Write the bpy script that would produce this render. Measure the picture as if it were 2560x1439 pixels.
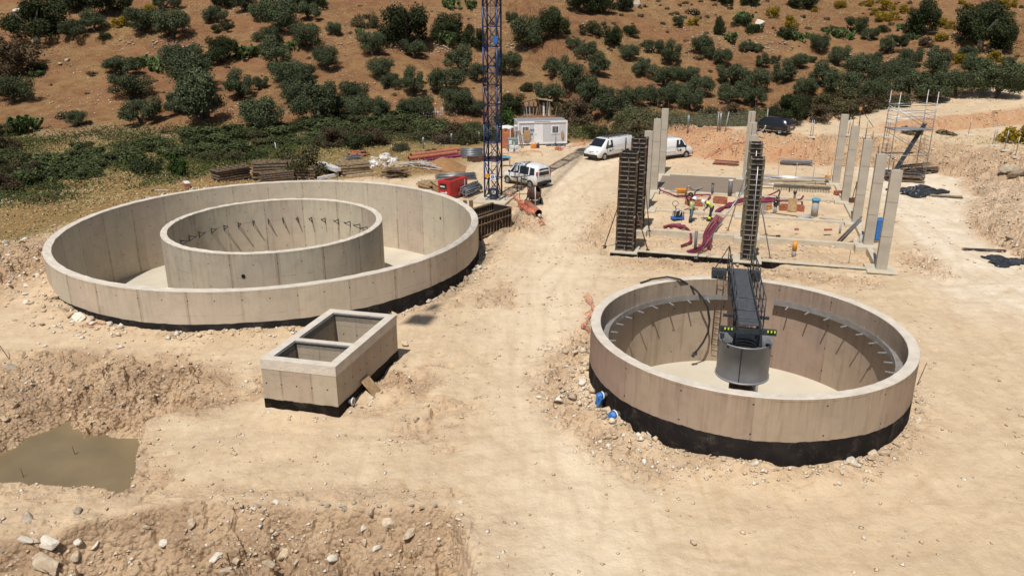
import bpy, bmesh, math, random
import numpy as np
from mathutils import Vector, Matrix
for o in list(bpy.data.objects): bpy.data.objects.remove(o)
S = bpy.context.scene
R = math.radians
# ---------------------------------------------------------------- camera
CAM_H = 14.0; PITCH = 0.3428; FPX = 1984.1
cd = bpy.data.cameras.new('camera'); cam = bpy.data.objects.new('camera', cd)
S.collection.objects.link(cam); S.camera = cam
cam.location = (0, 0, CAM_H); cam.rotation_euler = (math.pi/2 - PITCH, 0, 0)
cd.sensor_width = 36; cd.lens = 36*FPX/2560; cd.clip_end = 3000; cd.clip_start = 0.1
# ---------------------------------------------------------------- sky and sun
SUN_AZ = R(21.5); SUN_EL = R(62)          # azimuth in which the shadows point (from +Y towards +X)
w = bpy.data.worlds.new('World'); S.world = w; w.use_nodes = True
nt = w.node_tree; bg = nt.nodes['Background']; sky = nt.nodes.new('ShaderNodeTexSky')
sky.sky_type = 'NISHITA'; sky.sun_disc = False; sky.sun_elevation = SUN_EL
sky.sun_rotation = SUN_AZ + math.pi; sky.altitude = 300; sky.air_density = 1.0; sky.dust_density = 1.5
bg.inputs['Strength'].default_value = 0.065
nt.links.new(sky.outputs[0], bg.inputs[0])
sl = bpy.data.lights.new('sun', 'SUN'); sl.energy = 4.3; sl.angle = R(0.53); sl.color = (1, .965, .915)
sun = bpy.data.objects.new('sun', sl); S.collection.objects.link(sun)
sd = Vector((math.sin(SUN_AZ)*math.cos(SUN_EL), math.cos(SUN_AZ)*math.cos(SUN_EL), -math.sin(SUN_EL)))
sun.rotation_euler = sd.to_track_quat('-Z', 'Y').to_euler(); sun.location = (-20, -20, 60)
S.view_settings.view_transform = 'Standard'; S.view_settings.look = 'None'
S.view_settings.exposure = 0.0; S.view_settings.gamma = 1
S.render.engine = 'CYCLES'; S.cycles.max_bounces = 5; S.cycles.diffuse_bounces = 3
S.cycles.transparent_max_bounces = 6
S.render.resolution_x = 1024; S.render.resolution_y = 575

rnd = random.Random(7)
# ---------------------------------------------------------------- helpers
def lk(o, parent=None):
    S.collection.objects.link(o)
    if parent is not None: o.parent = parent
    return o
def tag(o, label=None, cat=None, group=None, kind=None):
    if label: o['label'] = label
    if cat: o['category'] = cat
    if group: o['group'] = group
    if kind: o['kind'] = kind
    return o
def thing(name, label, cat, loc=(0,0,0), rz=0, group=None):
    o = bpy.data.objects.new(name, None); o.empty_display_size = .2; lk(o)
    o.location = loc; o.rotation_euler = (0, 0, rz)
    return tag(o, label, cat, group)
class MB:
    def __init__(s): s.v=[]; s.f=[]; s.m=[]; s.uv=[]; s.sm=[]; s.hasuv=False
    def face(s, idx, m=0, uv=None, smooth=False):
        s.f.append(tuple(idx)); s.m.append(m); s.sm.append(smooth)
        s.uv.append(uv if uv else [(0,0)]*len(idx)); s.hasuv |= bool(uv)
    def pts(s, P):
        b = len(s.v); s.v += [tuple(map(float, q)) for q in P]; return b
    def quad(s, P, m=0, uv=None):
        b = s.pts(P); s.face(range(b, b+len(P)), m, uv); return s
    def box(s, c, d, rz=0, m=0, rx=0, ry=0):
        M = Matrix.Translation(c) @ Matrix.Rotation(rz,4,'Z') @ Matrix.Rotation(ry,4,'Y') @ Matrix.Rotation(rx,4,'X')
        hx,hy,hz = d[0]/2,d[1]/2,d[2]/2
        P = [M @ Vector((x,y,z)) for x in(-hx,hx) for y in(-hy,hy) for z in(-hz,hz)]
        b = s.pts(P)
        for q in ((0,1,3,2),(4,6,7,5),(0,4,5,1),(2,3,7,6),(0,2,6,4),(1,5,7,3)): s.face([b+i for i in q], m)
        return s
    def bar(s, a, b, wd=.05, h=None, m=0):
        a=Vector(a); b=Vector(b); d=b-a; L=d.length
        if L<1e-6: return s
        q = d.to_track_quat('X','Z').to_matrix().to_4x4(); h = h or wd
        M = Matrix.Translation((a+b)/2) @ q
        P = [M @ Vector((x*L/2,y*wd/2,z*h/2)) for x in(-1,1) for y in(-1,1) for z in(-1,1)]
        k = s.pts(P)
        for f in ((0,1,3,2),(4,6,7,5),(0,4,5,1),(2,3,7,6),(0,2,6,4),(1,5,7,3)): s.face([k+i for i in f], m)
        return s
    def tube(s, pts, r, n=8, m=0, cap=True, smooth=True):
        pts=[Vector(p) for p in pts]; N=len(pts)
        rr = r if isinstance(r,(list,tuple)) else [r]*N
        rings=[]; up=None
        for i,p in enumerate(pts):
            d=(pts[min(i+1,N-1)]-pts[max(i-1,0)]).normalized()
            if up is None: up = Vector((0,0,1)) if abs(d.z)<.9 else Vector((1,0,0))
            x=d.cross(up)
            if x.length<1e-4: x=d.orthogonal()
            x.normalize(); y=x.cross(d).normalized(); up=y
            rings.append(s.pts([p+(x*math.cos(2*math.pi*k/n)+y*math.sin(2*math.pi*k/n))*rr[i] for k in range(n)]))
        for i in range(N-1):
            for k in range(n):
                s.face((rings[i]+k, rings[i]+(k+1)%n, rings[i+1]+(k+1)%n, rings[i+1]+k), m, None, smooth)
        if cap:
            s.face([rings[0]+k for k in range(n)][::-1], m); s.face([rings[-1]+k for k in range(n)], m)
        return s
    def lathe(s, prof, c=(0,0,0), n=24, m=0, smooth=True, a0=0, a1=2*math.pi, axis='Z'):
        full = abs(a1-a0-2*math.pi)<1e-6; K = n if full else n+1; rings=[]
        for (r,z) in prof:
            P=[]
            for k in range(K):
                a=a0+(a1-a0)*k/n; x,y=r*math.cos(a),r*math.sin(a)
                q = (x,y,z) if axis=='Z' else ((z,x,y) if axis=='X' else (x,z,y))
                P.append((c[0]+q[0],c[1]+q[1],c[2]+q[2]))
            rings.append(s.pts(P))
        for i in range(len(prof)-1):
            for k in range(n):
                j=(k+1)%K; s.face((rings[i]+k,rings[i]+j,rings[i+1]+j,rings[i+1]+k), m, None, smooth)
        return s
    def build(s, name, mats, parent=None, bevel=0, loc=None, rz=0, fix=True):
        me = bpy.data.meshes.new(name); me.from_pydata(s.v, [], s.f)
        if not isinstance(mats,(list,tuple)): mats=[mats]
        for m in mats: me.materials.append(m)
        me.polygons.foreach_set('material_index', s.m); me.polygons.foreach_set('use_smooth', s.sm)
        if s.hasuv:
            L=me.uv_layers.new(name='UVMap'); L.data.foreach_set('uv', [c for f in s.uv for q in f for c in q])
        me.update()
        if fix:
            b=bmesh.new(); b.from_mesh(me); bmesh.ops.recalc_face_normals(b, faces=b.faces); b.to_mesh(me); b.free()
        o = bpy.data.objects.new(name, me); lk(o, parent)
        if loc is not None: o.location = loc
        o.rotation_euler = (0,0,rz)
        if bevel:
            md=o.modifiers.new('bevel','BEVEL'); md.width=bevel; md.segments=2; md.limit_method='ANGLE'
        return o
def clone(o, loc=None, rz=None, label=None, parent=None, group=None):
    c=o.copy(); S.collection.objects.link(c)
    if parent is not None: c.parent=parent
    if loc is not None: c.location=loc
    if rz is not None: c.rotation_euler=(0,0,rz)
    if label: c['label']=label
    if group: c['group']=group
    for ch in list(o.children): clone(ch, parent=c)
    return c
# ---------------------------------------------------------------- materials
def mat(name, col, rough=.7, metal=0., var=.0, scale=4., bump=0., col2=None, spec=.5, island=0., coat=0., bscale=None, detail=6., contrast=(.35,.65)):
    m=bpy.data.materials.new(name); m.use_nodes=True; n=m.node_tree; b=n.nodes['Principled BSDF']
    b.inputs['Roughness'].default_value=rough; b.inputs['Metallic'].default_value=metal
    b.inputs['Specular IOR Level'].default_value=spec; b.inputs['Coat Weight'].default_value=coat
    b.inputs['Base Color'].default_value=(*col,1)
    N=n.nodes.new; K=n.links.new
    tc=N('ShaderNodeTexCoord'); co=tc.outputs['Object']
    src=None
    if col2 or var:
        nz=N('ShaderNodeTexNoise'); nz.inputs['Scale'].default_value=scale; nz.inputs['Detail'].default_value=detail
        K(co,nz.inputs['Vector'])
        rp=N('ShaderNodeValToRGB'); rp.color_ramp.elements[0].position=contrast[0]; rp.color_ramp.elements[1].position=contrast[1]
        c2=col2 or tuple(c*(1+var) for c in col); c1=col if col2 else tuple(c*(1-var) for c in col)
        rp.color_ramp.elements[0].color=(*c1,1); rp.color_ramp.elements[1].color=(*c2,1)
        K(nz.outputs['Fac'],rp.inputs['Fac']); src=rp.outputs['Color']
    if island:
        g=N('ShaderNodeNewGeometry'); mr=N('ShaderNodeMapRange'); K(g.outputs['Random Per Island'],mr.inputs['Value'])
        mr.inputs['To Min'].default_value=1-island; mr.inputs['To Max'].default_value=1+island
        oi=N('ShaderNodeObjectInfo'); m2=N('ShaderNodeMapRange'); K(oi.outputs['Random'],m2.inputs['Value'])
        m2.inputs['To Min'].default_value=1-island*.4; m2.inputs['To Max'].default_value=1+island*.4
        mu=N('ShaderNodeMath'); mu.operation='MULTIPLY'; K(mr.outputs[0],mu.inputs[0]); K(m2.outputs[0],mu.inputs[1])
        vm=N('ShaderNodeVectorMath'); vm.operation='SCALE'
        if src: K(src,vm.inputs[0])
        else: vm.inputs[0].default_value=col
        K(mu.outputs[0],vm.inputs['Scale']); src=vm.outputs[0]
    if src: K(src,b.inputs['Base Color'])
    if bump:
        nb=N('ShaderNodeTexNoise'); nb.inputs['Scale'].default_value=bscale or scale*3; nb.inputs['Detail'].default_value=8
        K(co,nb.inputs['Vector']); bp=N('ShaderNodeBump'); bp.inputs['Strength'].default_value=bump; bp.inputs['Distance'].default_value=.05
        K(nb.outputs['Fac'],bp.inputs['Height']); K(bp.outputs[0],b.inputs['Normal'])
    return m
def srgb(r,g,b):
    f=lambda c:(c/255/12.92 if c/255<=.04045 else ((c/255+.055)/1.055)**2.4)
    return (f(r),f(g),f(b))
class NB:   # tiny node helper
    def __init__(s,m): s.t=m.node_tree; s.b=s.t.nodes['Principled BSDF']
    def n(s,k,**kw):
        x=s.t.nodes.new('ShaderNode'+k)
        for a,v in kw.items(): setattr(x,a,v)
        return x
    def l(s,a,b): s.t.links.new(a,b)
    def m(s,op,a,b=None,c=None,clamp=False):
        x=s.n('Math',operation=op); x.use_clamp=clamp
        for i,v in enumerate((a,b,c)):
            if v is None: continue
            if isinstance(v,(int,float)): x.inputs[i].default_value=v
            else: s.l(v,x.inputs[i])
        return x.outputs[0]
    def mix(s,f,a,b,mode='MIX'):
        x=s.n('Mix',data_type='RGBA',blend_type=mode)
        for i,v in ((0,f),(6,a),(7,b)):
            if isinstance(v,(int,float)): x.inputs[i].default_value=v
            elif isinstance(v,tuple): x.inputs[i].default_value=(*v,1)
            else: s.l(v,x.inputs[i])
        return x.outputs[2]
    def noise(s,vec,scale,detail=5,rough=.55,dist=0):
        x=s.n('TexNoise'); x.inputs['Scale'].default_value=scale; x.inputs['Detail'].default_value=detail
        x.inputs['Roughness'].default_value=rough; x.inputs['Distortion'].default_value=dist; s.l(vec,x.inputs['Vector']); return x.outputs['Fac']
    def mr(s,v,a,b,c=0.,d=1.):
        x=s.n('MapRange'); s.l(v,x.inputs[0])
        for i,q in enumerate((a,b,c,d)): x.inputs[i+1].default_value=q
        return x.outputs[0]
    def smap(s,vec,sc):
        x=s.n('Mapping'); x.inputs['Scale'].default_value=sc; s.l(vec,x.inputs['Vector']); return x.outputs[0]

def concrete(name, base, pw=2.4, ph=1.35, tint=.08, light=None, seamw=.03, seam=.45, streak=.35, off=0., hole=True, pink=(1.03,.985,.97), green=(.98,1.0,.96), band=0):
    """board-formed wall concrete; UV in metres (u along the wall, v height)"""
    m=bpy.data.materials.new(name); m.use_nodes=True; q=NB(m)
    uv=q.n('UVMap').outputs[0]; sp=q.n('SeparateXYZ'); q.l(uv,sp.inputs[0]); u=q.m('ADD',sp.outputs[0],off); v=sp.outputs[1]
    obj=q.n('TexCoord').outputs['Object']
    cell=q.m('FLOOR',q.m('DIVIDE',u,pw)); fr=q.m('FRACT',q.m('DIVIDE',u,pw))
    wn=q.n('TexWhiteNoise',noise_dimensions='1D'); q.l(cell,wn.inputs['W'])
    rowv=q.m('FLOOR',q.m('DIVIDE',v,ph*2)); wn2=q.n('TexWhiteNoise',noise_dimensions='1D'); q.l(q.m('ADD',q.m('MULTIPLY',cell,3.7),rowv),wn2.inputs['W'])
    b1=tuple(c*(1-tint)*p for c,p in zip(base,pink)); b2=tuple(c*(1+tint)*p for c,p in zip(base,green))
    c=q.mix(wn.outputs['Value'],b1,b2)
    n1=q.noise(obj,.55,6,.6,.4); c=q.mix(q.mr(n1,.35,.7),c,q.mix(1.0,c,(1.16,1.13,1.1),'MULTIPLY'))
    n2=q.noise(obj,1.7,5,.6); c=q.mix(q.mr(n2,.5,.72,0,.55),c,q.mix(1.0,c,(.84,.83,.79),'MULTIPLY'))
    n3=q.noise(obj,.9,7,.68,1.2); c=q.mix(q.mr(n3,.5,.66,0,.4),c,q.mix(1.0,c,(.82,.79,.74),'MULTIPLY'))
    # vertical run-off stains, stronger towards the top
    st=q.noise(q.smap(uv,(3.2,.22,1)),1.0,6,.65); stm=q.m('MULTIPLY',q.mr(st,.52,.75,0,streak),1.0)
    c=q.mix(stm,c,q.mix(1.0,c,(.62,.6,.55),'MULTIPLY'))
    st2=q.noise(q.smap(uv,(9,.3,1)),1.0,4,.6); c=q.mix(q.mr(st2,.55,.8,0,streak*.7),c,q.mix(1.0,c,(.75,.73,.7),'MULTIPLY'))
    # dirt running down from the rim and a broken cold joint just under it
    dr=q.noise(q.smap(uv,(5.5,.1,1)),1.0,5,.7); topm=q.m('MULTIPLY',q.mr(v,4.1,5.0,0,1),q.mr(dr,.42,.68,0,.8*min(1,streak*1.4)))
    c=q.mix(topm,c,q.mix(1.0,c,(.6,.57,.52),'MULTIPLY'))
    cj=q.m('MULTIPLY',q.m('LESS_THAN',q.m('ABSOLUTE',q.m('SUBTRACT',v,q.m('ADD',4.86,q.m('MULTIPLY',dr,.05)))),.012),q.m('GREATER_THAN',q.noise(q.smap(uv,(.8,.8,1)),1.0,3),.5)); c=q.mix(q.m('MULTIPLY',cj,.6),c,q.mix(1.0,c,(.5,.46,.42),'MULTIPLY'))
    # pale lime patches
    lp=q.noise(q.smap(uv,(.9,.5,1)),1.0,6,.7,.6); c=q.mix(q.mr(lp,.6,.74,0,.5),c,q.mix(1.0,c,(1.18,1.17,1.16),'MULTIPLY'))
    # panel joints
    d=q.m('MULTIPLY',q.m('MINIMUM',fr,q.m('SUBTRACT',1.0,fr)),pw)
    wob=q.noise(q.smap(uv,(1,2.2,1)),1.2,3); jw=q.m('MULTIPLY',q.mr(wob,.3,.7,.5,1.8),seamw)
    line=q.m('LESS_THAN',d,jw)
    heavy=q.mr(wn2.outputs['Value'],0,1,.25,1)
    vv=q.m('ABSOLUTE',q.m('SUBTRACT',q.m('FRACT',q.m('DIVIDE',q.m('ADD',v,q.m('MULTIPLY',wob,.12)),ph*2)),.5))
    hl=q.m('MULTIPLY',q.m('LESS_THAN',vv,.004/ph*2),q.mr(wob,.45,.6,0,.8))
    c=q.mix(q.m('MULTIPLY',q.m('MAXIMUM',q.m('MULTIPLY',line,heavy),hl),seam),c,q.mix(1.0,c,(.48,.45,.41),'MULTIPLY'))
    if band:  # a few joints are wide filler strips
        s3=q.m('MULTIPLY',q.m('LESS_THAN',d,.13),q.m('GREATER_THAN',wn2.outputs['Value'],1-band))
        c=q.mix(q.m('MULTIPLY',s3,.45),c,q.mix(1.0,c,(.66,.6,.56),'MULTIPLY'))
    if hole:
        hu=q.m('MULTIPLY',q.m('SUBTRACT',q.m('FRACT',q.m('DIVIDE',q.m('ADD',u,pw/4),pw/2)),.5),pw/2)
        hv=q.m('MULTIPLY',q.m('SUBTRACT',q.m('FRACT',q.m('DIVIDE',v,ph)),.5),ph)
        hd=q.m('SQRT',q.m('ADD',q.m('MULTIPLY',hu,hu),q.m('MULTIPLY',hv,hv)))
        c=q.mix(q.m('LESS_THAN',hd,.032),c,(.05,.04,.035))
    fine=q.noise(obj,22,5,.7); c=q.mix(q.mr(fine,.3,.7,0,.22),c,q.mix(1.0,c,(.72,.72,.7),'MULTIPLY'))
    q.l(c,q.b.inputs['Base Color']); q.b.inputs['Roughness'].default_value=.85; q.b.inputs['Specular IOR Level'].default_value=.25
    bp=q.n('Bump'); bp.inputs['Strength'].default_value=.35; bp.inputs['Distance'].default_value=.02
    hgt=q.m('SUBTRACT',q.m('ADD',fine,q.m('MULTIPLY',n2,1.5)),q.m('MULTIPLY',line,1.5)); q.l(hgt,bp.inputs['Height']); q.l(bp.outputs[0],q.b.inputs['Normal'])
    return m
M={}
M['big_conc']=concrete('tank_concrete',srgb(190,178,161),2.42,1.3,.07,seam=.62,streak=.42,band=.22)
M['inner_conc']=concrete('ring_concrete',srgb(180,169,152),2.45,1.25,.08,seam=.8,streak=.65,off=.7,band=.3,seamw=.028)
M['r_conc']=concrete('warm_concrete',srgb(161,144,130),4.6,1.05,.1,seam=.5,streak=.85,off=1.1,pink=(1.04,.96,.94),green=(1.0,1.02,.94))
M['box_conc']=concrete('box_concrete',srgb(177,163,145),1.2,.9,.06,seam=.5,streak=.45,off=.3)
M['col_conc']=mat('column_concrete',srgb(172,163,147),.85,var=.13,scale=1.1,bump=.25,bscale=14)
M['rim']=mat('rim_concrete',srgb(203,192,176),.85,var=.09,scale=2.2,bump=.5,bscale=9,detail=8)
M['floor_c']=mat('floor_screed',srgb(196,186,166),.9,var=.07,scale=.5,bump=.1,bscale=8)
M['bitumen']=mat('bitumen_coat',(.008,.006,.005),.75,spec=.12,col2=(.02,.014,.011),scale=1.3,bump=.12,bscale=7,contrast=(.45,.75))
M['beam']=mat('beam_concrete',srgb(192,180,158),.9,var=.1,scale=1.6,bump=.4,bscale=9)
M['steel']=mat('galvanised_steel',(.34,.35,.36),.45,.75,var=.15,scale=6)
M['steel_l']=mat('bright_steel',(.55,.56,.57),.4,.6,var=.1,scale=6)
M['weir']=mat('dull_weir_steel',(.27,.25,.235),.6,.2,var=.15,scale=3)
M['dark_steel']=mat('dark_painted_steel',(.05,.055,.06),.45,.2,var=.25,scale=5)
M['grey_steel']=mat('grey_painted_steel',(.3,.3,.31),.45,.3,var=.12,scale=2,bump=.05)
M['blue']=mat('crane_blue_paint',(.008,.024,.09),.4,.1,var=.25,scale=3)
M['rust']=mat('rusty_steel',(.16,.075,.04),.8,.2,col2=(.07,.04,.03),scale=5,bump=.3)
M['fw_dark']=mat('formwork_skin',(.022,.016,.013),.7,var=.4,scale=3,bump=.2)
M['fw_rib']=mat('formwork_ribs',srgb(158,150,136),.7,.1,col2=srgb(100,88,74),scale=7,bump=.2)
M['fw_rail']=mat('formwork_rails',srgb(105,78,58),.8,.2,col2=srgb(60,44,35),scale=6,bump=.2)
M['fw_olive']=mat('formwork_grey_rails',srgb(120,114,92),.7,.2,col2=srgb(90,84,68),scale=6,bump=.2)
M['wood']=mat('weathered_timber',srgb(150,126,98),.9,col2=srgb(98,80,62),scale=6,bump=.3)
M['wood_l']=mat('pale_timber',srgb(178,158,126),.9,col2=srgb(140,118,88),scale=6,bump=.3)
M['ply_dark']=mat('dark_plywood_skin',(.05,.045,.045),.5,var=.4,scale=3)
M['white']=mat('white_paint',(.78,.78,.77),.35,var=.03,scale=3,coat=.3)
M['white_m']=mat('white_plastic',(.7,.69,.66),.6,var=.06,scale=4)
M['cabin']=mat('cabin_panel',(.55,.55,.56),.6,var=.04,scale=1.5,bump=.05)
M['glass']=mat('dark_glass',(.015,.018,.02),.08,spec=.8)
M['rubber']=mat('black_rubber',(.02,.02,.02),.8,var=.3,scale=9)
M['blackp']=mat('black_paint',(.012,.012,.015),.25,coat=.5)
M['red']=mat('red_paint',(.42,.02,.018),.45,var=.15,scale=2.5,coat=.2)
M['orange']=mat('orange_plastic',(.62,.19,.05),.6,var=.1,scale=4)
M['orange_y']=mat('yellow_orange_plastic',(.68,.28,.03),.55,var=.1,scale=4)
M['orange_red']=mat('portable_toilet_orange',(.6,.13,.06),.6,var=.08,scale=4)
M['clay']=mat('terracotta_pipe',(.42,.145,.08),.65,var=.15,scale=3)
M['purple']=mat('maroon_corrugated_pipe',(.2,.025,.055),.5,var=.22,scale=5,bump=.3,bscale=50)
M['magenta']=mat('magenta_pipe',(.22,.03,.1),.5,var=.15,scale=5)
M['brick']=mat('brick_red',(.34,.12,.06),.9,var=.3,scale=9,bump=.3)
M['pvc']=mat('grey_pvc',(.13,.125,.125),.55,var=.15,scale=5)
M['pvc_l']=mat('light_grey_pipe',(.36,.35,.33),.6,var=.12,scale=5)
M['bluep']=mat('blue_plastic',(.02,.13,.42),.5,var=.15,scale=5)
M['blue_w']=mat('blue_wrap',(.03,.17,.5),.45,var=.3,scale=10,bump=.3)
M['cyan']=mat('light_blue_plastic',(.1,.32,.45),.5,var=.3,scale=8,bump=.3)
M['ibc']=mat('translucent_green_tank',(.2,.26,.22),.5,var=.1,scale=6)
M['tarp']=mat('black_plastic_sheet',(.03,.032,.035),.4,var=.4,scale=3,bump=.5,bscale=7)
M['sack']=mat('pale_sheet',(.55,.54,.52),.6,var=.15,scale=5,bump=.4)
M['card']=mat('brown_board',(.4,.26,.13),.9,var=.2,scale=6)
M['yellow']=mat('safety_yellow',(.65,.85,.04),.7,var=.06,scale=8)
M['jeans']=mat('denim',(.09,.13,.17),.9,var=.15,scale=10)
M['navy']=mat('dark_trousers',(.02,.022,.035),.9,var=.2,scale=10)
M['skin']=mat('skin',(.42,.22,.14),.6)
M['greysh']=mat('grey_shirt',(.3,.33,.36),.9,var=.1,scale=9)
M['slab']=mat('wet_screed',srgb(134,118,100),.75,var=.06,scale=1.2,bump=.15,bscale=10)
M['pitc']=mat('wet_concrete',srgb(132,114,84),.38,col2=srgb(116,101,74),scale=.5,bump=.06,bscale=5)
M['stone']=mat('pale_stone',srgb(206,188,160),.95,col2=srgb(174,150,122),scale=2.2,bump=.6,bscale=9,island=.15)
M['stone_w']=mat('white_stone',srgb(214,204,186),.95,var=.1,scale=2.5,bump=.5,bscale=9)
M['stone_g']=mat('grey_field_stone',srgb(176,162,142),.95,col2=srgb(138,126,108),scale=2,bump=.6,bscale=6,island=.2)
M['sand']=mat('builders_sand',srgb(150,112,72),.95,var=.12,scale=3,bump=.3)
M['bark']=mat('olive_bark',(.07,.055,.04),.95,var=.3,scale=8,bump=.5)
def leafmat(name,c,isl=.45,tr=.15):
    m=mat(name,c,.9,spec=.06,island=isl); q=NB(m)
    return m
M['olive']=leafmat('olive_leaves',(.074,.088,.044))
M['oak']=leafmat('dark_oak_leaves',(.038,.047,.02))
M['bushy']=leafmat('dull_brown_green_leaves',(.075,.072,.034))
M['fig']=leafmat('bright_green_leaves',(.05,.085,.02))
M['cactus']=leafmat('prickly_pear_pads',(.095,.135,.05),.35)
M['broom']=leafmat('yellow_broom_flowers',(.24,.17,.02),.4)
M['scrub']=leafmat('dry_scrub',(.15,.115,.065),.4)
M['weed']=leafmat('green_weeds',(.062,.078,.024),.5)
M['green']=leafmat('fresh_green_leaves',(.07,.084,.034),.5)
M['dry']=leafmat('dry_grass',(.36,.27,.13),.35)
M['reed']=leafmat('brown_thicket',(.085,.062,.036),.5)
q=NB(M['bitumen']); ob=q.n('TexCoord').outputs['Object']; src=q.b.inputs['Base Color'].links[0].from_socket
sp_=q.noise(ob,26,3,.8); du=q.noise(ob,1.6,7,.75,.5); dn=q.noise(q.smap(ob,(6,6,.6)),1.2,5,.7)
c_=q.mix(q.mr(du,.52,.72,0,.22),src,(.22,.17,.12)); c_=q.mix(q.mr(dn,.6,.75,0,.2),c_,(.16,.12,.085)); c_=q.mix(q.mr(sp_,.70,.74,0,.8),c_,(.4,.34,.27)); q.l(c_,q.b.inputs['Base Color'])
def dusty():
    m=mat('dusty_white_paint',(.76,.76,.75),.3,coat=.4); q=NB(m); ob=q.n('TexCoord').outputs['Object']; sp=q.n('SeparateXYZ'); q.l(ob,sp.inputs[0])
    n=q.noise(ob,3,6,.7); f=q.m('MULTIPLY',q.mr(sp.outputs[2],1.0,.35,0,1),q.mr(n,.35,.65,.25,1)); q.l(q.mix(q.m('MULTIPLY',f,.6),(.76,.76,.75),(.5,.4,.28)),q.b.inputs['Base Color']); q.l(q.m('ADD',q.m('MULTIPLY',f,.5),.25),q.b.inputs['Roughness']); return m
M['van']=dusty()
def netmat():
    m=mat('orange_safety_net',(.6,.17,.09),.8,var=.25,scale=6); q=NB(m)
    uv=q.n('UVMap').outputs[0]; sp=q.n('SeparateXYZ'); q.l(uv,sp.inputs[0])
    a=[q.m('LESS_THAN',q.m('FRACT',q.m('MULTIPLY',sp.outputs[i],k)),.24) for i,k in ((0,9),(1,13))]
    q.l(q.m('MAXIMUM',a[0],a[1]),q.b.inputs['Alpha']); return m
M['net']=netmat()
def wiremat():
    m=mat('wire_mesh',(.35,.36,.36),.5,.5); q=NB(m)
    uv=q.n('UVMap').outputs[0]; sp=q.n('SeparateXYZ'); q.l(uv,sp.inputs[0])
    a=[q.m('LESS_THAN',q.m('FRACT',q.m('MULTIPLY',sp.outputs[i],k)),.05) for i,k in ((0,9),(1,4))]
    q.l(q.m('MAXIMUM',a[0],a[1]),q.b.inputs['Alpha']); return m
M['wire']=wiremat()
# ---------------------------------------------------------------- terrain
RC=(8.94,27.91); RR=5.92; RZ=2.5            # round tank with the bridge
BC=(-13.93,45.2); BR=11.94; BZ=1.95; IR=6.23  # big tank with inner ring
BX=[(-9.075,26.055),(-6.2275,25.378),(-4.765,30.347),(-7.61,31.03)]; BXZ=2.0
UA=R(15.3); U=np.array([math.sin(UA),math.cos(UA)]); V=np.array([math.cos(UA),-math.sin(UA)])
O0=np.array([6.89,46.29])                    # centre of the first formwork column
UT=[0,5.05,10.6,17.1,23.8]; VT=[0,7.15,14.4]  # column grid along U and V
def bw(u,v,z=0): p=O0+U*u+V*v; return (float(p[0]),float(p[1]),z)
_rs=np.random.RandomState(3); _T=_rs.rand(256,256)
def vnoise(x,y):
    x=np.asarray(x,float); y=np.asarray(y,float); xi=np.floor(x).astype(int); yi=np.floor(y).astype(int)
    fx=x-xi; fy=y-yi; fx=fx*fx*(3-2*fx); fy=fy*fy*(3-2*fy); a=xi&255; b=yi&255; a1=(a+1)&255; b1=(b+1)&255
    return (_T[a,b]*(1-fx)+_T[a1,b]*fx)*(1-fy)+(_T[a,b1]*(1-fx)+_T[a1,b1]*fx)*fy
def fbm(x,y,o=4,g=.5):
    s=0;a=1;n=0
    for i in range(o): s=s+a*vnoise(x*2**i+17.3*i,y*2**i+5.1*i); n+=a; a*=g
    return s/n-.5
_J=_rs.rand(256,256,3)
def blocks(x,y):
    """broken-rock relief: tilted facets with a random height per cell"""
    x=np.asarray(x,float); y=np.asarray(y,float); xi=np.floor(x).astype(int); yi=np.floor(y).astype(int); best=np.full(x.shape,9.0); out=np.zeros(x.shape)
    for dx in(-1,0,1):
        for dy in(-1,0,1):
            j=_J[(xi+dx)&255,(yi+dy)&255]; ex=x-(xi+dx+.15+.7*j[...,0]); ey=y-(yi+dy+.15+.7*j[...,1]); d=np.hypot(ex,ey); u=d<best
            out=np.where(u,j[...,2]+ex*(j[...,0]-.5)*1.3+ey*(j[...,1]-.5)*1.3,out); best=np.where(u,d,best)
    return out-.5
def sm(a,b,t): t=np.clip((t-a)/(b-a),0,1); return t*t*(3-2*t)
def sdpoly(P,x,y):
    """signed distance to open polyline, positive on the left side of travel"""
    best=np.full(np.shape(x),1e9); sg=np.ones(np.shape(x))
    for (ax,ay),(bx,by) in zip(P[:-1],P[1:]):
        dx,dy=bx-ax,by-ay; t=np.clip(((x-ax)*dx+(y-ay)*dy)/(dx*dx+dy*dy),0,1)
        ex,ey=x-ax-t*dx,y-ay-t*dy; d=np.hypot(ex,ey); c=dx*(y-ay)-dy*(x-ax); u=d<best-1e-9
        best=np.where(u,d,best); sg=np.where(u,np.sign(c),sg)
    return best*sg
def sdclosed(P,x,y):
    best=np.full(np.shape(x),1e9); ins=np.zeros(np.shape(x),bool)
    for (ax,ay),(bx,by) in zip(P,P[1:]+P[:1]):
        dx,dy=bx-ax,by-ay; t=np.clip(((x-ax)*dx+(y-ay)*dy)/(dx*dx+dy*dy),0,1)
        best=np.minimum(best,np.hypot(x-ax-t*dx,y-ay-t*dy))
        cr=((ay>y)!=(by>y))&(x<(bx-ax)*(y-ay)/((by-ay) if by!=ay else 1e-9)+ax); ins^=cr
    return np.where(ins,best,-best)
FOOT=[(-30,260),(4,118),(11,93),(16,83),(20,76.5),(25,74),(31,73),(36,71.5),(38.6,67),(36,60),(32.5,54),(30.2,48.5),(30.5,43.5),(33,38),(40,30),(60,16),(120,-30)]
PIT=[(-23,16.5),(-18.6,25.1),(-17.5,27.3),(-16.3,26.4),(-14.1,26.3),(-13.4,25.3),(-13.0,24.0),(-12.6,22.6),(-12.25,21.2),(-16.1,21.75),(-20.0,20.9)]
CRE=[(-8,93.5),(20,82),(27,83.5),(36,90),(46,96),(62,99),(90,104),(150,115)]
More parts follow.
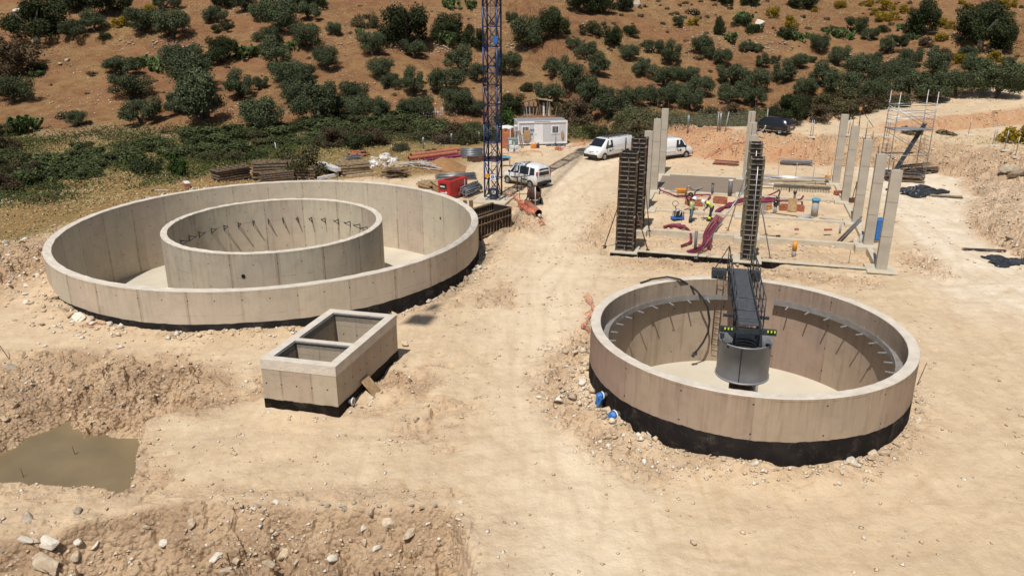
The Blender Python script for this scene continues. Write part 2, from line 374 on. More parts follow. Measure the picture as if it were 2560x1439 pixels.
def hill0(x): return 93+np.clip((x+10)*.12,-1,9)+3*fbm(x*.05,x*0+.7,2)
def H(x,y,full=False):
    x=np.asarray(x,float); y=np.asarray(y,float)
    rough=np.zeros(np.shape(x)); z=.16*fbm(x*.12,y*.12,3)+.05*fbm(x*.7+9,y*.7,3)
    rB=np.hypot(x-BC[0],y-BC[1]); rR=np.hypot(x-RC[0],y-RC[1])
    aB=np.arctan2(x-BC[0],y-BC[1])
    z=z-.42*np.exp(-((rB-BR)/1.1)**2)*sm(.9,1.7,aB)*(1-sm(2.5,2.9,aB)) +.3*np.exp(-((rB-BR)/3)**2)*sm(-2.8,-2.2,aB)*(1-sm(-1.6,-1.2,aB))
    # soil piled unevenly against the tank feet
    z=z+(.55*np.clip(fbm(x*.55+33,y*.55,3)+.08,0,1)+.12)*(np.exp(-((rR-RR-.15)/.75)**2)+.8*np.exp(-((rB-BR-.15)/.7)**2)*(y<BC[1]+4))
    rough=np.maximum(rough,.35*np.exp(-((rR-RR-.3)/.8)**2)*(y<RC[1]+4)); rough=np.maximum(rough,.35*np.exp(-((rB-BR-.3)/.9)**2)*(y<BC[1]+4)); rough=np.maximum(rough,.6*np.exp(-((rR-RR-1.2)/1.2)**2)*sm(-3,-5,x-RC[0]))
    sb=-sdclosed(BX,x,y); z=z+(.3*np.clip(fbm(x*.9+3,y*.9,3)+.15,0,1)+.02)*np.exp(-((sb-.1)/.45)**2)
    # rubble heap left of the big tank
    z=z+.9*np.exp(-((x+29)/4.5)**2-((y-42)/5)**2)
    rough=np.maximum(rough,np.exp(-((x+28)/3.4)**2-((y-40.5)/7)**2)*1.2)
    # pit
    nz=fbm(x*.45,y*.45,4); sd=sdclosed(PIT,x,y)+1.5*nz
    far=sm(25.0,27.0,y); slope=.3+far*2.9+.8*sm(-17.6,-19,x)*sm(20,23,y)
    dd=sdclosed(PIT,x,y)+.55*fbm(x*.9,y*.9,4)
    d2=-dd   # outside distance
    pitz=np.where(dd>0,-1.45,-1.45+np.clip(d2/slope,0,1)**.8*1.45)
    inp=d2<slope
    z=np.where(inp,np.minimum(z,pitz+z*.4),z)
    rough=np.maximum(rough,sm(slope+1.9,slope*.6,d2)*sm(-.25,.15,d2)*(.4+.8*np.maximum(far,sm(-17,-19,x)*sm(21,23,y))))
    # foreground cut below the brow
    brow=20.0+.35*fbm(x*.5,x*0+3.3,3)-sm(-1.9,-.3,x)*4.5-sm(-10,-14,x)*1.5
    fr=np.clip(brow-y,0,6); w_=1-sm(-2.2,-.2,x)
    z=z-w_*(1.9*(1-np.exp(-fr*.7)))-w_*.5*np.exp(-((x+7.0+ (20-y)*-.35)/.28)**2)*sm(0,.6,fr)-w_*.35*np.exp(-((x+4.6)/.3)**2)*sm(.2,.9,fr)+ .55*w_*np.exp(-((x+7.8)/1.7)**2-((y-17.6)/1.6)**2)
    rough=np.maximum(rough,w_*sm(-.5,.4,brow-y)*1.0); rough=np.maximum(rough,.35*np.exp(-((y-20.6)/.8)**2)*w_)
    rough=np.maximum(rough,.3*sm(22,19,y)*sm(4,-2,x)); pt=sm(.02,.2,fbm(x*.33+3,y*.42,4)); rough=np.maximum(rough,.6*sm(32.5,30,y)*sm(1,-4,x)*pt); rough=np.maximum(rough,.45*sm(-6,-2,x)*sm(4,1,x)*sm(0,1,fbm(x*.3+31,y*.3,4)*12-1.6)); rough=np.maximum(rough,.09)
    z=z+.10*fbm(x*.8+5,y*1.1,4)*sm(33,29,y)*sm(2,-4,x)+.05*np.sin((y-x*.12)*2.1+3*fbm(x*.2,y*.2,2))*fbm(x*.3+15,y*.3,2)*sm(32,28,y)*sm(2,-4,x)
    # building site
    u=(x-O0[0])*U[0]+(y-O0[1])*U[1]; v=(x-O0[0])*V[0]+(y-O0[1])*V[1]
    ins=sm(-.1,.35,u)*sm(24.0,23.6,u)*sm(-.5,0,v)*sm(14.9,14.4,v)
    dep=.38-.2*sm(5,11,u)
    z=z*(1-ins*.8)-ins*dep+ins*.2*fbm(x*.5+3,y*.5,3)
    z=z-.62*sm(-1.6,-.8,u)*sm(.3,0,u)*sm(-1.6,-.8,v)*sm(9.2,8.4,v)*(.75+.5*fbm(x*.6+9,y*.6,3))-.3*sm(-1.3,-.8,u)*sm(.3,0,u)*sm(2.5,3.2,v)*sm(7,6.4,v)-.12*sm(-1.3,-.8,u)*sm(.3,0,u)*sm(8,9,v)*sm(16,15,v)
    z=z+.3*np.exp(-((u+2.6)/.9)**2)*sm(0,2,v)*sm(12.5,9,v)*(.5+fbm(x*.6,y*.6,3)*1.5)
    rough=np.maximum(rough,.6*np.exp(-((u+2.6)/1.3)**2)*sm(-2,1,v)*sm(16,12,v)); rough=np.maximum(rough,.35*ins*sm(9,6,u)); rough=np.maximum(rough,.5*np.exp(-((v+2.2)/1.4)**2)*sm(-3,0,u)*sm(14,9,u))
    rough=np.maximum(rough,.7*np.exp(-((v-17)/1.4)**2)*np.exp(-((u-1.5)/3)**2))
    # mound beside the crane formwork
    z=z+.75*np.exp(-((x-1.1)/1.0)**2-((y-52.9)/1.6)**2)+.35*np.exp(-((x-.3)/1.2)**2-((y-49.3)/1.2)**2)
    rough=np.maximum(rough,.7*np.exp(-((x-.8)/1.6)**2-((y-51.5)/3)**2))
    # terrace and cut bank on the right
    fd=sdpoly(FOOT,x,y)+1.1*fbm(x*.25,y*.25,4)
    width=3.6+3.2*sm(30,37,x)*sm(66,60,y)
    t=np.clip(fd/width,0,1); top=2.1+.55*sm(33,40,x)*sm(70,62,y)+1.9*sm(44,66,x)*sm(78,96,y)
    z=z+top*(t**.85)+ sm(0,1,t)*.5*fbm(x*.3,y*.3,4)*sm(1.0,.4,t)
    rough=np.maximum(rough,1.1*sm(-1.5,.3,fd)*sm(width+1.5,width-.5,fd)*(.35+.65*sm(33,30,x*0+y*0+50-x*0)) if False else .8*sm(-1.5,.3,fd)*sm(width+1.8,width-.5,fd))
    rough=np.maximum(rough,1.0*np.exp(-((x-38)/4)**2-((y-52)/7)**2))
    cr=sdpoly(CRE,x,y)
    ridge=np.exp(-((cr+.9)/1.2)**2)*sm(24,30,x); z=z+.55*ridge+.5*ridge*fbm(x*.5,y*.5,3); rough=np.maximum(rough,1.0*ridge)
    drop=sm(.3,5,cr)*sm(6,20,x); z=z-(top-.2)*drop*sm(2,6,fd)*.7*sm(70,40,x)
    # second low bank between the track and the upper road
    mid=sdpoly([(30,78),(40,79),(52,83),(70,88),(120,99)],x,y); z=z+1.0*sm(0,2.5,mid)*sm(34,42,x); rough=np.maximum(rough,.8*sm(-.5,.5,mid)*sm(3.5,2.2,mid)*sm(34,40,x))
    # hillside
    h0=hill0(x)+sm(40,60,x)*3; q=y-h0; s=.315-.05*sm(10,60,x)
    hz=s*(np.where(q>0,q,0)-3*(1-np.exp(-np.clip(q,0,60)/3)))
    hm=sm(0,12,q)
    hz=hz+hm*(2.4*fbm(x*.035,y*.05,3)+.7*fbm(x*.16,y*.22,3))
    terr=sdpoly([(-60,122),(-30,118),(-12,121),(5,125),(20,128),(40,124),(60,120),(110,121)],x,y); hz=hz+hm*.9*(sm(-.8,.8,terr))
    z=z+np.where(q>0,hz,0)
    vall=sm(56,66,y)*sm(-6,-24,x+ (y-70)*.3)*sm(3,-4,q); z=z-.5*vall+vall*.7*fbm(x*.12,y*.12,3)
    rp=rough*np.clip(.35+2.2*(fbm(x*.35+60,y*.35,3)+.25),.15,1.3)
    xr=x*.9+y*.44; yr=(y*.9-x*.44)*1.5
    z=z+rough*.22*fbm(x*1.1,y*1.1,5,.6)+rp*(.40*blocks(xr*.95,yr*.95)+.24*blocks(xr*2.1+9,yr*2.1)+.11*blocks(x*4.6,y*4.6))
    z=z+.012*fbm(x*3,y*3,3)+.02*fbm((x+y*.05)*2.2,y*.15,3)*sm(-6,-2,x)*sm(9,5,x)
    # hollow under the tanks and the box
    deep=(rR<RR-.2)|(rB<BR-.22)|(sdclosed(BX,x,y)>.14)
    z=np.where(deep,-4.2,z)
    if full: return z,dict(rough=rough,q=q,fd=fd,width=width,cr=cr,u=u,v=v,ins=ins,rB=rB,rR=rR,dd=dd,mid=mid,vall=vall,terr=terr)
    return z
def hz(x,y): return float(H(np.array([x]),np.array([y]))[0])
def P(px,py,dz=0.0):
    """world point on the terrain (raised by dz) that the photograph shows at pixel (px,py) of 2560x1439"""
    dx=(px-1280)/FPX; dy=-(py-719.5)/FPX; sp,cp=math.sin(PITCH),math.cos(PITCH)
    d=np.array([dx,cp+dy*sp,-sp+dy*cp]); s=np.concatenate([np.arange(12,60,.1),np.arange(60,260,.25)])
    X=d[0]*s;Y=d[1]*s;Z=CAM_H+d[2]*s; hh=H(X,Y); hh=np.where(hh<-4,-.0,hh)+dz
    k=np.argmax(Z<hh)
    if k==0: k=len(s)-1
    a=Z[k-1]-hh[k-1]; b=Z[k]-hh[k]; t=a/(a-b+1e-9); ss=s[k-1]+(s[k]-s[k-1])*t
    return Vector((float(d[0]*ss),float(d[1]*ss),float(CAM_H+d[2]*ss)))
def Z0(px,py,z=0.0):
    dx=(px-1280)/FPX; dy=-(py-719.5)/FPX; sp,cp=math.sin(PITCH),math.cos(PITCH)
    d=Vector((dx,cp+dy*sp,-sp+dy*cp)); s=(z-CAM_H)/d.z; return Vector((d.x*s,d.y*s,z))
def steps(segs):
    out=[segs[0][0]]
    for a,b,st in segs:
        n=max(1,int(round((b-a)/st))); out+=[a+(b-a)*(i+1)/n for i in range(n)]
    return np.array(out)
gx=steps([(-300,-110,8),(-110,-50,1.0),(-50,-32,.4),(-32,-21,.15),(-21,8,.09),(8,42,.15),(42,52,.35),(52,110,1.0),(110,300,8)])
gy=steps([(-60,10,4),(10,15,.4),(15,31,.09),(31,58,.16),(58,84,.26),(84,104,.4),(104,150,.7),(150,200,1.5),(200,420,8)])
GX,GY=np.meshgrid(gx,gy); GZ,inf=H(GX,GY,True)
nx,ny=len(gx),len(gy)
co=np.stack([GX,GY,GZ],-1).reshape(-1,3).astype(np.float32)
ii=np.arange(ny-1)[:,None]*nx+np.arange(nx-1)[None,:]
fc=np.stack([ii,ii+1,ii+nx+1,ii+nx],-1).reshape(-1,4)
me=bpy.data.meshes.new('ground'); me.vertices.add(len(co)); me.vertices.foreach_set('co',co.ravel())
me.loops.add(fc.size); me.loops.foreach_set('vertex_index',fc.ravel().astype(np.int32))
me.polygons.add(len(fc)); me.polygons.foreach_set('loop_start',np.arange(0,fc.size,4,dtype=np.int32))
_rr=inf['rough'].ravel()[fc[:,0]]; me.polygons.foreach_set('use_smooth',_rr<.28); me.update(calc_edges=True)
x,y=GX,GY; q=inf['q']; rough=inf['rough']; fd=inf['fd']
hillm=sm(-4,4,q+4*fbm(x*.2,y*.2,3))
leftveg=sm(2.5,6,inf['rB']-BR+4*fbm(x*.15,y*.15,3))*sm(-3.5,-7.5,x+(y-60)*-.12+3*fbm(x*.2+4,y*.2,3))*sm(43,47,y)*(1-sm(-14,-8,x)*sm(70,66,y))*(1-hillm)
leftveg=leftveg*(1-sm(-22,-16,x)*sm(69.5,67.5,y+fbm(x*.3,y*.3,2)*4))
backveg=sm(83.5,86.5,y+3*fbm(x*.2,y*.2,3))*sm(19,14,x)*(1-hillm)
bankgrass=sm(.9,1.5,fd/inf['width']+fbm(x*.3,y*.3,3)*.9)*sm(33,38,x)*sm(70,64,y)
vegm=np.clip(np.maximum(leftveg,backveg),0,1)
red=np.clip(np.exp(-((fd-1.2)/2.4)**2)*sm(34,26,x)*sm(70,73,y)+sm(-2.2,-.6,inf['cr'])*sm(2,.5,inf['cr'])*sm(24,30,x)+sm(-.5,.5,inf['mid'])*sm(4,2,inf['mid'])*sm(34,40,x)*.9+np.exp(-((x-16)/4)**2-((y-82)/4)**2),0,1)
site=1-np.clip(hillm+vegm,0,1)
road=site*np.exp(-(sdpoly([(1.5,12),(2.2,24),(1.6,35),(3,48),(3.4,60),(6,70),(14,80),(22,84)],x,y)/2.4)**2)
white=site*(sm(1.2,3.5,inf['v']-14.4+1.5*fbm(x*.2,y*.2,3))*sm(-9,-3,inf['u'])*sm(.5,-1,fd)+1.4*np.exp(-((x-36)/6.5)**2-((y-51)/13)**2)*sm(-1,1,fd))
trk=np.zeros(np.shape(x))
TRK=[[(1,12),(2,24),(1.5,35),(3,48),(4,60),(8,70),(14,80)],[(-1.5,12),(-.5,24),(-1.2,33),(1.0,44),(4.8,56),(6.5,66),(9,74)],[(3.5,12),(2.6,22),(2.2,32),(4.2,45),(5.2,58),(3,68),(1,76)],[(-3,20.5),(-2.5,27),(-1.5,38),(2,52),(5,64)],
 [(-2,24),(2,19.5),(7,18.3),(12,19),(16,23),(17.6,30),(15.5,36),(5,38)],[(0,21),(4,17.5),(10,16.4),(16,19),(20,27),(22,36),(26,46),(28,58)],[(-20,30.5),(-13,30),(-9.5,32.2),(-5,33.5),(-1,37),(2,44)],[(-12,24.8),(-9,23.5),(-4,23),(2,24.5)],[(-12,22.6),(-7,21.6),(-1,21.5),(3,20)],
 [(3,38),(9,38.3),(16,39),(24,38.5),(28,42),(29,52),(29.5,60)],[(4,40),(12,40),(20,40.2),(26,41),(31,40)],[(14,83),(22,80),(34,79.5),(50,84),(64,92)]]
for k,pl in enumerate(TRK):
    d_=np.abs(sdpoly(pl,x+.25*np.sin(y*.5+k),y)); trk=np.maximum(trk,(np.exp(-((d_-.95)/.17)**2))*np.clip(.15+2.2*(fbm(x*.4+k*7,y*.4,3)+.25),0,1))
trk=trk*site*(1-np.clip(rough,0,1))*(inf['ins']<.1)
GZ2=GZ-.028*trk; co[:,2]=GZ2.ravel(); me.vertices.foreach_set('co',co.ravel())
A1=np.stack([hillm,vegm,np.clip(rough,0,1),np.clip(red,0,1)],-1).reshape(-1,4).astype(np.float32)
A2=np.stack([np.clip(white,0,1),np.clip(bankgrass,0,1),np.clip(road,0,1),trk],-1).reshape(-1,4).astype(np.float32)
for nm,A in (('zoneA',A1),('zoneB',A2)):
    at=me.attributes.new(nm,'FLOAT_COLOR','POINT'); at.data.foreach_set('color',A.ravel())
def groundmat():
    m=bpy.data.materials.new('ground_soil'); m.use_nodes=True; q=NB(m)
    co=q.n('TexCoord').outputs['Object']
    a=q.n('Attribute',attribute_name='zoneA'); b=q.n('Attribute',attribute_name='zoneB')
    sa=q.n('SeparateColor'); q.l(a.outputs['Color'],sa.inputs[0]); sb=q.n('SeparateColor'); q.l(b.outputs['Color'],sb.inputs[0])
    hill,veg,rgh=sa.outputs[0],sa.outputs[1],sa.outputs[2]; red=a.outputs['Alpha']
    wht,bgr,road=sb.outputs[0],sb.outputs[1],sb.outputs[2]; ins=b.outputs['Alpha']
    big=q.noise(co,.09,4,.5,.3); med=q.noise(co,.55,6,.62,.5); fin=q.noise(co,5,8,.7); vf=q.noise(co,22,4,.7)
    c=q.mix(q.mr(big,.35,.65),srgb(211,186,152),srgb(212,190,158))
    c=q.mix(q.mr(med,.36,.66),c,srgb(197,173,142))
    c=q.mix(q.m('MULTIPLY',road,q.mr(med,.3,.7,.95,.5)),c,srgb(224,205,176))
    c=q.mix(q.m('MULTIPLY',wht,q.mr(med,.3,.62,.95,.35)),c,srgb(230,219,198))
    # stretched wheel-track smears along the haul road
    trk=q.noise(q.smap(co,(1.9,.16,1)),1.3,5,.6,.2); c=q.mix(q.mr(trk,.52,.7,0,.3),c,srgb(178,148,108))
    trk2=q.noise(q.smap(co,(.3,2.4,1)),1.1,4,.6,.6); c=q.mix(q.mr(trk2,.55,.75,0,.25),c,srgb(182,154,116))
    c=q.mix(q.m('MULTIPLY',ins,.45),c,q.mix(q.mr(fin,.35,.65),srgb(178,150,117),srgb(200,175,142)))
    # rubble / dug zones: browner, with pale stone chips
    rc=q.mix(q.mr(med,.4,.62),srgb(200,170,136),srgb(168,138,108))
    cl=q.noise(co,2.4,7,.72,.4); calm=q.m('SUBTRACT',1.0,q.m('MULTIPLY',road,.7)); c=q.mix(q.m('MULTIPLY',calm,q.mr(cl,.5,.72,0,.45)),c,srgb(174,146,114)); c=q.mix(q.mr(cl,.48,.3,0,.3),c,srgb(222,204,176))
    c=q.mix(q.mr(rgh,.1,.7,0,.85),c,rc)
    c=q.mix(q.m('MULTIPLY',q.m('MULTIPLY',wht,rgh),q.mr(med,.35,.6,.9,.3)),c,srgb(214,190,162))
    rd=q.mix(q.mr(med,.35,.65),srgb(190,138,100),srgb(204,164,124)); c=q.mix(q.m('MULTIPLY',red,q.mr(fin,.3,.6,.6,1)),c,rd)
    vo=q.n('TexVoronoi'); vo.inputs['Scale'].default_value=7; q.l(co,vo.inputs['Vector'])
    chip=q.m('LESS_THAN',vo.outputs['Distance'],q.m('MULTIPLY',q.mr(rgh,0,1,.16,.32),q.mr(med,.4,.7,0,1.2)))
    vc=q.n('SeparateColor'); q.l(vo.outputs['Color'],vc.inputs[0])
    c=q.mix(q.m('MULTIPLY',chip,.7),c,q.mix(vc.outputs[0],srgb(178,156,130),srgb(220,210,192)))
    # vegetation ground on the left and behind
    vgc=q.mix(q.mr(med,.38,.66),srgb(150,124,82),srgb(112,102,62)); vgc=q.mix(q.mr(big,.4,.6),vgc,srgb(150,118,80)); vgc=q.mix(q.mr(fin,.45,.7,0,.6),vgc,srgb(168,140,92))
    c=q.mix(veg,c,vgc)
    # hillside: rust soil, dry grass, pale stones
    hl=q.mix(q.mr(big,.38,.62),srgb(138,100,71),srgb(147,117,80)); hl=q.mix(q.mr(med,.42,.7),hl,srgb(120,82,56))
    dg=q.noise(co,1.3,6,.7,.3); hl=q.mix(q.mr(dg,.5,.72,0,.75),hl,srgb(146,120,80))
    tw=q.noise(q.smap(co,(.5,2.6,1)),1.6,5,.65); hl=q.mix(q.mr(tw,.56,.72,0,.55),hl,srgb(104,74,52))
    ch2=q.m('LESS_THAN',vo.outputs['Distance'],q.m('MULTIPLY',q.mr(med,.5,.75,0,1),.24)); hl=q.mix(q.m('MULTIPLY',ch2,.6),hl,srgb(178,158,132))
    dk=q.noise(co,.28,6,.65,.8); hl=q.mix(q.mr(dk,.52,.68,0,.6),hl,srgb(110,80,54)); fk=q.noise(co,3.2,6,.75); hl=q.mix(q.mr(fk,.5,.68,0,.55),hl,srgb(98,72,50)); c=q.mix(hill,c,hl); c=q.mix(q.m('MULTIPLY',bgr,q.mr(fin,.3,.5,.4,1)),c,q.mix(q.mr(med,.4,.6),srgb(158,122,72),srgb(126,104,62)))
    c=q.mix(q.mr(vf,.5,.75,0,.35),c,q.mix(1.0,c,(.7,.67,.63),'MULTIPLY'))
    c=q.mix(q.mr(vf,.45,.25,0,.25),c,q.mix(1.0,c,(1.15,1.14,1.12),'MULTIPLY'))
    q.l(c,q.b.inputs['Base Color']); q.b.inputs['Roughness'].default_value=.95; q.b.inputs['Specular IOR Level'].default_value=.1
    bp=q.n('Bump'); bp.inputs['Distance'].default_value=.12
    q.l(q.m('ADD',q.mr(rgh,0,.8,.42,1.0),q.m('MULTIPLY',q.m('MAXIMUM',hill,veg),.5),clamp=True),bp.inputs['Strength'])
    hh=q.m('ADD',q.m('MULTIPLY',med,1.2),q.m('ADD',q.m('MULTIPLY',fin,.9),q.m('MULTIPLY',vf,.35)))
    hh=q.m('SUBTRACT',hh,q.m('MULTIPLY',q.m('MULTIPLY',vo.outputs['Distance'],q.mr(rgh,0,1,.15,.9)),1.0))
    q.l(hh,bp.inputs['Height']); q.l(bp.outputs[0],q.b.inputs['Normal'])
    return m
M['ground']=groundmat(); me.materials.append(M['ground'])
g=bpy.data.objects.new('ground',me); lk(g); g['kind']='structure'
# ---------------------------------------------------------------- round tanks
def ringwall(Ro,Ri,z0,z1,n=180,vz=None,jit=.008):
    b=MB(); r_=random.Random(int(Ro*100)); K=n
    zo=[z0+(z1-z0)*k/6 for k in range(7)]
    def cyl(r,inner):
        rings=[]
        for z in zo: rings.append(b.pts([(r*math.cos(2*math.pi*k/K),r*math.sin(2*math.pi*k/K),z) for k in range(K)]))
        for i in range(6):
            for k in range(K):
                j=(k+1)%K; u0=2*math.pi*k/K*r; u1=2*math.pi*(k+1)/K*r
                idx=[rings[i]+k,rings[i]+j,rings[i+1]+j,rings[i+1]+k]; uv=[(u0,zo[i]+5),(u1,zo[i]+5),(u1,zo[i+1]+5),(u0,zo[i+1]+5)]
                if inner: idx=idx[::-1]; uv=uv[::-1]
                b.face(idx,0,uv,True)
    zo[-1]=z1-.02
    cyl(Ro,False); cyl(Ri,True)
    # rim: small arris outside and inside, rough trowelled top
    rad=[Ro,Ro-.018,Ro-(Ro-Ri)*.33,Ro-(Ro-Ri)*.66,Ri+.018,Ri]; zz=[z1-.02,z1,z1,z1,z1,z1-.02]
    rings=[b.pts([(r*math.cos(2*math.pi*k/K),r*math.sin(2*math.pi*k/K),z+(r_.uniform(-jit,jit) if 0<i<5 else 0)) for k in range(K)]) for i,(r,z) in enumerate(zip(rad,zz))]
    for i in range(5):
        for k in range(K):
            j=(k+1)%K; b.face([rings[i]+k,rings[i]+j,rings[i+1]+j,rings[i+1]+k],1,None,False)
    return b
def band(Ro,z0,zt,n=240,jit=.02,seed=1):
    b=MB(); r_=random.Random(seed); zt_=[zt+r_.uniform(-jit,jit)+.02*math.sin(k*.21) for k in range(n)]
    P_=lambda r,z,k:(r*math.cos(2*math.pi*k/n),r*math.sin(2*math.pi*k/n),z)
    a=b.pts([P_(Ro,z0,k) for k in range(n)]); c=b.pts([P_(Ro,zt_[k],k) for k in range(n)]); d=b.pts([P_(Ro-.02,zt_[k],k) for k in range(n)])
    for k in range(n):
        j=(k+1)%n; b.face([a+k,a+j,c+j,c+k],0,None,True); b.face([c+k,c+j,d+j,d+k],0)
    return b
def disc(r,z,n=96,zc=None,r0=0):
    b=MB(); prof=[(r0+.001,z if zc is None else zc)]+[(r0+(r-r0)*t,(zc if zc is not None else z)*(1-t)+z*t) for t in (.25,.5,.75,1)]
    b.lathe(prof,n=n); return b
# big tank
T=thing('water_tank','wide low circular concrete tank enclosing a smaller ring on the left of the site','tank',(BC[0],BC[1],BZ))
ringwall(BR,BR-.42,-4.9,0,jit=.02).build('outer_wall',[M['big_conc'],M['rim']],T,fix=False)
band(BR+.008,-2.9,-1.57,seed=2).build('bitumen_band',M['bitumen'],T)
tag(ringwall(IR,IR-.36,-4.9,0,jit=.025).build('inner_wall',[M['inner_conc'],M['rim']],T,fix=False),'stained inner ring wall')
disc(BR-.3,-4.65).build('floor',M['floor_c'],T)
def bracket_small():
    b=MB(); b.bar((0,0,0),(-.5,0,0),.045,m=0); b.bar((0,0,-.3),(-.5,0,0),.04); b.bar((0,0,.03),(0,0,-.36),.05); b.bar((-.5,0,-.02),(-.5,0,.1),.03)
    return b
bs=None
for a in [-96,-86.6,-77,-68,-58.5,-49.5,-40,-30.6,-21.1,-11.9,-2.5,6.6,15.9,26,35.7,45.5,54.5]:
    an=R(90-a); r=IR-.36
    if bs is None: bs=bracket_small().build('wall_bracket',M['dark_steel'],T)
    o=bs if a==-96 else clone(bs,parent=T)
    o.location=(r*math.cos(an),r*math.sin(an),.74-BZ); o.rotation_euler=(0,0,an)
# pipe sleeves through the walls
for (an,r,z,nm) in ((R(-90+0),IR+.01,-1.2,'pipe_sleeve'),(R(90-52),BR-.415,-1.6,'pipe_sleeve')):
    b=MB(); b.tube([(0,-.03,0),(0,.02,0)],.1,12); o=b.build(nm,M['blackp'],T,loc=(r*math.cos(an),r*math.sin(an),z)); o.rotation_euler=(0,0,an+math.pi/2)
# right tank
T2=thing('settling_tank','smaller circular concrete tank crossed by a dark steel bridge, black coating at its foot','tank',(RC[0],RC[1],RZ))
ringwall(RR,RR-.38,-4.6,0).build('outer_wall',[M['r_conc'],M['rim']],T2,fix=False)
band(RR+.008,-3.2,-1.53,seed=5).build('bitumen_band',M['bitumen'],T2)
disc(RR-.3,-4.0,zc=-4.35).build('floor',M['floor_c'],T2)
# weir plate, notched, with a gap where the bridge lands
def weir(a0,a1):
    b=MB(); r=5.22; n=int((a1-a0)*6); prev=None
    for k in range(n+1):
        a=R(90-(a0+(a1-a0)*k/n)); ph=(k%6)/6; zt=.0-(.055*math.sqrt(max(0,1-(abs(ph-.5)*2.6)**2)) if abs(ph-.5)<.38 else 0)
        x,y=math.cos(a),math.sin(a)
        q=b.pts([(r*x,r*y,-.27),(r*x,r*y,zt),((r+.012)*x,(r+.012)*y,zt),((r+.012)*x,(r+.012)*y,-.27)])
        if prev is not None:
            for i in range(4): j=(i+1)%4; b.face([prev+i,prev+j,q+j,q+i])
        prev=q
    return b
for a0,a1 in ((-152,9),(28.5,150)):
    weir(a0,a1).build('weir_plate',M['weir'],T2,loc=(0,0,1.9-RZ),fix=True)
for a0,a1 in ((-152,9),(28.5,150)):
    b=MB(); b.lathe([(5.22,0),(RR-.375,0),(RR-.375,-.02),(5.22,-.02),(5.22,0)],n=96,a0=R(90-a1),a1=R(90-a0),smooth=False); b.build('launder_floor',M['weir'],T2,loc=(0,0,1.645-RZ))
wb=MB(); wb.bar((.0,0,0),(-.62,0,0),.05,.04); wb.bar((-.28,0,.0),(-.28,0,.3),.05,.02); wb.box((0,0,-.02),(.02,.1,.16))
wb=wb.build('weir_bracket',M['steel_l'],T2); first=True
for a in list(range(-143,7,10))+list(range(35,150,10)):
    an=R(90-a-.5); r=RR-.38; o=wb if first else clone(wb,parent=T2); first=False
    o.location=(r*math.cos(an),r*math.sin(an),1.62-RZ); o.rotation_euler=(0,0,an)
for a in (-33.5,86): 
    b=MB(); an=R(90-a); b.bar(((RR-.36)*math.cos(an),(RR-.36)*math.sin(an),1.5-RZ),(5.15*math.cos(an),5.15*math.sin(an),1.68-RZ),.14,.02); b.build('weir_strap',M['steel_l'],T2)
# clarifier mechanism (hangs from the bridge): thing of its own
CL=thing('clarifier_bridge','dark steel walkway bridge with railings from the tank rim to the grey drum','bridge',(RC[0],RC[1],0))
ax=Vector((.205,.9787,0)).normalized(); pe=Vector((ax.y,-ax.x,0)); DZ=2.95
def bp_(s,t,z): q=ax*s+pe*t; return (q.x-.05,q.y,z)
def plankbox(s0,s1,t0,t1,z0,z1,b,m=0):
    P_=[bp_(s,t,z) for s in(s0,s1) for t in(t0,t1) for z in(z0,z1)]; k=b.pts(P_)
    for f in ((0,1,3,2),(4,6,7,5),(0,4,5,1),(2,3,7,6),(0,2,6,4),(1,5,7,3)): b.face([k+i for i in f],m)
s0,s1=-1.0,5.75
m=mat('deck_grating',(.085,.09,.1),.5,.3,var=.2,scale=8); q=NB(m); ob=q.n('TexCoord').outputs['Object']; wv=q.n('TexWave'); wv.inputs['Scale'].default_value=14; wv.bands_direction='Y'; q.l(ob,wv.inputs['Vector'])
bpn=q.n('Bump'); bpn.inputs['Strength'].default_value=.6; bpn.inputs['Distance'].default_value=.02; q.l(wv.outputs['Fac'],bpn.inputs['Height']); q.l(bpn.outputs[0],q.b.inputs['Normal'])
b=MB(); plankbox(s0,s1,-.36,.36,DZ-.03,DZ,b); b.build('deck',m,CL)
for t in (-.45,.39):
    b=MB(); plankbox(s0,s1,t,t+.06,DZ-.22,DZ+.06,b); 
    for k in range(8): plankbox(s0+.3+k*.85,s0+.38+k*.85,t-.015,t+.075,DZ-.2,DZ+.02,b)
    b.build('side_beam',M['dark_steel'],CL)
for t,name in ((-.48,'railing'),(.5,'railing')):
    b=MB(); lst=[s0+.05,s0+.95,s0+2.1,s0+3.25,s0+4.4,s0+5.5,s0+6.6]
    for s in lst: b.tube([bp_(s,t,DZ-.1),bp_(s,t,DZ+1.05)],.022,6)
    for z,r in ((1.05,.024),(.55,.018),(.12,.014)): b.tube([bp_(lst[0],t,DZ+z),bp_(lst[-1],t,DZ+z)],r,6)
    for s in lst[1:-1:2]: b.tube([bp_(s,t,DZ),bp_(s+.9,t,DZ+.55)],.012,5)
    b.tube([bp_(lst[-1],t,DZ+1.05),bp_(lst[-1]+.35,t+(.5 if t>0 else -.5),DZ-.1)],.022,6)
    b.build(name,M['dark_steel'],CL)
b=MB()
for z in (1.02,.55): b.tube([bp_(s0+.05,-.48,DZ+z),bp_(s0+.05,.5,DZ+z)],.02,6)
b.build('end_railing',M['dark_steel'],CL)
for t0,t1 in ((-1.15,-.5),(.5,.95)): b=MB(); plankbox(s1-.35,s1+.0,t0,t1,DZ-.32,DZ-.02,b); b.build('end_carriage',M['dark_steel'],CL,bevel=.01)
for t in (-.95,.75):
    b=MB(); q=bp_(s1-.18,t,2.66); b.tube([(q[0]-pe.x*.06,q[1]-pe.y*.06,q[2]),(q[0]+pe.x*.06,q[1]+pe.y*.06,q[2])],.15,14); b.build('wheel',M['rubber'],CL)
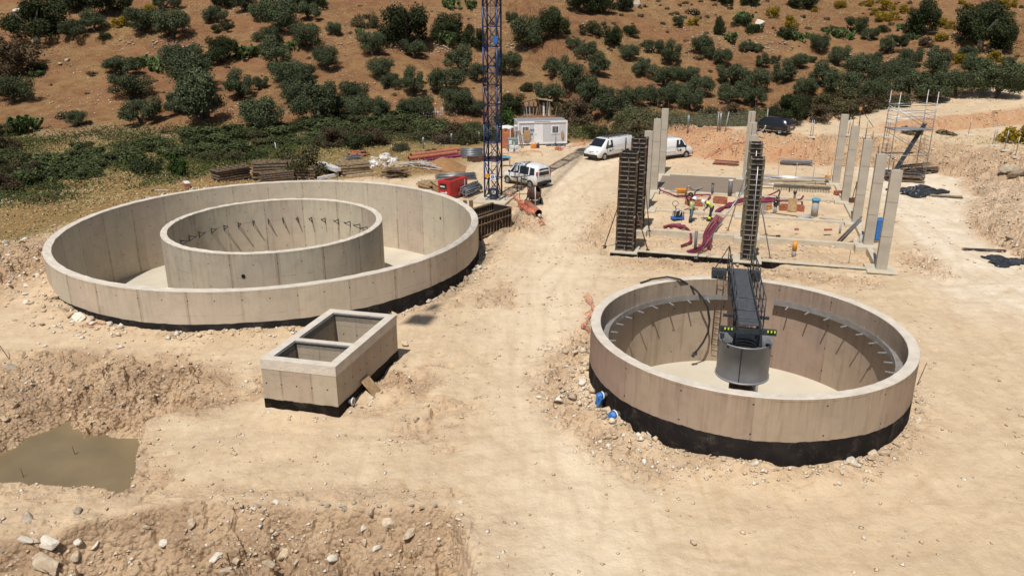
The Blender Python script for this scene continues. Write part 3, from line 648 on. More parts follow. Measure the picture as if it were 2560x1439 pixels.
b=MB(); plankbox(s0+.0,s0+.16,-1.0,1.0,DZ-.36,DZ-.16,b); plankbox(s0+1.3,s0+1.42,-.85,.85,DZ-.25,DZ-.15,b); b.build('cross_beam',M['dark_steel'],CL)
for t in (-.86,.66):
    b=MB(); 
    for k in range(5): plankbox(s0-.03,s0-.01,t+k*.06,t+.055+k*.06,DZ-.24,DZ-.16,b,k%2)
    b.build('hazard_strip',[M['yellow'],M['blackp']],CL)
for t in (-.62,.62):
    b=MB(); 
    for s in (-.55,.2): b.bar(bp_(s,t*.7,DZ-.2),bp_(s,t*.7,1.95),.07)
    b.bar(bp_(-.55,t*.7,2.35),bp_(.2,t*.7,1.95),.03); b.build('hanger',M['dark_steel'],CL)
b=MB()
for a in (-90,):
    for k in range(2): b.tube([bp_(5.2,-.62-.28*k,DZ-.2),bp_(5.2,-.62-.28*k,-.6)],.02,5)
    for k in range(13): b.tube([bp_(5.2,-.62,DZ-.4-k*.27),bp_(5.2,-.9,DZ-.4-k*.27)],.012,4)
b.build('ladder',M['rust'],CL)
D=thing('stilling_drum','grey steel open drum hanging at the centre of the tank','drum',(RC[0]-.02,RC[1],0))
b=MB(); b.lathe([(.98,.52),(.98,2.02),(1.005,2.02),(1.005,1.96),(.985,1.95),(.97,1.96),(.955,1.95),(.955,.52),(.98,.52)],n=56); b.lathe([(1.0,.5),(1.02,.5),(1.02,.56),(.985,.56)],n=56)
b.build('shell',M['grey_steel'],D)
b=MB(); b.box((-.38,-.905,1.27),(.035,.03,1.5)); b.build('seam_strip',M['dark_steel'],D)
b=MB(); b.lathe([(.44,-1.8),(.44,1.45),(.40,1.45),(.40,-1.8)],n=32); b.build('centre_column',M['rust'],D)
b=MB(); 
for z,r in ((1.5,.46),(1.62,.43),(1.74,.46)): b.lathe([(r,z),(r+.03,z+.03),(r,z+.06),(r-.05,z+.03),(r,z)],n=32)
b.build('slewing_ring',M['blackp'],D)
b=MB(); b.tube([(.55,0.1,-1.9),(.55,.1,.9)],.07,10); b.tube([(.75,.3,-1.9),(.75,.3,.9)],.05,10); b.build('sludge_pipe',M['pvc_l'],D)
for a in (60,150,215,320):
    b=MB(); b.box((.9*math.cos(R(a)),.9*math.sin(R(a)),1.93),(.16,.1,.18),R(a)); b.build('lug',M['dark_steel'],D)
# hose lying over the rim and hanging into the tank
hp=[Z0(1601,707,2.53),Z0(1632,697,2.6),Z0(1668,692,2.62),Z0(1700,698,2.58)]
def cylp(px,py,r,far=True):
    dx=(px-1280)/FPX; dy=-(py-719.5)/FPX; sp,cp=math.sin(PITCH),math.cos(PITCH); d=Vector((dx,cp+dy*sp,-sp+dy*cp))
    A=d.x**2+d.y**2;B=-2*(d.x*RC[0]+d.y*RC[1]);C=RC[0]**2+RC[1]**2-r*r; s=(-B+math.sqrt(B*B-4*A*C))/2/A
    return Vector((d.x*s,d.y*s,CAM_H+d.z*s))
hp+=[cylp(1723,712,5.6),cylp(1742,727,5.3),cylp(1757,745,5.0),cylp(1770,770,4.95),cylp(1774,800,4.95),cylp(1770,830,4.95),cylp(1758,855,4.95),cylp(1744,874,4.95),cylp(1736,882,4.95)]
b=MB(); b.tube(hp,.045,8); h=b.build('hose',M['rubber']); tag(h,'thick black hose arching over the rim and hanging inside the tank with the bridge','hose')
b=MB(); b.tube([hp[-1],hp[-1]+Vector((-.07,0,-.18))],.08,8); b.box(hp[-1]+Vector((.02,-.02,-.02)),(.2,.1,.12)); o=b.build('coupling',M['dark_steel'],h)
# pipe stubs wrapped in blue plastic on the outside of the round tank
for (px,py,lab) in ((1530,983,'pipe stub wrapped in bright blue plastic, upper of two on the black band'),(1560,1030,'wider pipe stub wrapped in dull blue plastic, lower of two on the black band')):
    q=Z0(px,py,.72 if py<1000 else .35); d=Vector((q.x-RC[0],q.y-RC[1],0)).normalized(); c=Vector((RC[0],RC[1],q.z))+d*(RR-.05)
    t=thing('wrapped_pipe_stub',lab,'pipe',c); b=MB(); k=.7 if py<1000 else .9
    b.tube([(0,0,0),d*.42],.13*k,12); b.build('pipe',M['pvc'],t)
    b=MB(); b.tube([d*.2,d*.3,d*.43,d*.46],[.13*k,.2*k,.16*k,.05*k],7,smooth=False); b.box(d*.42+Vector((.05,0,-.2)),(.12,.2,.3),.9,rx=.3); b.box(d*.35+Vector((0,0,-.18)),(.16,.16,.2),.5); b.build('plastic_wrap',M['blue_w'],t)
    b=MB(); b.lathe([(.19*k,0),(.22*k,.02),(.19*k,.05)],n=16,axis='Y'); o=b.build('rim_ring',M['white_m'],t,loc=d*.2); o.rotation_euler=(0,0,math.atan2(d.y,d.x)-math.pi/2)
# ---------------------------------------------------------------- rectangular chamber
CH=thing('concrete_chamber','rectangular two-cell concrete chamber with black foot, between the two round tanks','chamber',(0,0,BXZ))
a_,b_,c_,d_=[Vector((x,y,0)) for x,y in BX]
eu=(b_-a_).normalized(); ev=(c_-b_).normalized(); Wd=(b_-a_).length; Ln=(c_-b_).length
def bxp(u,v,z=0): q=a_+eu*u+ev*v; return (q.x,q.y,z)
def wallquad(b,u0,v0,u1,v1,z0,z1,m=0,off=0,flip=False):
    L=math.hypot(u1-u0,v1-v0); Pq=[bxp(u0,v0,z0),bxp(u1,v1,z0),bxp(u1,v1,z1),bxp(u0,v0,z1)]; uv=[(off,z0+5),(off+L,z0+5),(off+L,z1+5),(off,z1+5)]
    if flip: Pq=Pq[::-1]; uv=uv[::-1]
    b.quad(Pq,m,uv)
b=MB(); th=.33; vd=1.95
for (p0,p1,off) in (((0,0),(Wd,0),.15),((Wd,0),(Wd,Ln),3.3),((Wd,Ln),(0,Ln),9),((0,Ln),(0,0),12)): wallquad(b,*p0,*p1,-2.9,-.36,0,off)
cells=[(th,th,Wd-th,vd-.12),(th,vd+.12,Wd-th,Ln-th)]
for (u0,v0,u1,v1) in cells:
    for p0,p1,off in (((u0,v0),(u1,v0),1),((u1,v0),(u1,v1),4),((u1,v1),(u0,v1),8),((u0,v1),(u0,v0),11)): wallquad(b,*p0,*p1,-2.8,-.03,0,off,True)
b.build('walls',M['box_conc'],CH,fix=False)
# cap beam: slightly proud ring with rebated inner lip
b=MB(); e=.012
def cap(b,u0,v0,u1,v1,z0,z1): 
    Pq=[bxp(u,v,z) for u in(u0,u1) for v in(v0,v1) for z in(z0,z1)]; k=b.pts(Pq)
    for f in ((0,1,3,2),(4,6,7,5),(0,4,5,1),(2,3,7,6),(0,2,6,4),(1,5,7,3)): b.face([k+i for i in f])
cap(b,-e,-e,Wd+e,th,-.38,0); cap(b,-e,Ln-th,Wd+e,Ln+e,-.38,0); cap(b,-e,th,th,Ln-th,-.38,0); cap(b,Wd-th,th,Wd+e,Ln-th,-.38,0); cap(b,th,vd-.12,Wd-th,vd+.12,-.3,0)
b.build('cap_beam',M['rim'],CH)
for (u0,v0,u1,v1) in cells:
    b=MB(); w_=.045
    cap(b,u0,v0,u1,v0+w_,-.09,-.05); cap(b,u0,v1-w_,u1,v1,-.09,-.05); cap(b,u0,v0+w_,u0+w_,v1-w_,-.09,-.05); cap(b,u1-w_,v0+w_,u1,v1-w_,-.09,-.05); b.build('grating_lip',M['steel'],CH)
b=MB(); 
for (u0,v0,u1,v1) in cells: b.quad([bxp(u0,v0,-2.75),bxp(u1,v0,-2.75),bxp(u1,v1,-2.75),bxp(u0,v1,-2.75)])
b.build('floor',M['floor_c'],CH)
b=MB(); e=.009
for (p0,p1) in (((-e,-e),(Wd+e,-e)),((Wd+e,-e),(Wd+e,Ln+e)),((Wd+e,Ln+e),(-e,Ln+e)),((-e,Ln+e),(-e,-e))):
    n=24
    for k in range(n):
        t0,t1=k/n,(k+1)/n; f=lambda t:(p0[0]+(p1[0]-p0[0])*t,p0[1]+(p1[1]-p0[1])*t); q0,q1=f(t0),f(t1)
        z0_,z1_=[-1.58+.012*math.sin(t*23)+.008*math.sin(t*71) for t in (t0,t1)]
        b.quad([bxp(*q0,-2.9),bxp(*q1,-2.9),bxp(*q1,z1_),bxp(*q0,z0_)])
b.build('bitumen_band',M['bitumen'],CH)
q=bxp(Wd,.75,0); t=thing('white_pipe_flange','short pipe with white flange poking from the black foot of the chamber','pipe',(q[0],q[1],.28))
n_=Vector((eu.x,eu.y,0)); b=MB(); b.tube([-n_*.1,n_*.16],.085,14); b.build('pipe',M['pvc'],t); b=MB(); b.tube([n_*.16,n_*.2],.15,16); b.build('flange',M['white_m'],t); b=MB(); b.tube([n_*.2,n_*.205],.09,16); b.build('bore',M['blackp'],t)
q=bxp(Wd+.32,2.0,0); b=MB(); b.box((0,0,0),(.03,.62,.85),math.atan2(eu.y,eu.x),ry=R(-40)); o=b.build('board',M['card'],loc=(q[0],q[1],.3)); tag(o,'weathered board leaning on the foot of the rectangular chamber','board')
# ---------------------------------------------------------------- settling pit floor
for (px,py,l) in ((188,1135,'left'),(300,1068,'right'),(60,1192,'nearest')):
    q_=Z0(px,py,-1.38); b=MB(); b.tube([(0,0,-.1),(-.05,0,.35)],.012,5); b.tube([(0,0,0),(.14,.03,.1)],.01,4) if l=='left' else None; o=b.build('rebar_stub',M['rust'],loc=q_); tag(o,l+' of the thin rods sticking out of the wet pit floor','rod')
b=MB(); pp=[(x,y) for x,y in PIT]; gxs=np.arange(-34,-11,.8); 
b.quad([(-36,12,-1.38),(-11.6,19.5,-1.38),(-11.6,28.2,-1.38),(-36,30,-1.38)])
o=b.build('wet_pit_floor',M['pitc']); o['kind']='structure'
# ---------------------------------------------------------------- building foundation
F=thing('building_foundation','pale concrete footing grid of beams and pads under the two rows of columns','foundation',(0,0,0))
def ubox(b,u0,u1,v0,v1,z0,z1,m=0):
    Pq=[bw(u,v,z) for u in(u0,u1) for v in(v0,v1) for z in(z0,z1)]; k=b.pts(Pq)
    for f in ((0,1,3,2),(4,6,7,5),(0,4,5,1),(2,3,7,6),(0,2,6,4),(1,5,7,3)): b.face([k+i for i in f],m)
for i,t in enumerate(UT):
    for j in range(2):
        b=MB(); ubox(b,t-.18,t+.18,VT[j]+.8,VT[j+1]-.8,-.75,-.01); b.build('beam',M['beam'],F,bevel=.015)
for j,v in enumerate(VT):
    for i in range(4):
        b=MB(); ubox(b,UT[i]+.8,UT[i+1]-.8,v-.17,v+.17,-.75,-.014); b.build('beam',M['beam'],F,bevel=.015)
for i,t in enumerate(UT):
    for j,v in enumerate(VT):
        b=MB(); ubox(b,t-.8,t+.8,v-.8,v+.8,-.8,0.004); b.build('pad',M['beam'],F,bevel=.02)
b=MB(); ubox(b,UT[3]-.15,UT[4]-.2,.17+.2,VT[1]-.2,-.3,-.03); ubox(b,UT[3]+.8,UT[4]-.8,.17,.4,-.3,-.031); b.build('screed_slab',M['slab'],F)
b=MB(); ubox(b,UT[2]+1.2,UT[3]-.8,VT[1]+.2,VT[1]+1.9,-.3,-.2); b.build('damp_patch',M['slab'],F)
b=MB(); ubox(b,-1.3,-.82,4.2,5.4,-1.1,-.55); b.build('lean_concrete',M['beam'],F)
b=MB()
for (v0,v1,uu) in ((-.81,.81,-.812),(.8,VT[1]-.8,-.188),(VT[1]-.8,VT[1]+.8,-.812),(VT[1]+.8,VT[2]-.8,-.188),(VT[2]-.8,VT[2]+.8,-.812)):
    b.quad([bw(uu,v0,-.9),bw(uu,v1,-.9),bw(uu,v1,-.07),bw(uu,v0,-.07)])
b.build('bitumen_face',M['bitumen'],F,fix=False)
# a shallow ribbed trench wall on the far right bay
for (v0,v1) in ((9.3,13.6),):
    b=MB(); ubox(b,20.2,20.3,v0,v1,-.6,.25,0)
    for k in range(22): ubox(b,20.12,20.2,v0+k*.2,v0+k*.2+.04,-.6,.28,1)
    ubox(b,20.08,20.34,v0,v1,.28,.36,1); o=b.build('shuttering_panel',[M['beam'],M['fw_rib']]); tag(o,'low ribbed shutter panel standing in the far right bay of the footing','formwork')
# columns
CK=[]
def column(name_pos,u,v,w_=.58,d_=.4,h=5.6,lab=''):
    x,y,_=bw(u,v); t=thing('concrete_column',lab,'column',(x,y,0),-UA,'bare concrete columns of the unfinished building')
    b=MB(); b.box((0,0,h/2),(w_,d_,h)); 
    o=b.build('shaft',M['col_conc'],t,bevel=.02)
    for k in (1.9,3.85):
        b=MB(); b.box((0,0,k),(w_+.006,d_+.006,.025)); b.build('pour_joint',M['fw_rib'],t)
    for sx in (-1,1):
        for sy in (-1,1):
            b=MB(); b.tube([(sx*(w_/2-.08),sy*(d_/2-.07),h-.1),(sx*(w_/2-.08)+rnd.uniform(-.03,.03),sy*(d_/2-.07),h+rnd.uniform(.45,.75))],.014,5); b.build('rebar',M['rust'],t)
    return t
nth=['nearest','second nearest','middle','second farthest','farthest']
for i in range(5): column('R',UT[i],VT[2],lab=f'{nth[i]} bare concrete column of the right-hand row')
for i in (2,3,4): column('L',UT[i],VT[0],lab=f'{nth[i]} bare concrete column of the left-hand row, behind the brown formwork towers')
for i in (2,3,4): column('M',UT[i],VT[1],lab=f'{nth[i]} bare concrete column of the middle row, behind the grey formwork towers')
# formwork towers
def fwtower(u,v,w_,d_,h,rail,rib,lab,n=22,prop=None,arch=False):
    x,y,_=bw(u,v); t=thing('formwork_tower',lab,'formwork',(x,y,.02),-UA)
    def panel(name,L,ang,off):
        b=MB(); cz=h/2
        b.box((0,0,cz),(L,.03,h),m=0)
        for s in(-1,1): b.box((s*(L/2-.03),-.06,cz),(.06,.12,h),m=1)
        for k in range(n+1):
            z=.03+(h-.06)*k/n; b.box((0,-.05,z),(L-.12,.07,.024 if k%5 else .05),m=2)
        for k in range(n):
            if k%4==0: b.box((0,-.055,.03+(h-.06)*(k+.5)/n),(.03,.08,h/n),m=2)
        for k in range(4): 
            for s in(-1,1): b.box((s*(L/2-.03),-.13,.5+k*(h-1)/3),(.1,.05,.12),m=2)
        o=b.build(name,[M['fw_dark'],M[rail],M[rib]],t); o.rotation_euler=(0,0,ang); M_=Matrix.Rotation(ang,3,'Z')@Vector((0,-off,0)); o.location=M_
    panel('form_panel',w_,0,d_/2); panel('form_panel',w_,math.pi,d_/2); panel('form_panel',d_+.1,math.pi/2,w_/2-.13); panel('form_panel',d_+.1,-math.pi/2,w_/2-.13)
    for (dx,dy,zt) in (prop or []):
        b=MB(); b.tube([(0 if abs(dy)>abs(dx) else math.copysign(w_/2,dx),0 if abs(dx)>abs(dy) else math.copysign(d_/2+.1,dy),zt),(dx,dy,0)],.035,6); b.box((dx,dy,.02),(.2,.2,.03)); b.build('prop',M['rust'] if rail=='fw_rail' else M['steel'],t)
    b=MB(); b.tube([(.12,-d_/2-.2,.1),(.05,-d_/2-.17,h*.93)],.022,6); b.build('tie_pole',M['rust'] if rail=='fw_rail' else M['steel_l'],t)
    return t
fwtower(UT[0],VT[0],1.1,.75,5.9,'fw_rail','fw_rib','nearest brown ribbed formwork tower at the front left corner of the footing',22,[(-1.3,.2,2.6),(1.35,.1,2.4)])
fwtower(UT[1],VT[0],1.0,.75,5.95,'fw_rail','fw_rib','rust-brown formwork tower standing just behind the front left one',21,[(.2,1.4,2.6),(1.0,-.7,2.9)])
fwtower(UT[0],VT[1],.82,.72,5.9,'fw_olive','fw_rib','grey ribbed formwork tower in the middle of the front footing beam, near the bridge',20,[(-2.9,-.9,4.3),(1.3,.3,3.4)])
fwtower(UT[1],VT[1],.82,.72,5.95,'fw_olive','fw_rib','grey ribbed formwork tower behind the middle front one',20,[(-1.2,.8,4.2),(1.2,.5,3.0)])
# ---------------------------------------------------------------- tower crane
MX,MY=-1.42,58.95; MW=1.02; MH=44.6; SECT=2.7
CR=thing('tower_crane','tall slender blue lattice tower crane behind the big round tank','crane',(MX,MY,.05),-R(16))
def truss(b,w_,z0,z1,bay,ch=.065,br=.035):
    h=w_/2; C=[(-h,-h),(h,-h),(h,h),(-h,h)]
    for x,y in C: b.tube([(x,y,z0),(x,y,z1)],ch,8)
    n=max(1,round((z1-z0)/bay)); dz=(z1-z0)/n
    for k in range(n):
        a=z0+k*dz
        for i in range(4):
            p,q=C[i],C[(i+1)%4]
            b.tube([(p[0],p[1],a+.04),(q[0],q[1],a+.04)],br,6)
            if (k+i)%2: p,q=q,p
            b.tube([(p[0],p[1],a),(q[0],q[1],a+dz)],br,6); 
            if k%2==0: b.tube([(q[0],q[1],a+.0),((p[0]+q[0])/2,(p[1]+q[1])/2,a+dz/2)],br*.8,5)
b=MB(); truss(b,MW,0,SECT,1.35); 
b.box((0,0,.02),(MW+.12,MW+.12,.03),m=0) if False else None
b.tube([(.18,.2,0),(.18,.2,SECT)],.02,5); b.tube([(-.16,.2,0),(-.16,.2,SECT)],.02,5)
for k in range(9): b.tube([(-.16,.2,.15+k*.3),(.18,.2,.15+k*.3)],.012,4)
sec=b.build('mast_section',M['blue'],CR,loc=(0,0,.3))
ns=int(MH/SECT)
for k in range(1,ns):
    clone(sec,parent=CR,loc=(0,0,.3+k*SECT))
for k in (3,6,9,12,15):
    b=MB(); b.box((.05,0,0),(MW*.8,MW*.8,.03)); b.build('rest_platform',M['dark_steel'],CR,loc=(0,0,.3+k*SECT+.9))
b=MB(); b.box((.42,-.56,0),(.3,.03,.52)); b.build('sign_plate',M['bluep'],CR,loc=(0,0,11.6))
b=MB(); b.box((-.28,-.6,0),(.34,.02,.26)); b.build('orange_sign',M['orange_y'],CR,loc=(0,0,1.95))
b=MB(); b.box((0,0,.02),(2.6,2.6,.4)); b.build('footing',M['beam'],CR,loc=(0,0,-.15))
t=MB(); t.box((.16,-.62,0),(.4,.02,.42),m=0); t.lathe([(.001,0),(.13,0)],c=(.16,-.634,.04),n=16,m=1,axis='Y'); t.box((.16,-.636,.04),(.03,.004,.16),m=0); t.box((.16,-.632,-.15),(.3,.004,.04),m=1); t.box((.38,-.62,-.1),(.06,.02,.25),m=0)
t.build('safety_sign',[M['white'],M['bluep']],CR,loc=(0,0,1.85))
# counterweight blocks, cab and jib high above the picture (their shadow lies on the site)
jd=Vector((-4.34+1.0,34.72-58.9-24.0,0)); 
Lj=48.2; ja=math.atan2(-47.0,-11.9)+R(16)
JB=(math.cos(ja),math.sin(ja))
b=MB(); b.box((0,0,MH+.6),(1.5,1.5,1.2)); b.build('slewing_unit',M['blue'],CR)
b=MB(); jx,jy=JB; px_,py_=-jy,jx
def jp(s,t,z): return (jx*s+px_*t,jy*s+py_*t,MH+z)
for t in(-.4,.4): b.tube([jp(-9,t,1.2),jp(Lj,t,1.2)],.035,5)
b.tube([jp(0,0,2.1),jp(Lj,0,2.1)],.035,5)
for k in range(40):
    s=k*1.2; 
    for t in(-.4,.4): b.tube([jp(s,t,1.2),jp(s+.6,0,2.1)],.016,4); b.tube([jp(s+1.2,t,1.2),jp(s+.6,0,2.1)],.016,4)
    b.tube([jp(s,-.4,1.2),jp(s+1.2,.4,1.2)],.016,4)
b.build('jib',M['blue'],CR)
b=MB(); b.box(jp(Lj+.2,0,1.3),(1.1,1.3,.5),ja); b.box(jp(Lj-1.8,0,1.1),(.9,.5,.3),ja); b.build('trolley',M['blue'],CR)
b=MB(); b.box(jp(-8,0,.6),(1.6,1.4,2.2),ja); b.build('counterweight',M['beam'],CR)
b=MB(); b.tube([jp(.2,0,1.2),jp(0,0,7)],.12,6); b.tube([jp(0,0,7),jp(Lj*.7,0,2.1)],.03,4); b.tube([jp(0,0,7),jp(-8,0,1.2)],.04,4); b.build('tower_head',M['blue'],CR)
# electrical clutter and guard rail at the mast foot
b=MB(); b.box((0,0,.45),(.5,.35,.8)); b.box((.1,-.19,.6),(.3,.02,.3),m=1); o=b.build('electrical_cabinet',[M['dark_steel'],M['white_m']],loc=(MX+.0,MY-.1,.1),rz=-.28,bevel=.01); tag(o,'dark electrical cabinet inside the foot of the blue crane mast','cabinet')
b=MB()
for x_ in(0,1.1,2.0): b.tube([(x_,.25*x_,0),(x_,.25*x_,1.15)],.025,6)
for z in(.55,1.1): b.tube([(0,0,z),(2.0,.5,z)],.022,6)
o=b.build('guard_rail',M['rust'],loc=(MX+.9,MY-.5,0)); tag(o,'rusty tube guard rail on the right of the crane foot','railing')
# ---------------------------------------------------------------- big shutter box by the tank
p0=Vector((-2.35,48.2,-.45)); p1=Vector((-.1,51.25,-.45)); dr=(p1-p0).normalized(); L=(p1-p0).length; nr=Vector((dr.y,-dr.x,0))
t=thing('formwork_box','box of ribbed timber and steel shutter panels beside the big tank under the crane','formwork',p0)
def shutter(b,o,d,L,h,n):
    a=math.atan2(d.y,d.x); nn=Vector((d.y,-d.x,0)); c=o+d*L/2
    b.box(c+Vector((0,0,h/2))-nn*.03,(L,.03,h),a,m=0)
    for z in (0.04,h*.28,h*.72,h-.04): b.box(c+Vector((0,0,z))+nn*.06,(L,.1,.07),a,m=1)
    for k in range(n+1): b.box(o+d*(L*k/n)+nn*.03+Vector((0,0,h/2)),(.045,.09,h-.05),a,m=1)
for nm,oo,dd_,LL,hh_ in (('shutter_panel',Vector((0,0,0)),dr,L,1.85),('shutter_panel',-nr*1.5+dr*1.25,dr,L-1.25,1.95),('shutter_panel',dr*L,-nr,1.5,1.85)):
    b=MB(); shutter(b,oo,dd_,LL,hh_,12 if LL>2 else 5); b.build(nm,[M['fw_dark'],M['wood']],t)
b=MB(); b.tube([dr*.4+nr*.12+Vector((0,0,.1)),dr*.55+nr*.14+Vector((0,0,1.6))],.03,6); b.build('prop',M['rust'],t)
b=MB(); b.tube([dr*2.4+nr*.14+Vector((0,0,1.5)),dr*2.9+nr*.5+Vector((0,0,.1))],.03,6); b.build('prop',M['rust'],t)
for k,(px,py) in enumerate(((1163,520),(1178,520))):
    q=Z0(px,py,.6); b=MB(); b.box((0,0,.5),(.22,.28,1.3),.3); o=b.build('timber_post',M['wood'],loc=(q.x,q.y,0)); tag(o,('left' if k==0 else 'right')+' of two short upright timber baulks beside the big tank rim','timber')
# ---------------------------------------------------------------- scaffold tower
sc=thing('scaffold_tower','tall grey tube scaffold tower on the right, between the column row and the cut bank','scaffold',(33.2,67.0,0),R(4))
SW,SDp,SH=3.3,1.5,6.9
cs=[(-SW/2,-SDp/2),(SW/2,-SDp/2),(SW/2,SDp/2),(-SW/2,SDp/2)]
for x_,y_ in cs:
    b=MB(); b.tube([(x_,y_,0),(x_*.97,y_,SH+.4)],.035,6); b.box((x_,y_,.02),(.18,.18,.03))
    for z in (2.2,4.3,6.3): b.tube([(x_,y_,z-.05),(x_,y_,z+.05)],.055,6)
    b.build('standard',M['steel'],sc)
for z in (.35,2.1,4.2,6.2):
    b=MB()
    for i in range(4):
        p,q=cs[i],cs[(i+1)%4]; b.tube([(p[0],p[1],z),(q[0],q[1],z)],.028,6)
    b.build('ledger',M['steel'],sc)
for z in (5.6,5.1): 
    b=MB(); b.tube([(cs[0][0],cs[0][1],z),(cs[1][0],cs[1][1],z)],.028,6); b.tube([(cs[3][0],cs[3][1],z),(cs[2][0],cs[2][1],z)],.028,6); b.build('guard_rail',M['steel_l'],sc)
for z,s in ((.4,1),(2.2,1),(4.3,1)):
    b=MB(); b.tube([(-SW/2*s,SDp/2,z+1.8),(SW/2*s,SDp/2,z)],.022,6); b.tube([(-SW/2*s,-SDp/2,z+1.8),(SW/2*s,-SDp/2,z)],.022,6)
    for x_ in(-SW/2,SW/2):
        for k in range(5): b.tube([(x_,-SDp/2,z+.35*k),(x_,SDp/2,z+.35*k)],.018,5)
    b.build('brace',M['steel'],sc)
b=MB(); b.box((0,0,4.24),(SW-.1,SDp*.8,.05)); b.build('deck_board',M['steel_l'],sc)
b=MB(); b.box((-.4,.2,2.14),(SW-.9,.32,.05)); b.build('deck_board',M['wood'],sc)
b=MB(); b.bar((-1.6,-.9,-.1),(1.45,.2,4.6),.42,.06); 
for k in range(14): f=k/14; b.bar((-1.6+3.05*f-.2,-.9+1.1*f,-.1+4.7*f+.03),(-1.6+3.05*f+.2,-.9+1.1*f,-.1+4.7*f+.03),.03)
b.build('ladder',M['dark_steel'],sc)
# ---------------------------------------------------------------- vehicles
def body(b,st,m=0):
    """st: list of (x, zb, zbelt, zt, wb, wbelt, wt); returns section rows"""
    rows=[]
    for (x,zb,zl,zt,wb,wl,wt) in st:
        prof=[(-wb,zb),(-wl*1.0,zb+.18*(zl-zb)),(-wl,zl*.62+zb*.38),(-wl*.985,zl),(-wt*.99,zt-.09),(-wt+.1,zt-.012),(-wt*.45,zt+.012)]
        prof=prof+[(-y,z) for y,z in prof[::-1]]
        rows.append(b.pts([(x,y,z) for y,z in prof]))
    n=14
    for i in range(len(rows)-1):
        for k in range(n-1): b.face([rows[i]+k,rows[i]+k+1,rows[i+1]+k+1,rows[i+1]+k],m,None,True)
        b.face([rows[i]+n-1,rows[i],rows[i+1],rows[i+1]+n-1],m)
    b.face([rows[0]+k for k in range(n)],m); b.face([rows[-1]+k for k in range(n)][::-1],m)
def lerp_st(st,x):
    for a,c in zip(st[:-1],st[1:]):
        if a[0]<=x<=c[0]:
            t=(x-a[0])/(c[0]-a[0]+1e-9); return [a[i]+(c[i]-a[i])*t for i in range(7)]
    return list(st[-1])
def sidewin(b,st,poly,s):
    """poly of (x, t) with t 0 belt .. 1 eaves, on side s"""
    Pq=[]
    for x,t in poly:
        q=lerp_st(st,x); zl,zt,wl,wt=q[2],q[3]-.09,q[5]*.985,q[6]*.99
        Pq.append((x,s*(wl+(wt-wl)*t+.012),zl+(zt-zl)*t))
    b.quad(Pq)
def wheels(t,xs,r,w_,y,loc=(0,0)):
    for x in xs:
        for s in(-1,1):
            b=MB(); b.lathe([(r*.62,-.1),(r*.9,-.11),(r,-.07),(r,.07),(r*.9,.11),(r*.62,.1),(r*.62,-.1)],n=20,axis='Y'); wl=b.build('wheel',M['rubber'],t,loc=(x,s*(y-.1),r))
            b=MB(); b.lathe([(.02,s*.075),(r*.28,s*.09),(r*.6,s*.075),(r*.64,s*.1)],n=14,axis='Y'); b.build('rim',M['steel'],wl)
            b=MB(); b.lathe([(r*1.22,s*.0),(r*.6,s*.0)],n=20,axis='Y',a0=math.pi*0,a1=math.pi); b.build('wheel_arch',M['blackp'],t,loc=(x,s*(y+.012),r*.95))
def van(lab,loc,rz,paint,st,glass,xs,wr,length,name='van',cat='van',rack=None,extras=None,group=None,bump=None):
    t=thing(name,lab,cat,loc,rz,group)
    b=MB(); body(b,st); bo=b.build('body',M[paint],t)
    wy=max(s[5] for s in st)
    for kind,poly in glass:
        if kind=='side':
            for s in(-1,1):
                b=MB(); sidewin(b,st,poly,s); b.build('side_window',M['glass'],t,fix=False)
        elif kind=='front' or kind=='rear':
            (xa,xb)=poly; A=lerp_st(st,xa); B=lerp_st(st,xb); d=.014*(1 if kind=='front' else -1)
            wa=A[6]*.86; wb_=B[6]*.84
            nx_,nz_=(B[3]-A[3]),-(B[0]-A[0]); l_=math.hypot(nx_,nz_); 
            sx=1 if kind=='front' else -1; off=(abs(nx_)/l_*.03*sx*1.0,abs(nz_)/l_*.03)
            b=MB(); b.quad([(xa+off[0],-wa,A[3]+off[1]+.012),(xa+off[0],wa,A[3]+off[1]+.012),(xb+off[0],wb_,B[3]+off[1]+.012),(xb+off[0],-wb_,B[3]+off[1]+.012)]); b.build('windscreen' if kind=='front' else 'rear_window',M['glass'],t,fix=False)
    wheels(t,xs,wr,.2,wy)
    return t
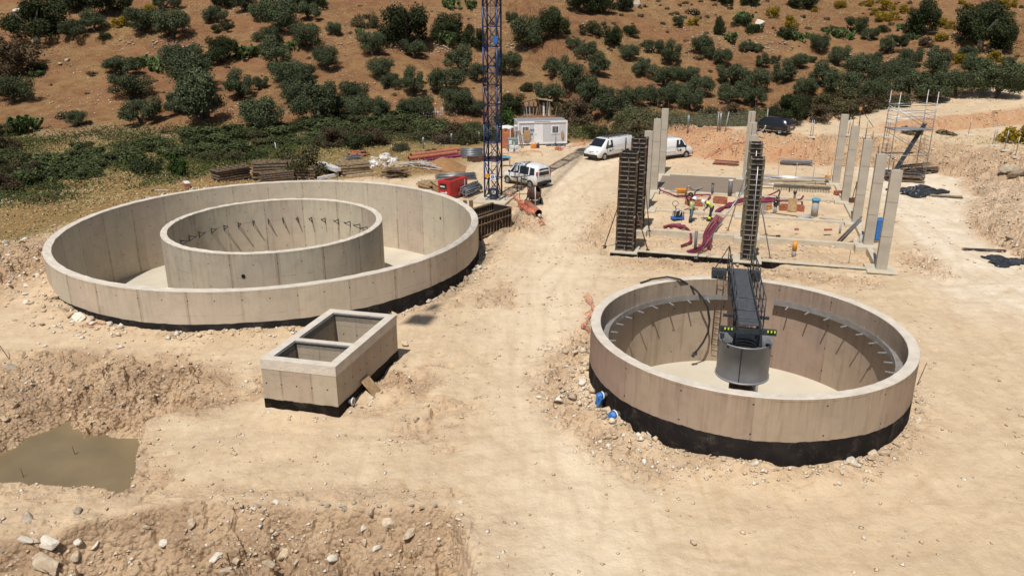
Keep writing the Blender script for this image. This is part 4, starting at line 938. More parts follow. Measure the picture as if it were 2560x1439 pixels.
# x forward. long panel van
VAN=[(-2.68,.42,1.1,1.86,.84,.93,.80),(-2.55,.32,1.1,1.96,.88,.955,.83),(.85,.3,1.1,1.97,.88,.955,.83),(1.25,.3,1.1,1.93,.88,.955,.80),(1.98,.3,1.08,1.22,.88,.95,.80),(2.35,.3,.98,1.12,.87,.93,.76),(2.62,.34,.8,.92,.80,.88,.68),(2.72,.42,.62,.72,.66,.78,.6)]
VG=[('side',[(.42,.02),(1.62,.02),(1.18,.94),(.5,.94)]),('front',(1.94,1.27))]
def vanextras(t,st,front=2.72,logo=True):
    b=MB(); b.box((front-.07,0,.45),(.24,1.62,.3)); b.box((-2.66,0,.42),(.12,1.6,.22)); b.build('bumper',M['rubber'],t,bevel=.04)
    b=MB(); b.box((front-.1,0,.83),(.1,.7,.1)); b.build('grille',M['blackp'],t)
    b=MB(); b.box((front+.02,0,.84),(.02,.12,.12),rx=R(45)); b.build('badge',M['steel_l'],t)
    for s in(-1,1):
        b=MB(); b.box((front-.2,s*.66,.86),(.18,.26,.16),s*-.5); b.build('headlight',M['steel_l'],t,bevel=.03)
        b=MB(); b.box((1.5,s*1.06,1.2),(.12,.16,.24)); b.build('mirror',M['blackp'],t,bevel=.03)
        b=MB(); b.box((0,s*.95,.38),(3.0,.04,.13)); b.build('sill',M['rubber'],t)
        b=MB(); b.box((-.9,s*.972,1.25),(2.4,.01,.02)); b.box((-.9,s*.972,.78),(2.4,.01,.015)); b.box((.36,s*.972,.95),(.012,.01,1.1)); b.build('door_seam',M['steel'],t)
        b=MB(); b.box((.55,s*.968,.98),(.14,.04,.05)); b.build('door_handle',M['blackp'],t)
        b=MB(); b.box((-2.7,s*.8,1.25),(.04,.12,.4)); b.build('tail_light',M['red'],t)
        if logo:
            b=MB(); b.lathe([(.001,0),(.12,0)],c=(.95,s*.975,.86),n=12,axis='Y'); b.box((.95-.25,s*.975,.86),(.22,.006,.05)); b.box((.95-.27,s*.975,.78),(.16,.006,.025)); b.build('door_logo',M['dark_steel'],t)
    b=MB(); b.box((front+.01,0,.55),(.02,.5,.11)); b.build('number_plate',M['white_m'],t)
t=van('long white panel van with a black roof rack, its nose towards the camera',(9.4,77.35,hz(9.4,77)),math.atan2(-.70,-.71),'van',VAN,VG,(1.72,-1.75),.34,5.4)
vanextras(t,VAN)
rk=MB()
for k in range(7): rk.box((1.0-k*.55,0,2.09),(.05,1.5,.05))
for y_ in(-.75,.75,-.45,-.15,.15,.45): rk.box((-.65,y_,2.13),(3.5,.045,.04))
for x_ in(1.0,-.65,-2.3):
    for s in(-1,1): rk.box((x_,s*.72,2.02),(.06,.04,.12))
rk.build('roof_rack',M['blackp'],t)
for s_ in(-1,1): b=MB(); b.box((-1.45,s_*.965,1.15),(.13,.02,1.35)); b.build('dark_stripe',M['blackp'],t)
t=van('white panel van seen side-on behind the left-hand column row, nose to the right',(14.95,76.9,hz(15,76.5)),math.atan2(.5,.866),'van',VAN,VG,(1.72,-1.75),.34,5.4)
vanextras(t,VAN)
# small van (rear towards camera)
KG=[(-2.08,.42,1.02,1.42,.74,.84,.66),(-2.0,.34,1.03,1.72,.78,.87,.68),(-1.85,.3,1.04,1.80,.8,.88,.70),(.2,.3,1.04,1.84,.8,.885,.71),(.62,.3,1.04,1.76,.8,.885,.68),(1.3,.3,1.0,1.14,.8,.88,.68),(1.75,.32,.9,1.0,.78,.84,.64),(2.02,.36,.72,.82,.68,.76,.56),(2.1,.44,.6,.66,.6,.7,.5)]
KGG=[('side',[(-.02,.04),(1.02,.04),(.62,.9),(.02,.92)]),('side',[(-1.12,.04),(-.12,.04),(-.1,.92),(-1.1,.92)]),('side',[(-1.8,.1),(-1.24,.04),(-1.22,.92),(-1.72,.88)]),('front',(1.27,.66))]
kx=.5*(-.4+1.9)+.35; ky=64.75
t=van('small white van with rear windows parked behind the crane, striped by the mast shadow',(1.15,64.9,hz(1.15,64.9)),math.atan2(.72,-.69),'van',KG,KGG,(1.3,-1.35),.32,4.2)
b=MB(); b.quad([(-2.115,-.58,1.08),(-2.115,.58,1.08),(-2.05,.52,1.62),(-2.05,-.52,1.62)]); b.build('rear_window',M['glass'],t,fix=False)
b=MB(); b.box((-2.12,0,.47),(.14,1.56,.24)); b.box((2.08,0,.47),(.14,1.4,.24)); b.build('bumper',M['rubber'],t,bevel=.03)
b=MB(); b.box((-2.11,0,.78),(.02,.5,.12)); b.build('number_plate',M['white_m'],t)
b=MB(); b.box((-2.1,0,1.0),(.02,.1,.1),rx=R(45)); b.build('badge',M['steel'],t)
for s in(-1,1):
    b=MB(); b.box((-2.03,s*.77,1.15),(.1,.12,.5)); b.build('tail_light',M['red'],t)
    b=MB(); b.box((1.93,s*.58,.82),(.14,.24,.16)); b.build('headlight',M['steel_l'],t,bevel=.02)
    b=MB(); b.box((.98,s*.98,1.1),(.1,.16,.18)); b.build('mirror',M['blackp'],t,bevel=.02)
    b=MB(); b.box((-.7,s*.895,.66),(.7,.02,.08)); b.box((.5,s*.895,.66),(.7,.02,.08)); b.build('door_trim',M['rubber'],t)
# black hatchback
HB=[(-2.02,.42,.8,.9,.7,.8,.6),(-1.95,.3,.86,1.0,.76,.84,.62),(-1.78,.28,.9,1.32,.78,.86,.6),(-1.35,.28,.92,1.45,.8,.87,.62),(.1,.28,.92,1.5,.8,.87,.64),(.45,.28,.92,1.45,.8,.87,.62),(1.15,.28,.9,.98,.8,.86,.64),(1.75,.3,.78,.86,.76,.82,.62),(2.05,.38,.62,.68,.66,.74,.5)]
bq=P(1957,330)
t=van('black hatchback parked on the upper track beyond the columns',(25.6,78.9,hz(25.6,78.9)),math.atan2(.72,-.7),'blackp',HB,[('side',[(-.25,.05),(.85,.05),(.4,.92),(-.22,.94)]),('side',[(-1.3,.08),(-.35,.05),(-.32,.94),(-1.25,.9)]),('front',(1.12,.48))],(1.25,-1.3),.31,4.1,name='hatchback_car',cat='car')
b=MB(); b.quad([(-1.99,-.52,.98),(-1.99,.52,.98),(-1.80,.48,1.3),(-1.80,-.48,1.3)]); b.build('rear_window',M['glass'],t,fix=False)
b=MB(); b.box((-2.05,0,.66),(.02,.48,.11)); b.build('number_plate',M['white_m'],t)
for s in(-1,1):
    b=MB(); b.box((-1.98,s*.68,.86),(.08,.18,.16)); b.build('tail_light',M['red'],t)
# ---------------------------------------------------------------- site cabin and its neighbours
zc=hz(3.2,84.2)
Cb=thing('site_cabin','white portable site cabin with a door and two barred windows','cabin',(.62,83.9,zc+.12),R(9.5))
b=MB(); b.box((2.65,1.2,1.2),(5.3,2.4,2.4)); b.build('wall_box',M['cabin'],Cb,bevel=.02)
b=MB(); b.box((2.65,1.2,2.41),(5.2,2.3,.03)); b.build('roof',M['steel_l'],Cb)
b=MB()
for x_ in(.06,5.24): b.box((x_,-.01,1.2),(.14,.06,2.42)); 
b.box((2.65,-.012,2.3),(5.16,.05,.2)); b.box((2.65,-.012,.08),(5.16,.05,.16)); b.build('corner_frame',M['white'],Cb)
b=MB(); b.box((2.65,-.045,2.17),(5.0,.012,.03)); b.build('red_line',M['brick'],Cb)
b=MB(); b.box((2.6,-.045,2.33),(1.7,.008,.05)); b.build('red_lettering_strip',M['brick'],Cb)
d=MB(); d.box((2.22,-.02,1.08),(.95,.05,1.96)); d=d.build('door',M['white'],Cb); b=MB(); b.box((1.9,-.055,1.05),(.14,.04,.03)); b.build('handle',M['steel'],d)
for x0 in (.82,4.0):
    w_=MB(); w_.box((x0,-.02,1.45),(.86,.05,.86)); w_=w_.build('window',M['white'],Cb); b=MB(); b.box((x0,-.052,1.48),(.66,.012,.66)); b.build('pane',M['glass'],w_)
    b=MB(); 
    for k in range(5): b.box((x0-.3+k*.15,-.075,1.48),(.022,.02,.7),m=0)
    b.box((x0,-.065,1.48),(.03,.02,.7)); b.build('bars',M['white'],w_)
for i,(x_,z) in enumerate(((1.28,1.52),(1.45,1.52),(1.63,1.52),(1.5,1.12))):
    b=MB(); b.lathe([(.001,0),(.075,0)],c=(x_,-.034,z),n=14,axis='Y'); b.build('mandatory_sign',M['bluep'],Cb)
b=MB(); b.box((1.45,-.03,1.38),(.6,.008,.03)); b.box((1.5,-.03,.98),(.2,.008,.03)); b.build('sign_text_strip',M['bluep'],Cb)
b=MB(); b.box((.2,.1,.0),(.01,.01,.01)); 
ac=thing('air_conditioner','white air conditioning unit on the left end of the site cabin','air conditioner',(.45,84.3,zc+1.8),R(9.5)); b=MB(); b.box((0,0,0),(.5,.55,.55)); b.build('case',M['white_m'],ac,bevel=.02); b=MB(); 
for k in range(5): b.box((0,-.28,-.15+k*.07),(.36,.01,.02))
b.build('grille',M['dark_steel'],ac)
def cab(px,d,z): # point on the cabin front, local coordinates -> world
    c,s=math.cos(R(9.5)),math.sin(R(9.5)); return (.62+px*c+d*s,83.9+px*s-d*c,zc+.12+z)
b=MB(); v0=[(-.34,0,.5),(.36,-.02,.42),(.3,-.05,0),(.42,-.03,-.12),(.14,-.06,-.6),(-.05,-.04,-.66),(-.42,-.02,-.56),(-.36,-.04,0)]
k=b.pts(v0); b.face(range(k,k+8)); v1=[(x,y-.05,z) for x,y,z in v0]; k2=b.pts(v1); b.face(range(k2,k2+8))
for i in range(8): j=(i+1)%8; b.face([k+i,k+j,k2+j,k2+i])
o=b.build('brown_board',M['card'],loc=cab(.95,.12,1.05),rz=R(9.5)); tag(o,'crumpled brown sheet hanging below the left cabin window','sheet')
b=MB(); b.lathe([(.001,0),(.2,-.03),(.24,0)],n=16,axis='Y'); o=b.build('sack_hat',M['card'],loc=cab(4.78,.1,.9)); o.scale=(.7,1,1.9); tag(o,'brown oval basket hanging at the right end of the cabin front','basket')
b=MB(); b.tube([(0,0,0),(.02,.02,1.25)],.02,6); b.box((.0,0,.05),(.2,.03,.3)); o=b.build('shovel',M['rust'],loc=cab(4.0,.22,-.1)); tag(o,'shovel leaning under the right cabin window','shovel')
q=Vector((-.55,82.6,hz(-.55,82.6)))
t=thing('portable_toilet','orange portable toilet with a white roof left of the cabin','toilet',q,R(-12))
b=MB(); b.box((0,0,1.02),(1.05,1.05,2.04)); b.build('wall',M['orange_red'],t,bevel=.03)
b=MB(); b.box((0,0,2.1),(1.14,1.14,.12)); b.lathe([(.78,2.16),(.6,2.3),(.01,2.34)],n=4,smooth=False); b.build('roof',M['white_m'],t)
b=MB(); b.box((0,-.54,1.0),(.75,.03,1.8)); d=b.build('door',M['clay'],t); b=MB(); b.box((0,-.565,1.65),(.4,.02,.1)); b.build('vent',M['orange_y'],d)
b=MB(); 
for s in (-1,1): b.box((s*.5,-.54,1.02),(.07,.04,2.0))
b.build('corner_post',M['white_m'],t)
q=Vector((.05,80.9,hz(.05,80.9)))
t=thing('ibc_tank','green-grey caged liquid container with a white label beside the orange toilet','container',q,R(6))
b=MB(); b.box((0,0,.72),(.96,1.1,1.05)); b.build('tank',M['ibc'],t,bevel=.05)
b=MB()
for z in (.25,.6,.95,1.22):
    b.box((0,-.57,z),(1.02,.02,.025)); b.box((.5,0,z),(.02,1.14,.025)); b.box((-.5,0,z),(.02,1.14,.025))
for k in range(6): b.box((-.5+k*.2,-.575,.72),(.02,.02,1.05)); b.box((.505,-.57+k*.22,.72),(.02,.02,1.05))
b.build('cage',M['steel_l'],t); b=MB(); b.box((0,0,.08),(1.05,1.15,.14)); b.build('pallet',M['pvc'],t)
b=MB(); b.box((-.28,-.59,.9),(.3,.01,.45)); b.build('label_plate',M['white_m'],t)
for i,(dx,dy,dz) in enumerate(((-.25,0,.16),(.35,0.02,.16),(-.2,.02,.5),(.3,0,.5))):
    b=MB(); b.box((0,0,0),(.42,.36,.32),.2*i); o=b.build('concrete_block',M['white_m'],loc=(.18+dx,79.6+dy,hz(.2,79.6)+dz),bevel=.03); tag(o,['lower left','lower right','upper left','upper right'][i]+' of four whitish blocks piled before the caged container','block',group='whitish blocks by the caged container')
b=MB(); b.tube([(0,0,0),(0,0,1.0)],.03,6); o=b.build('post',M['white_m'],loc=(.2,79.5,hz(.2,79.6))); tag(o,'short white post standing among the blocks before the caged container','post')
for i,(px,col,lab) in enumerate(((1330,'orange_y','left orange gas bottle in front of the cabin'),(1338,'orange','right orange gas bottle in front of the cabin'),(1345,'dark_steel','dark gas bottle beside the two orange ones'))):
    q=P(px,371); b=MB(); b.lathe([(.001,0),(.14,0),(.155,.06),(.155,.42),(.1,.52),(.05,.54),(.05,.62),(.001,.62)],n=14); o=b.build('gas_bottle',M[col],loc=q); tag(o,lab,'gas bottle',group='gas bottles in front of the cabin')
b=MB(); b.tube([(.42*math.cos(a)*(1+.1*math.sin(3*a)),.42*math.sin(a),.05) for a in np.linspace(0,11,60)],.035,5); o=b.build('hose_coil',M['white_m'],loc=P(1417,369,.02)); tag(o,'coil of white hose at the right foot of the cabin','hose')
b=MB(); 
for k in range(7): b.box((-.9+k*.3,rnd.uniform(-.12,.12),.08),(.26,.2,.16),rnd.uniform(0,2),m=k%2)
o=b.build('tool_bags',[M['jeans'],M['dark_steel']],loc=P(1390,365)); tag(o,'row of blue-grey bags along the foot of the cabin','bags')
for (px,py,px2,py2,z2,lab) in ((1304,371,1297,345,0,'thin plank leaning on the left corner of the cabin'),(1308,371,1300,350,0,'second plank leaning on the left corner of the cabin')):
    q=P(px,py); b=MB(); b.bar((0,0,0),(-.35,.75,1.7),.12,.03); o=b.build('plank',M['wood'],loc=q); tag(o,lab,'plank')
# ruined hut behind the cabin
q=P(1345,298); 
t=thing('ruined_hut','tumbledown hut of stone and planks with a tin roof behind the cabin','hut',(q.x,q.y+1.0,q.z-.3))
hr=random.Random(4)
for k in range(13):
    b=MB(); x_=-1.9+k*.33; b.bar((x_,hr.uniform(-.2,.2),0),(x_+hr.uniform(-.35,.35),hr.uniform(-.1,.3),hr.uniform(1.7,2.6)),hr.uniform(.1,.28),.06); b.build('plank',M[hr.choice(['wood','wood_l','sack','wood'])],t)
b=MB(); b.box((0,.9,.8),(3.4,.3,1.6)); b.build('stone_wall',M['stone_g'],t)
b=MB(); b.box((-1.1,.3,2.35),(2.2,1.5,.04),ry=R(-14),rx=R(-10)); b.build('tin_sheet',M['steel'],t)
b=MB(); b.box((.9,.4,2.5),(1.8,1.2,.06),ry=R(8)); b.box((.6,.1,2.62),(1.2,.1,.08),.4); b.build('roof_boards',M['wood_l'],t)
# generator
t=thing('generator','red boxy generator set behind the rim of the big tank','generator',(-4.55,60.2,0),R(58))
b=MB(); b.box((0,0,.78),(2.3,1.15,1.3)); b.build('housing',M['red'],t,bevel=.04)
b=MB(); b.box((0,0,.07),(2.4,1.2,.12)); b.build('skid',M['dark_steel'],t)
b=MB(); b.box((-1.155,0.08,1.0),(.02,.66,.42)); b.build('control_panel',M['blackp'],t); b=MB(); b.box((-1.17,.12,1.0),(.01,.4,.1)); b.build('panel_lettering',M['white_m'],t)
b=MB(); b.box((-1.16,.1,.52),(.01,.42,.07)); b.build('lettering_strip',M['white_m'],t)
b=MB(); b.lathe([(.001,0),(.09,0)],c=(-1.165,-.2,.55),n=12,axis='X'); b.build('round_badge',M['white_m'],t)
b=MB(); b.box((.2,0,1.445),(1.0,.5,.02)); b.box((-.6,0,1.445),(.4,.6,.02)); b.build('roof_vent',M['blackp'],t)
b=MB(); b.box((.2,-.58,.95),(.9,.02,.5)); b.build('side_door',M['red'],t); b=MB(); b.box((.75,-.59,1.05),(.12,.02,.5)); b.build('side_sticker',M['white_m'],t)
# mortar mixer
q=Vector((1.65,57.9,hz(1.65,57.9)))
t=thing('mortar_mixer','rusty brown mortar mixer with a tilted drum beside the crane shadow','mixer',q,R(20))
b=MB(); b.lathe([(.001,-.5),(.35,-.45),(.52,-.1),(.5,.2),(.3,.5),(.26,.5),(.45,.18)],n=20); o=b.build('drum',M['rust'],t,loc=(0,0,.95)); o.rotation_euler=(R(50),0,R(30))
b=MB(); b.bar((-.5,-.4,.1),(-.45,0,1.0),.07); b.bar((.5,-.4,.1),(.45,0,1.0),.07); b.bar((-.5,.5,.1),(-.45,0,1.0),.07); b.bar((.5,.5,.1),(.45,0,1.0),.07); b.bar((-.5,-.4,.15),(.5,-.4,.15),.07); b.bar((-.5,.5,.15),(.5,.5,.15),.07); b.build('frame',M['dark_steel'],t)
for s in(-1,1):
    b=MB(); b.lathe([(.05,-.05),(.24,-.06),(.24,.06),(.05,.05)],n=16,axis='X'); b.build('wheel',M['rubber'],t,loc=(s*.6,.1,.24))
b=MB(); b.box((.35,.35,.75),(.45,.35,.5)); b.build('motor_box',M['wood'],t); b=MB(); b.tube([(-.1,-.5,.0),(-.12,-.5,1.5)],.04,6); b.build('lever',M['white_m'],t)
# blue-topped work table
q=P(1265,416); t=thing('work_table','small blue-topped table between the crane and the small van','table',q,.1)
b=MB(); b.box((0,0,.85),(.85,.6,.06)); b.build('table_top',M['cyan'],t)
for sx in(-1,1):
    for sy in(-1,1): b=MB(); b.bar((sx*.35,sy*.24,0),(sx*.35,sy*.24,.83),.04); b.build('leg',M['steel'],t)
b=MB(); b.box((0,0,.68),(.5,.4,.25)); b.build('drawer',M['dark_steel'],t)
# dark frame in front of the small van
q=P(1293,478); t=thing('steel_stand','dark upright steel stand in front of the small van','stand',q,.3)
for x_ in(0,.35): b=MB(); b.bar((x_,0,0),(x_,0,1.15),.08); b.build('post',M['dark_steel'],t)
b=MB(); b.bar((-.1,0,1.15),(1.1,0,1.2),.06); b.bar((.8,-.3,0),(.8,0,1.15),.04); b.build('cross_bar',M['dark_steel'],t)
# ---------------------------------------------------------------- people
def skinbody(name, joints, edges, radii, m, parent, sub=2):
    me=bpy.data.meshes.new(name); me.from_pydata(joints,edges,[]); me.materials.append(m)
    o=bpy.data.objects.new(name,me); lk(o,parent)
    bm_=bmesh.new(); bm_.from_mesh(me); bm_.verts.layers.skin.verify(); bm_.to_mesh(me); bm_.free()
    for i,r in enumerate(radii):
        rr=r if isinstance(r,tuple) else (r,r); me.skin_vertices[0].data[i].radius=rr
    me.skin_vertices[0].data[0].use_root=True
    k=o.modifiers.new('skin','SKIN'); k.use_smooth_shade=True; s=o.modifiers.new('sub','SUBSURF'); s.levels=sub; s.render_levels=sub
    return o
def limb(b,pts,r,n=10,m=0): b.tube(pts,r,n,m)
def helmet(parent,c,fwd):
    b=MB(); b.lathe([(.155,-.01),(.15,.03),(.13,.1),(.07,.15),(.001,.165)],n=18); b.lathe([(.2,-.02),(.15,.005),(.15,-.01)],n=18)
    b.box((.0,0,.15),(.2,.03,.04))
    o=b.build('helmet',M['white'],parent); o.location=c; o.rotation_euler=(0,fwd[0],fwd[1]); return o
def person(pos,rz,lab,P_,top,legs,bend=0):
    t=thing('person',lab,'person',pos,rz)
    J=['pelvis','belly','chest','neck','head','headtop','shL','elL','haL','shR','elR','haR','hipL','knL','anL','toL','hipR','knR','anR','toR']
    idx={j:i for i,j in enumerate(J)}; pts=[P_[j] for j in J]
    E_=[('pelvis','belly'),('belly','chest'),('chest','neck'),('neck','head'),('head','headtop'),('chest','shL'),('shL','elL'),('elL','haL'),('chest','shR'),('shR','elR'),('elR','haR'),('pelvis','hipL'),('hipL','knL'),('knL','anL'),('anL','toL'),('pelvis','hipR'),('hipR','knR'),('knR','anR'),('anR','toR')]
    Rr=dict(pelvis=(.14,.11),belly=(.14,.1),chest=(.17,.11),neck=.055,head=.095,headtop=.085,shL=.06,elL=.045,haL=.035,shR=.06,elR=.045,haR=.035,hipL=.085,knL=.06,anL=.045,toL=.04,hipR=.085,knR=.06,anR=.045,toR=.04)
    body_=skinbody('body',pts,[(idx[a],idx[c]) for a,c in E_],[Rr[j] for j in J],M['skin'],t)
    V_=lambda j:Vector(P_[j])
    for s in 'LR':   # hands: palm with fingers and thumb closed around the tool or resting
        h=V_('ha'+s); d=(h-V_('el'+s)).normalized(); sd_=d.orthogonal().normalized(); cr=d.cross(sd_)
        b=MB(); b.tube([h,h+d*.08],[.03,.036],8)
        for k in range(4): 
            o_=sd_*(-.03+k*.02); b.tube([h+d*.08+o_,h+d*(.115+.008*(k in(1,2)))+o_+cr*.01,h+d*.12+o_+cr*.04,h+d*.095+o_+cr*.06],[.009,.0085,.008,.007],5)
        b.tube([h+d*.03+sd_*.035,h+d*.06+sd_*.055+cr*.02,h+d*.085+sd_*.045+cr*.045],[.011,.01,.008],5); b.build('hand',M['skin'],body_)
    # clothing
    b=MB()
    for s in 'LR':
        limb(b,[V_('pelvis')+Vector((0,0,-.02))+(V_('hip'+s)-V_('pelvis'))*.6,V_('hip'+s),V_('kn'+s),V_('an'+s)+Vector((0,0,.02))],[.12,.11,.082,.07],12)
    b.tube([V_('pelvis')+Vector((0,0,-.08)),V_('pelvis'),V_('pelvis')+(V_('belly')-V_('pelvis'))*.5],[.13,.165,.155],14); b.build('trousers',M[legs],t)
    if legs=='navy':
        b=MB()
        for s in 'LR': a=V_('an'+s); k_=V_('kn'+s); limb(b,[a+(k_-a)*.12,a+(k_-a)*.5],[.095,.1],12)
        b.build('reflective_gaiters',M['yellow'],t)
    for s in 'LR':
        b=MB(); a=V_('an'+s); to=V_('to'+s); b.tube([a+Vector((-.05,0,-.02)),a+(to-a)*.5,to],[.06,.06,.05],8); b.build('boot',M['rubber'],t)
    b=MB()
    for s in 'LR': limb(b,[V_('sh'+s),V_('sh'+s)+(V_('el'+s)-V_('sh'+s))*.5,V_('el'+s),V_('el'+s)+(V_('ha'+s)-V_('el'+s))*(.85 if top=='greysh' else .5)],[.08,.068,.058,.048],10)
    b.build('sleeves',M[top],t)
    b=MB(); c1,c2,c3=V_('belly')-(V_('chest')-V_('belly'))*.5,V_('belly'),V_('chest')
    up=(c3-c2).normalized(); side=Vector((0,1,0)); fw=side.cross(up)
    prof=[(c1,.175,.155),(c2,.175,.145),(c3-up*.1,.195,.15),(c3+up*.03,.215,.14),(c3+up*.1,.16,.11),(c3+up*.14,.08,.075)]
    rings=[b.pts([c+side*(math.cos(2*math.pi*k/18)*w_)+fw*(math.sin(2*math.pi*k/18)*d_) for k in range(18)]) for c,w_,d_ in prof]
    for i in range(5):
        for k in range(18): j=(k+1)%18; b.face([rings[i]+k,rings[i]+j,rings[i+1]+j,rings[i+1]+k],1 if i==2 and False else 0,None,True)
    b.build('vest',M['yellow'],t)
    b=MB(); 
    for f in (.25,.6):
        c=c1+(c3-c1)*f; rg=b.pts([c+side*(math.cos(2*math.pi*k/18)*.2)+fw*(math.sin(2*math.pi*k/18)*.16) for k in range(18)]); rg2=b.pts([c+up*.05+side*(math.cos(2*math.pi*k/18)*.202)+fw*(math.sin(2*math.pi*k/18)*.162) for k in range(18)])
        for k in range(18): j=(k+1)%18; b.face([rg+k,rg+j,rg2+j,rg2+k])
    b.build('reflective_band',M['greysh'],t)
    hd=V_('head'); nk=(V_('headtop')-V_('head')).normalized(); f_=Vector((nk.z,0,-nk.x)).normalized()
    b=MB(); b.tube([hd+f_*.085-nk*.0,hd+f_*.125-nk*.03],[.012,.02],6); b.box(hd+f_*.095-nk*.07,(.02,.05,.01)); 
    for s in(-1,1): b.box(hd+f_*.095+Vector((0,s*.035,0))+nk*.02,(.012,.02,.012)); b.tube([hd+Vector((0,s*.09,-.02)),hd+Vector((0,s*.105,.02))],.02,6)
    b.build('face_features',M['skin'],body_)
    b=MB(); b.lathe([(.102,-.06),(.108,0),(.1,.05)],n=14); o=b.build('hair',M['blackp'],t); o.location=hd-f_*.012; o.rotation_euler=(0,math.atan2(nk.x,nk.z),0)
    helmet(t,hd+nk*.045,(math.atan2(nk.x,nk.z),0))
    return t
q=P(1727,556)
person((q.x,q.y,q.z+.03),R(12),'worker standing in jeans, yellow vest and white helmet, looking down at the digging one',dict(
 pelvis=(0,0,.92),belly=(.0,0,1.1),chest=(.02,0,1.33),neck=(.06,0,1.5),head=(.12,0,1.6),headtop=(.15,0,1.7),
 shL=(.0,.2,1.42),elL=(-.03,.25,1.14),haL=(.1,.22,.93),shR=(.0,-.2,1.42),elR=(-.02,-.26,1.14),haR=(.12,-.2,.95),
 hipL=(0,.1,.88),knL=(.02,.11,.48),anL=(-.04,.13,.1),toL=(.12,.14,.05),hipR=(0,-.1,.88),knR=(-.04,-.11,.48),anR=(-.16,-.12,.1),toR=(.0,-.13,.05)),'greysh','jeans')
q=P(1773,551)
W2=person((q.x,q.y,q.z+.03),R(180),'worker bent over a shovel in dark trousers, bright yellow vest and white helmet','' or dict(
 pelvis=(-.12,0,.92),belly=(.03,0,1.05),chest=(.2,0,1.2),neck=(.36,0,1.3),head=(.47,0,1.3),headtop=(.55,0,1.34),
 shL=(.24,.2,1.2),elL=(.3,.24,.95),haL=(.42,.06,.8),shR=(.24,-.2,1.2),elR=(.32,-.25,.98),haR=(.36,-.03,1.0),
 hipL=(-.12,.12,.88),knL=(.02,.22,.48),anL=(.1,.3,.1),toL=(.27,.32,.05),hipR=(-.12,-.12,.88),knR=(-.1,-.2,.48),anR=(-.15,-.3,.1),toR=(.02,-.32,.05)),'navy','navy')
b=MB(); b.tube([(0,0,0),(.12,0,1.15)],.018,6); b.box((-.02,0,.0),(.06,.22,.26),ry=R(8)); o=b.build('shovel',[M['steel_l']],loc=(q.x-.47,q.y-.03,q.z+.02),rz=0); tag(o,'long-handled shovel held by the bending worker','shovel')
# ---------------------------------------------------------------- tools and pipes between the footings
q=P(1693,549,.0); t=thing('plate_compactor','blue and black plate compactor with a looped handle left of the standing worker','compactor',(q.x,q.y,q.z+.05),.2)
b=MB(); b.box((0,0,.1),(.85,.55,.14)); b.build('base_plate',M['bluep'],t,bevel=.03)
b=MB(); b.box((.02,0,.38),(.5,.42,.36)); b.build('engine',M['blackp'],t,bevel=.04)
b=MB(); b.tube([(-.28,-.24,.2),(-.2,-.24,.66),(.2,-.24,.66),(.28,-.24,.2)],.02,6); b.tube([(-.28,.24,.2),(-.2,.24,.66),(.2,.24,.66),(.28,.24,.2)],.02,6); b.build('frame_tube',M['steel_l'],t)
b=MB(); b.tube([(-.1,0,.5),(-.2,0,.95)],.03,6); aa_=np.linspace(0,2*math.pi,15); b.tube([(-.22+.22*math.cos(a),.1*math.sin(a)*.6,1.12+.17*math.sin(a)) for a in aa_],.02,6,cap=False); b.build('handle',M['dark_steel'],t)
b=MB(); b.tube([(.05,-.23,.3),(.1,-.25,.55),(.2,-.2,.62)],.035,6); b.build('exhaust',M['white_m'],t)
q=P(1702,492); t=thing('wheelbarrow','orange wheelbarrow by the far left footing','wheelbarrow',q,R(-4))
b=MB(); P0=[(-.45,-.3,.62),(.55,-.3,.62),(.55,.3,.62),(-.45,.3,.62),(-.2,-.2,.32),(.3,-.2,.32),(.3,.2,.32),(-.2,.2,.32)]; k=b.pts(P0)
for f in ((4,5,6,7),(0,1,5,4),(1,2,6,5),(2,3,7,6),(3,0,4,7)): b.face([k+i for i in f])
b.build('tray',M['orange_y'],t)
b=MB(); b.lathe([(.05,-.04),(.19,-.05),(.19,.05),(.05,.04)],n=16,axis='Y'); b.build('wheel',M['rubber'],t,loc=(.75,0,.19))
for s in(-1,1):
    b=MB(); b.tube([(.75,s*.06,.19),(.3,s*.2,.3),(-.3,s*.22,.34),(-.9,s*.26,.5)],.018,6); b.tube([(-.2,s*.2,.33),(-.3,s*.22,0)],.016,5); b.build('handle',M['dark_steel'],t)
def pipepost(px,py,zb,ht,r,m,lab,name='riser_pipe',top=None,cat='pipe',tilt=(0,0)):
    q=P(px,py); t=thing(name,lab,cat,(q.x,q.y,q.z+zb)); b=MB(); b.tube([(0,0,-.1),(tilt[0],tilt[1],ht)],r,14); b.build('pipe',M[m],t)
    if top: b=MB(); b.tube([(tilt[0],tilt[1],ht-.05),(tilt[0]*1.2,tilt[1],ht+top[1])],[r*top[2],r*top[2]],14); b.build('cap',M[top[0]],t)
    return t
pipepost(1737,631,.0,1.35,.09,'pvc','dark grey riser pipe in the front left bay, before the maroon hoses')
pipepost(1984,641,0,.45,.12,'pvc_l','grey riser with an orange cap in the front right bay',top=('orange_y',.5,1.2))
pipepost(1824,490,0,1.25,.17,'pvc','thick dark riser pipe with a white ring beside the grey screed',top=('white_m',.04,1.05))
pipepost(2035,540,0,1.15,.24,'pvc_l','wide grey pipe elbow wrapped at its top in pale blue plastic',top=('cyan',.12,1.22))
pipepost(1780,487,0,.9,.1,'pvc','dark riser pipe crossed by a rusty bar on top, behind the workers',top=('rust',.03,1.1))
pipepost(1937,531,0,.55,.12,'pvc_l','short grey riser with a black bag on top, left of the brick box',top=('blackp',.3,1.4))
pipepost(1985,504,0,.7,.08,'pvc','slim riser with a black cap behind the brick box',top=('blackp',.12,1.7))
pipepost(1973,480,0,.6,.05,'dark_steel','thin dark stub post before the ribbed shutter')
pipepost(2099,584,0,.75,.07,'pvc_l','plain slim grey riser left of the triangular pipe frame')
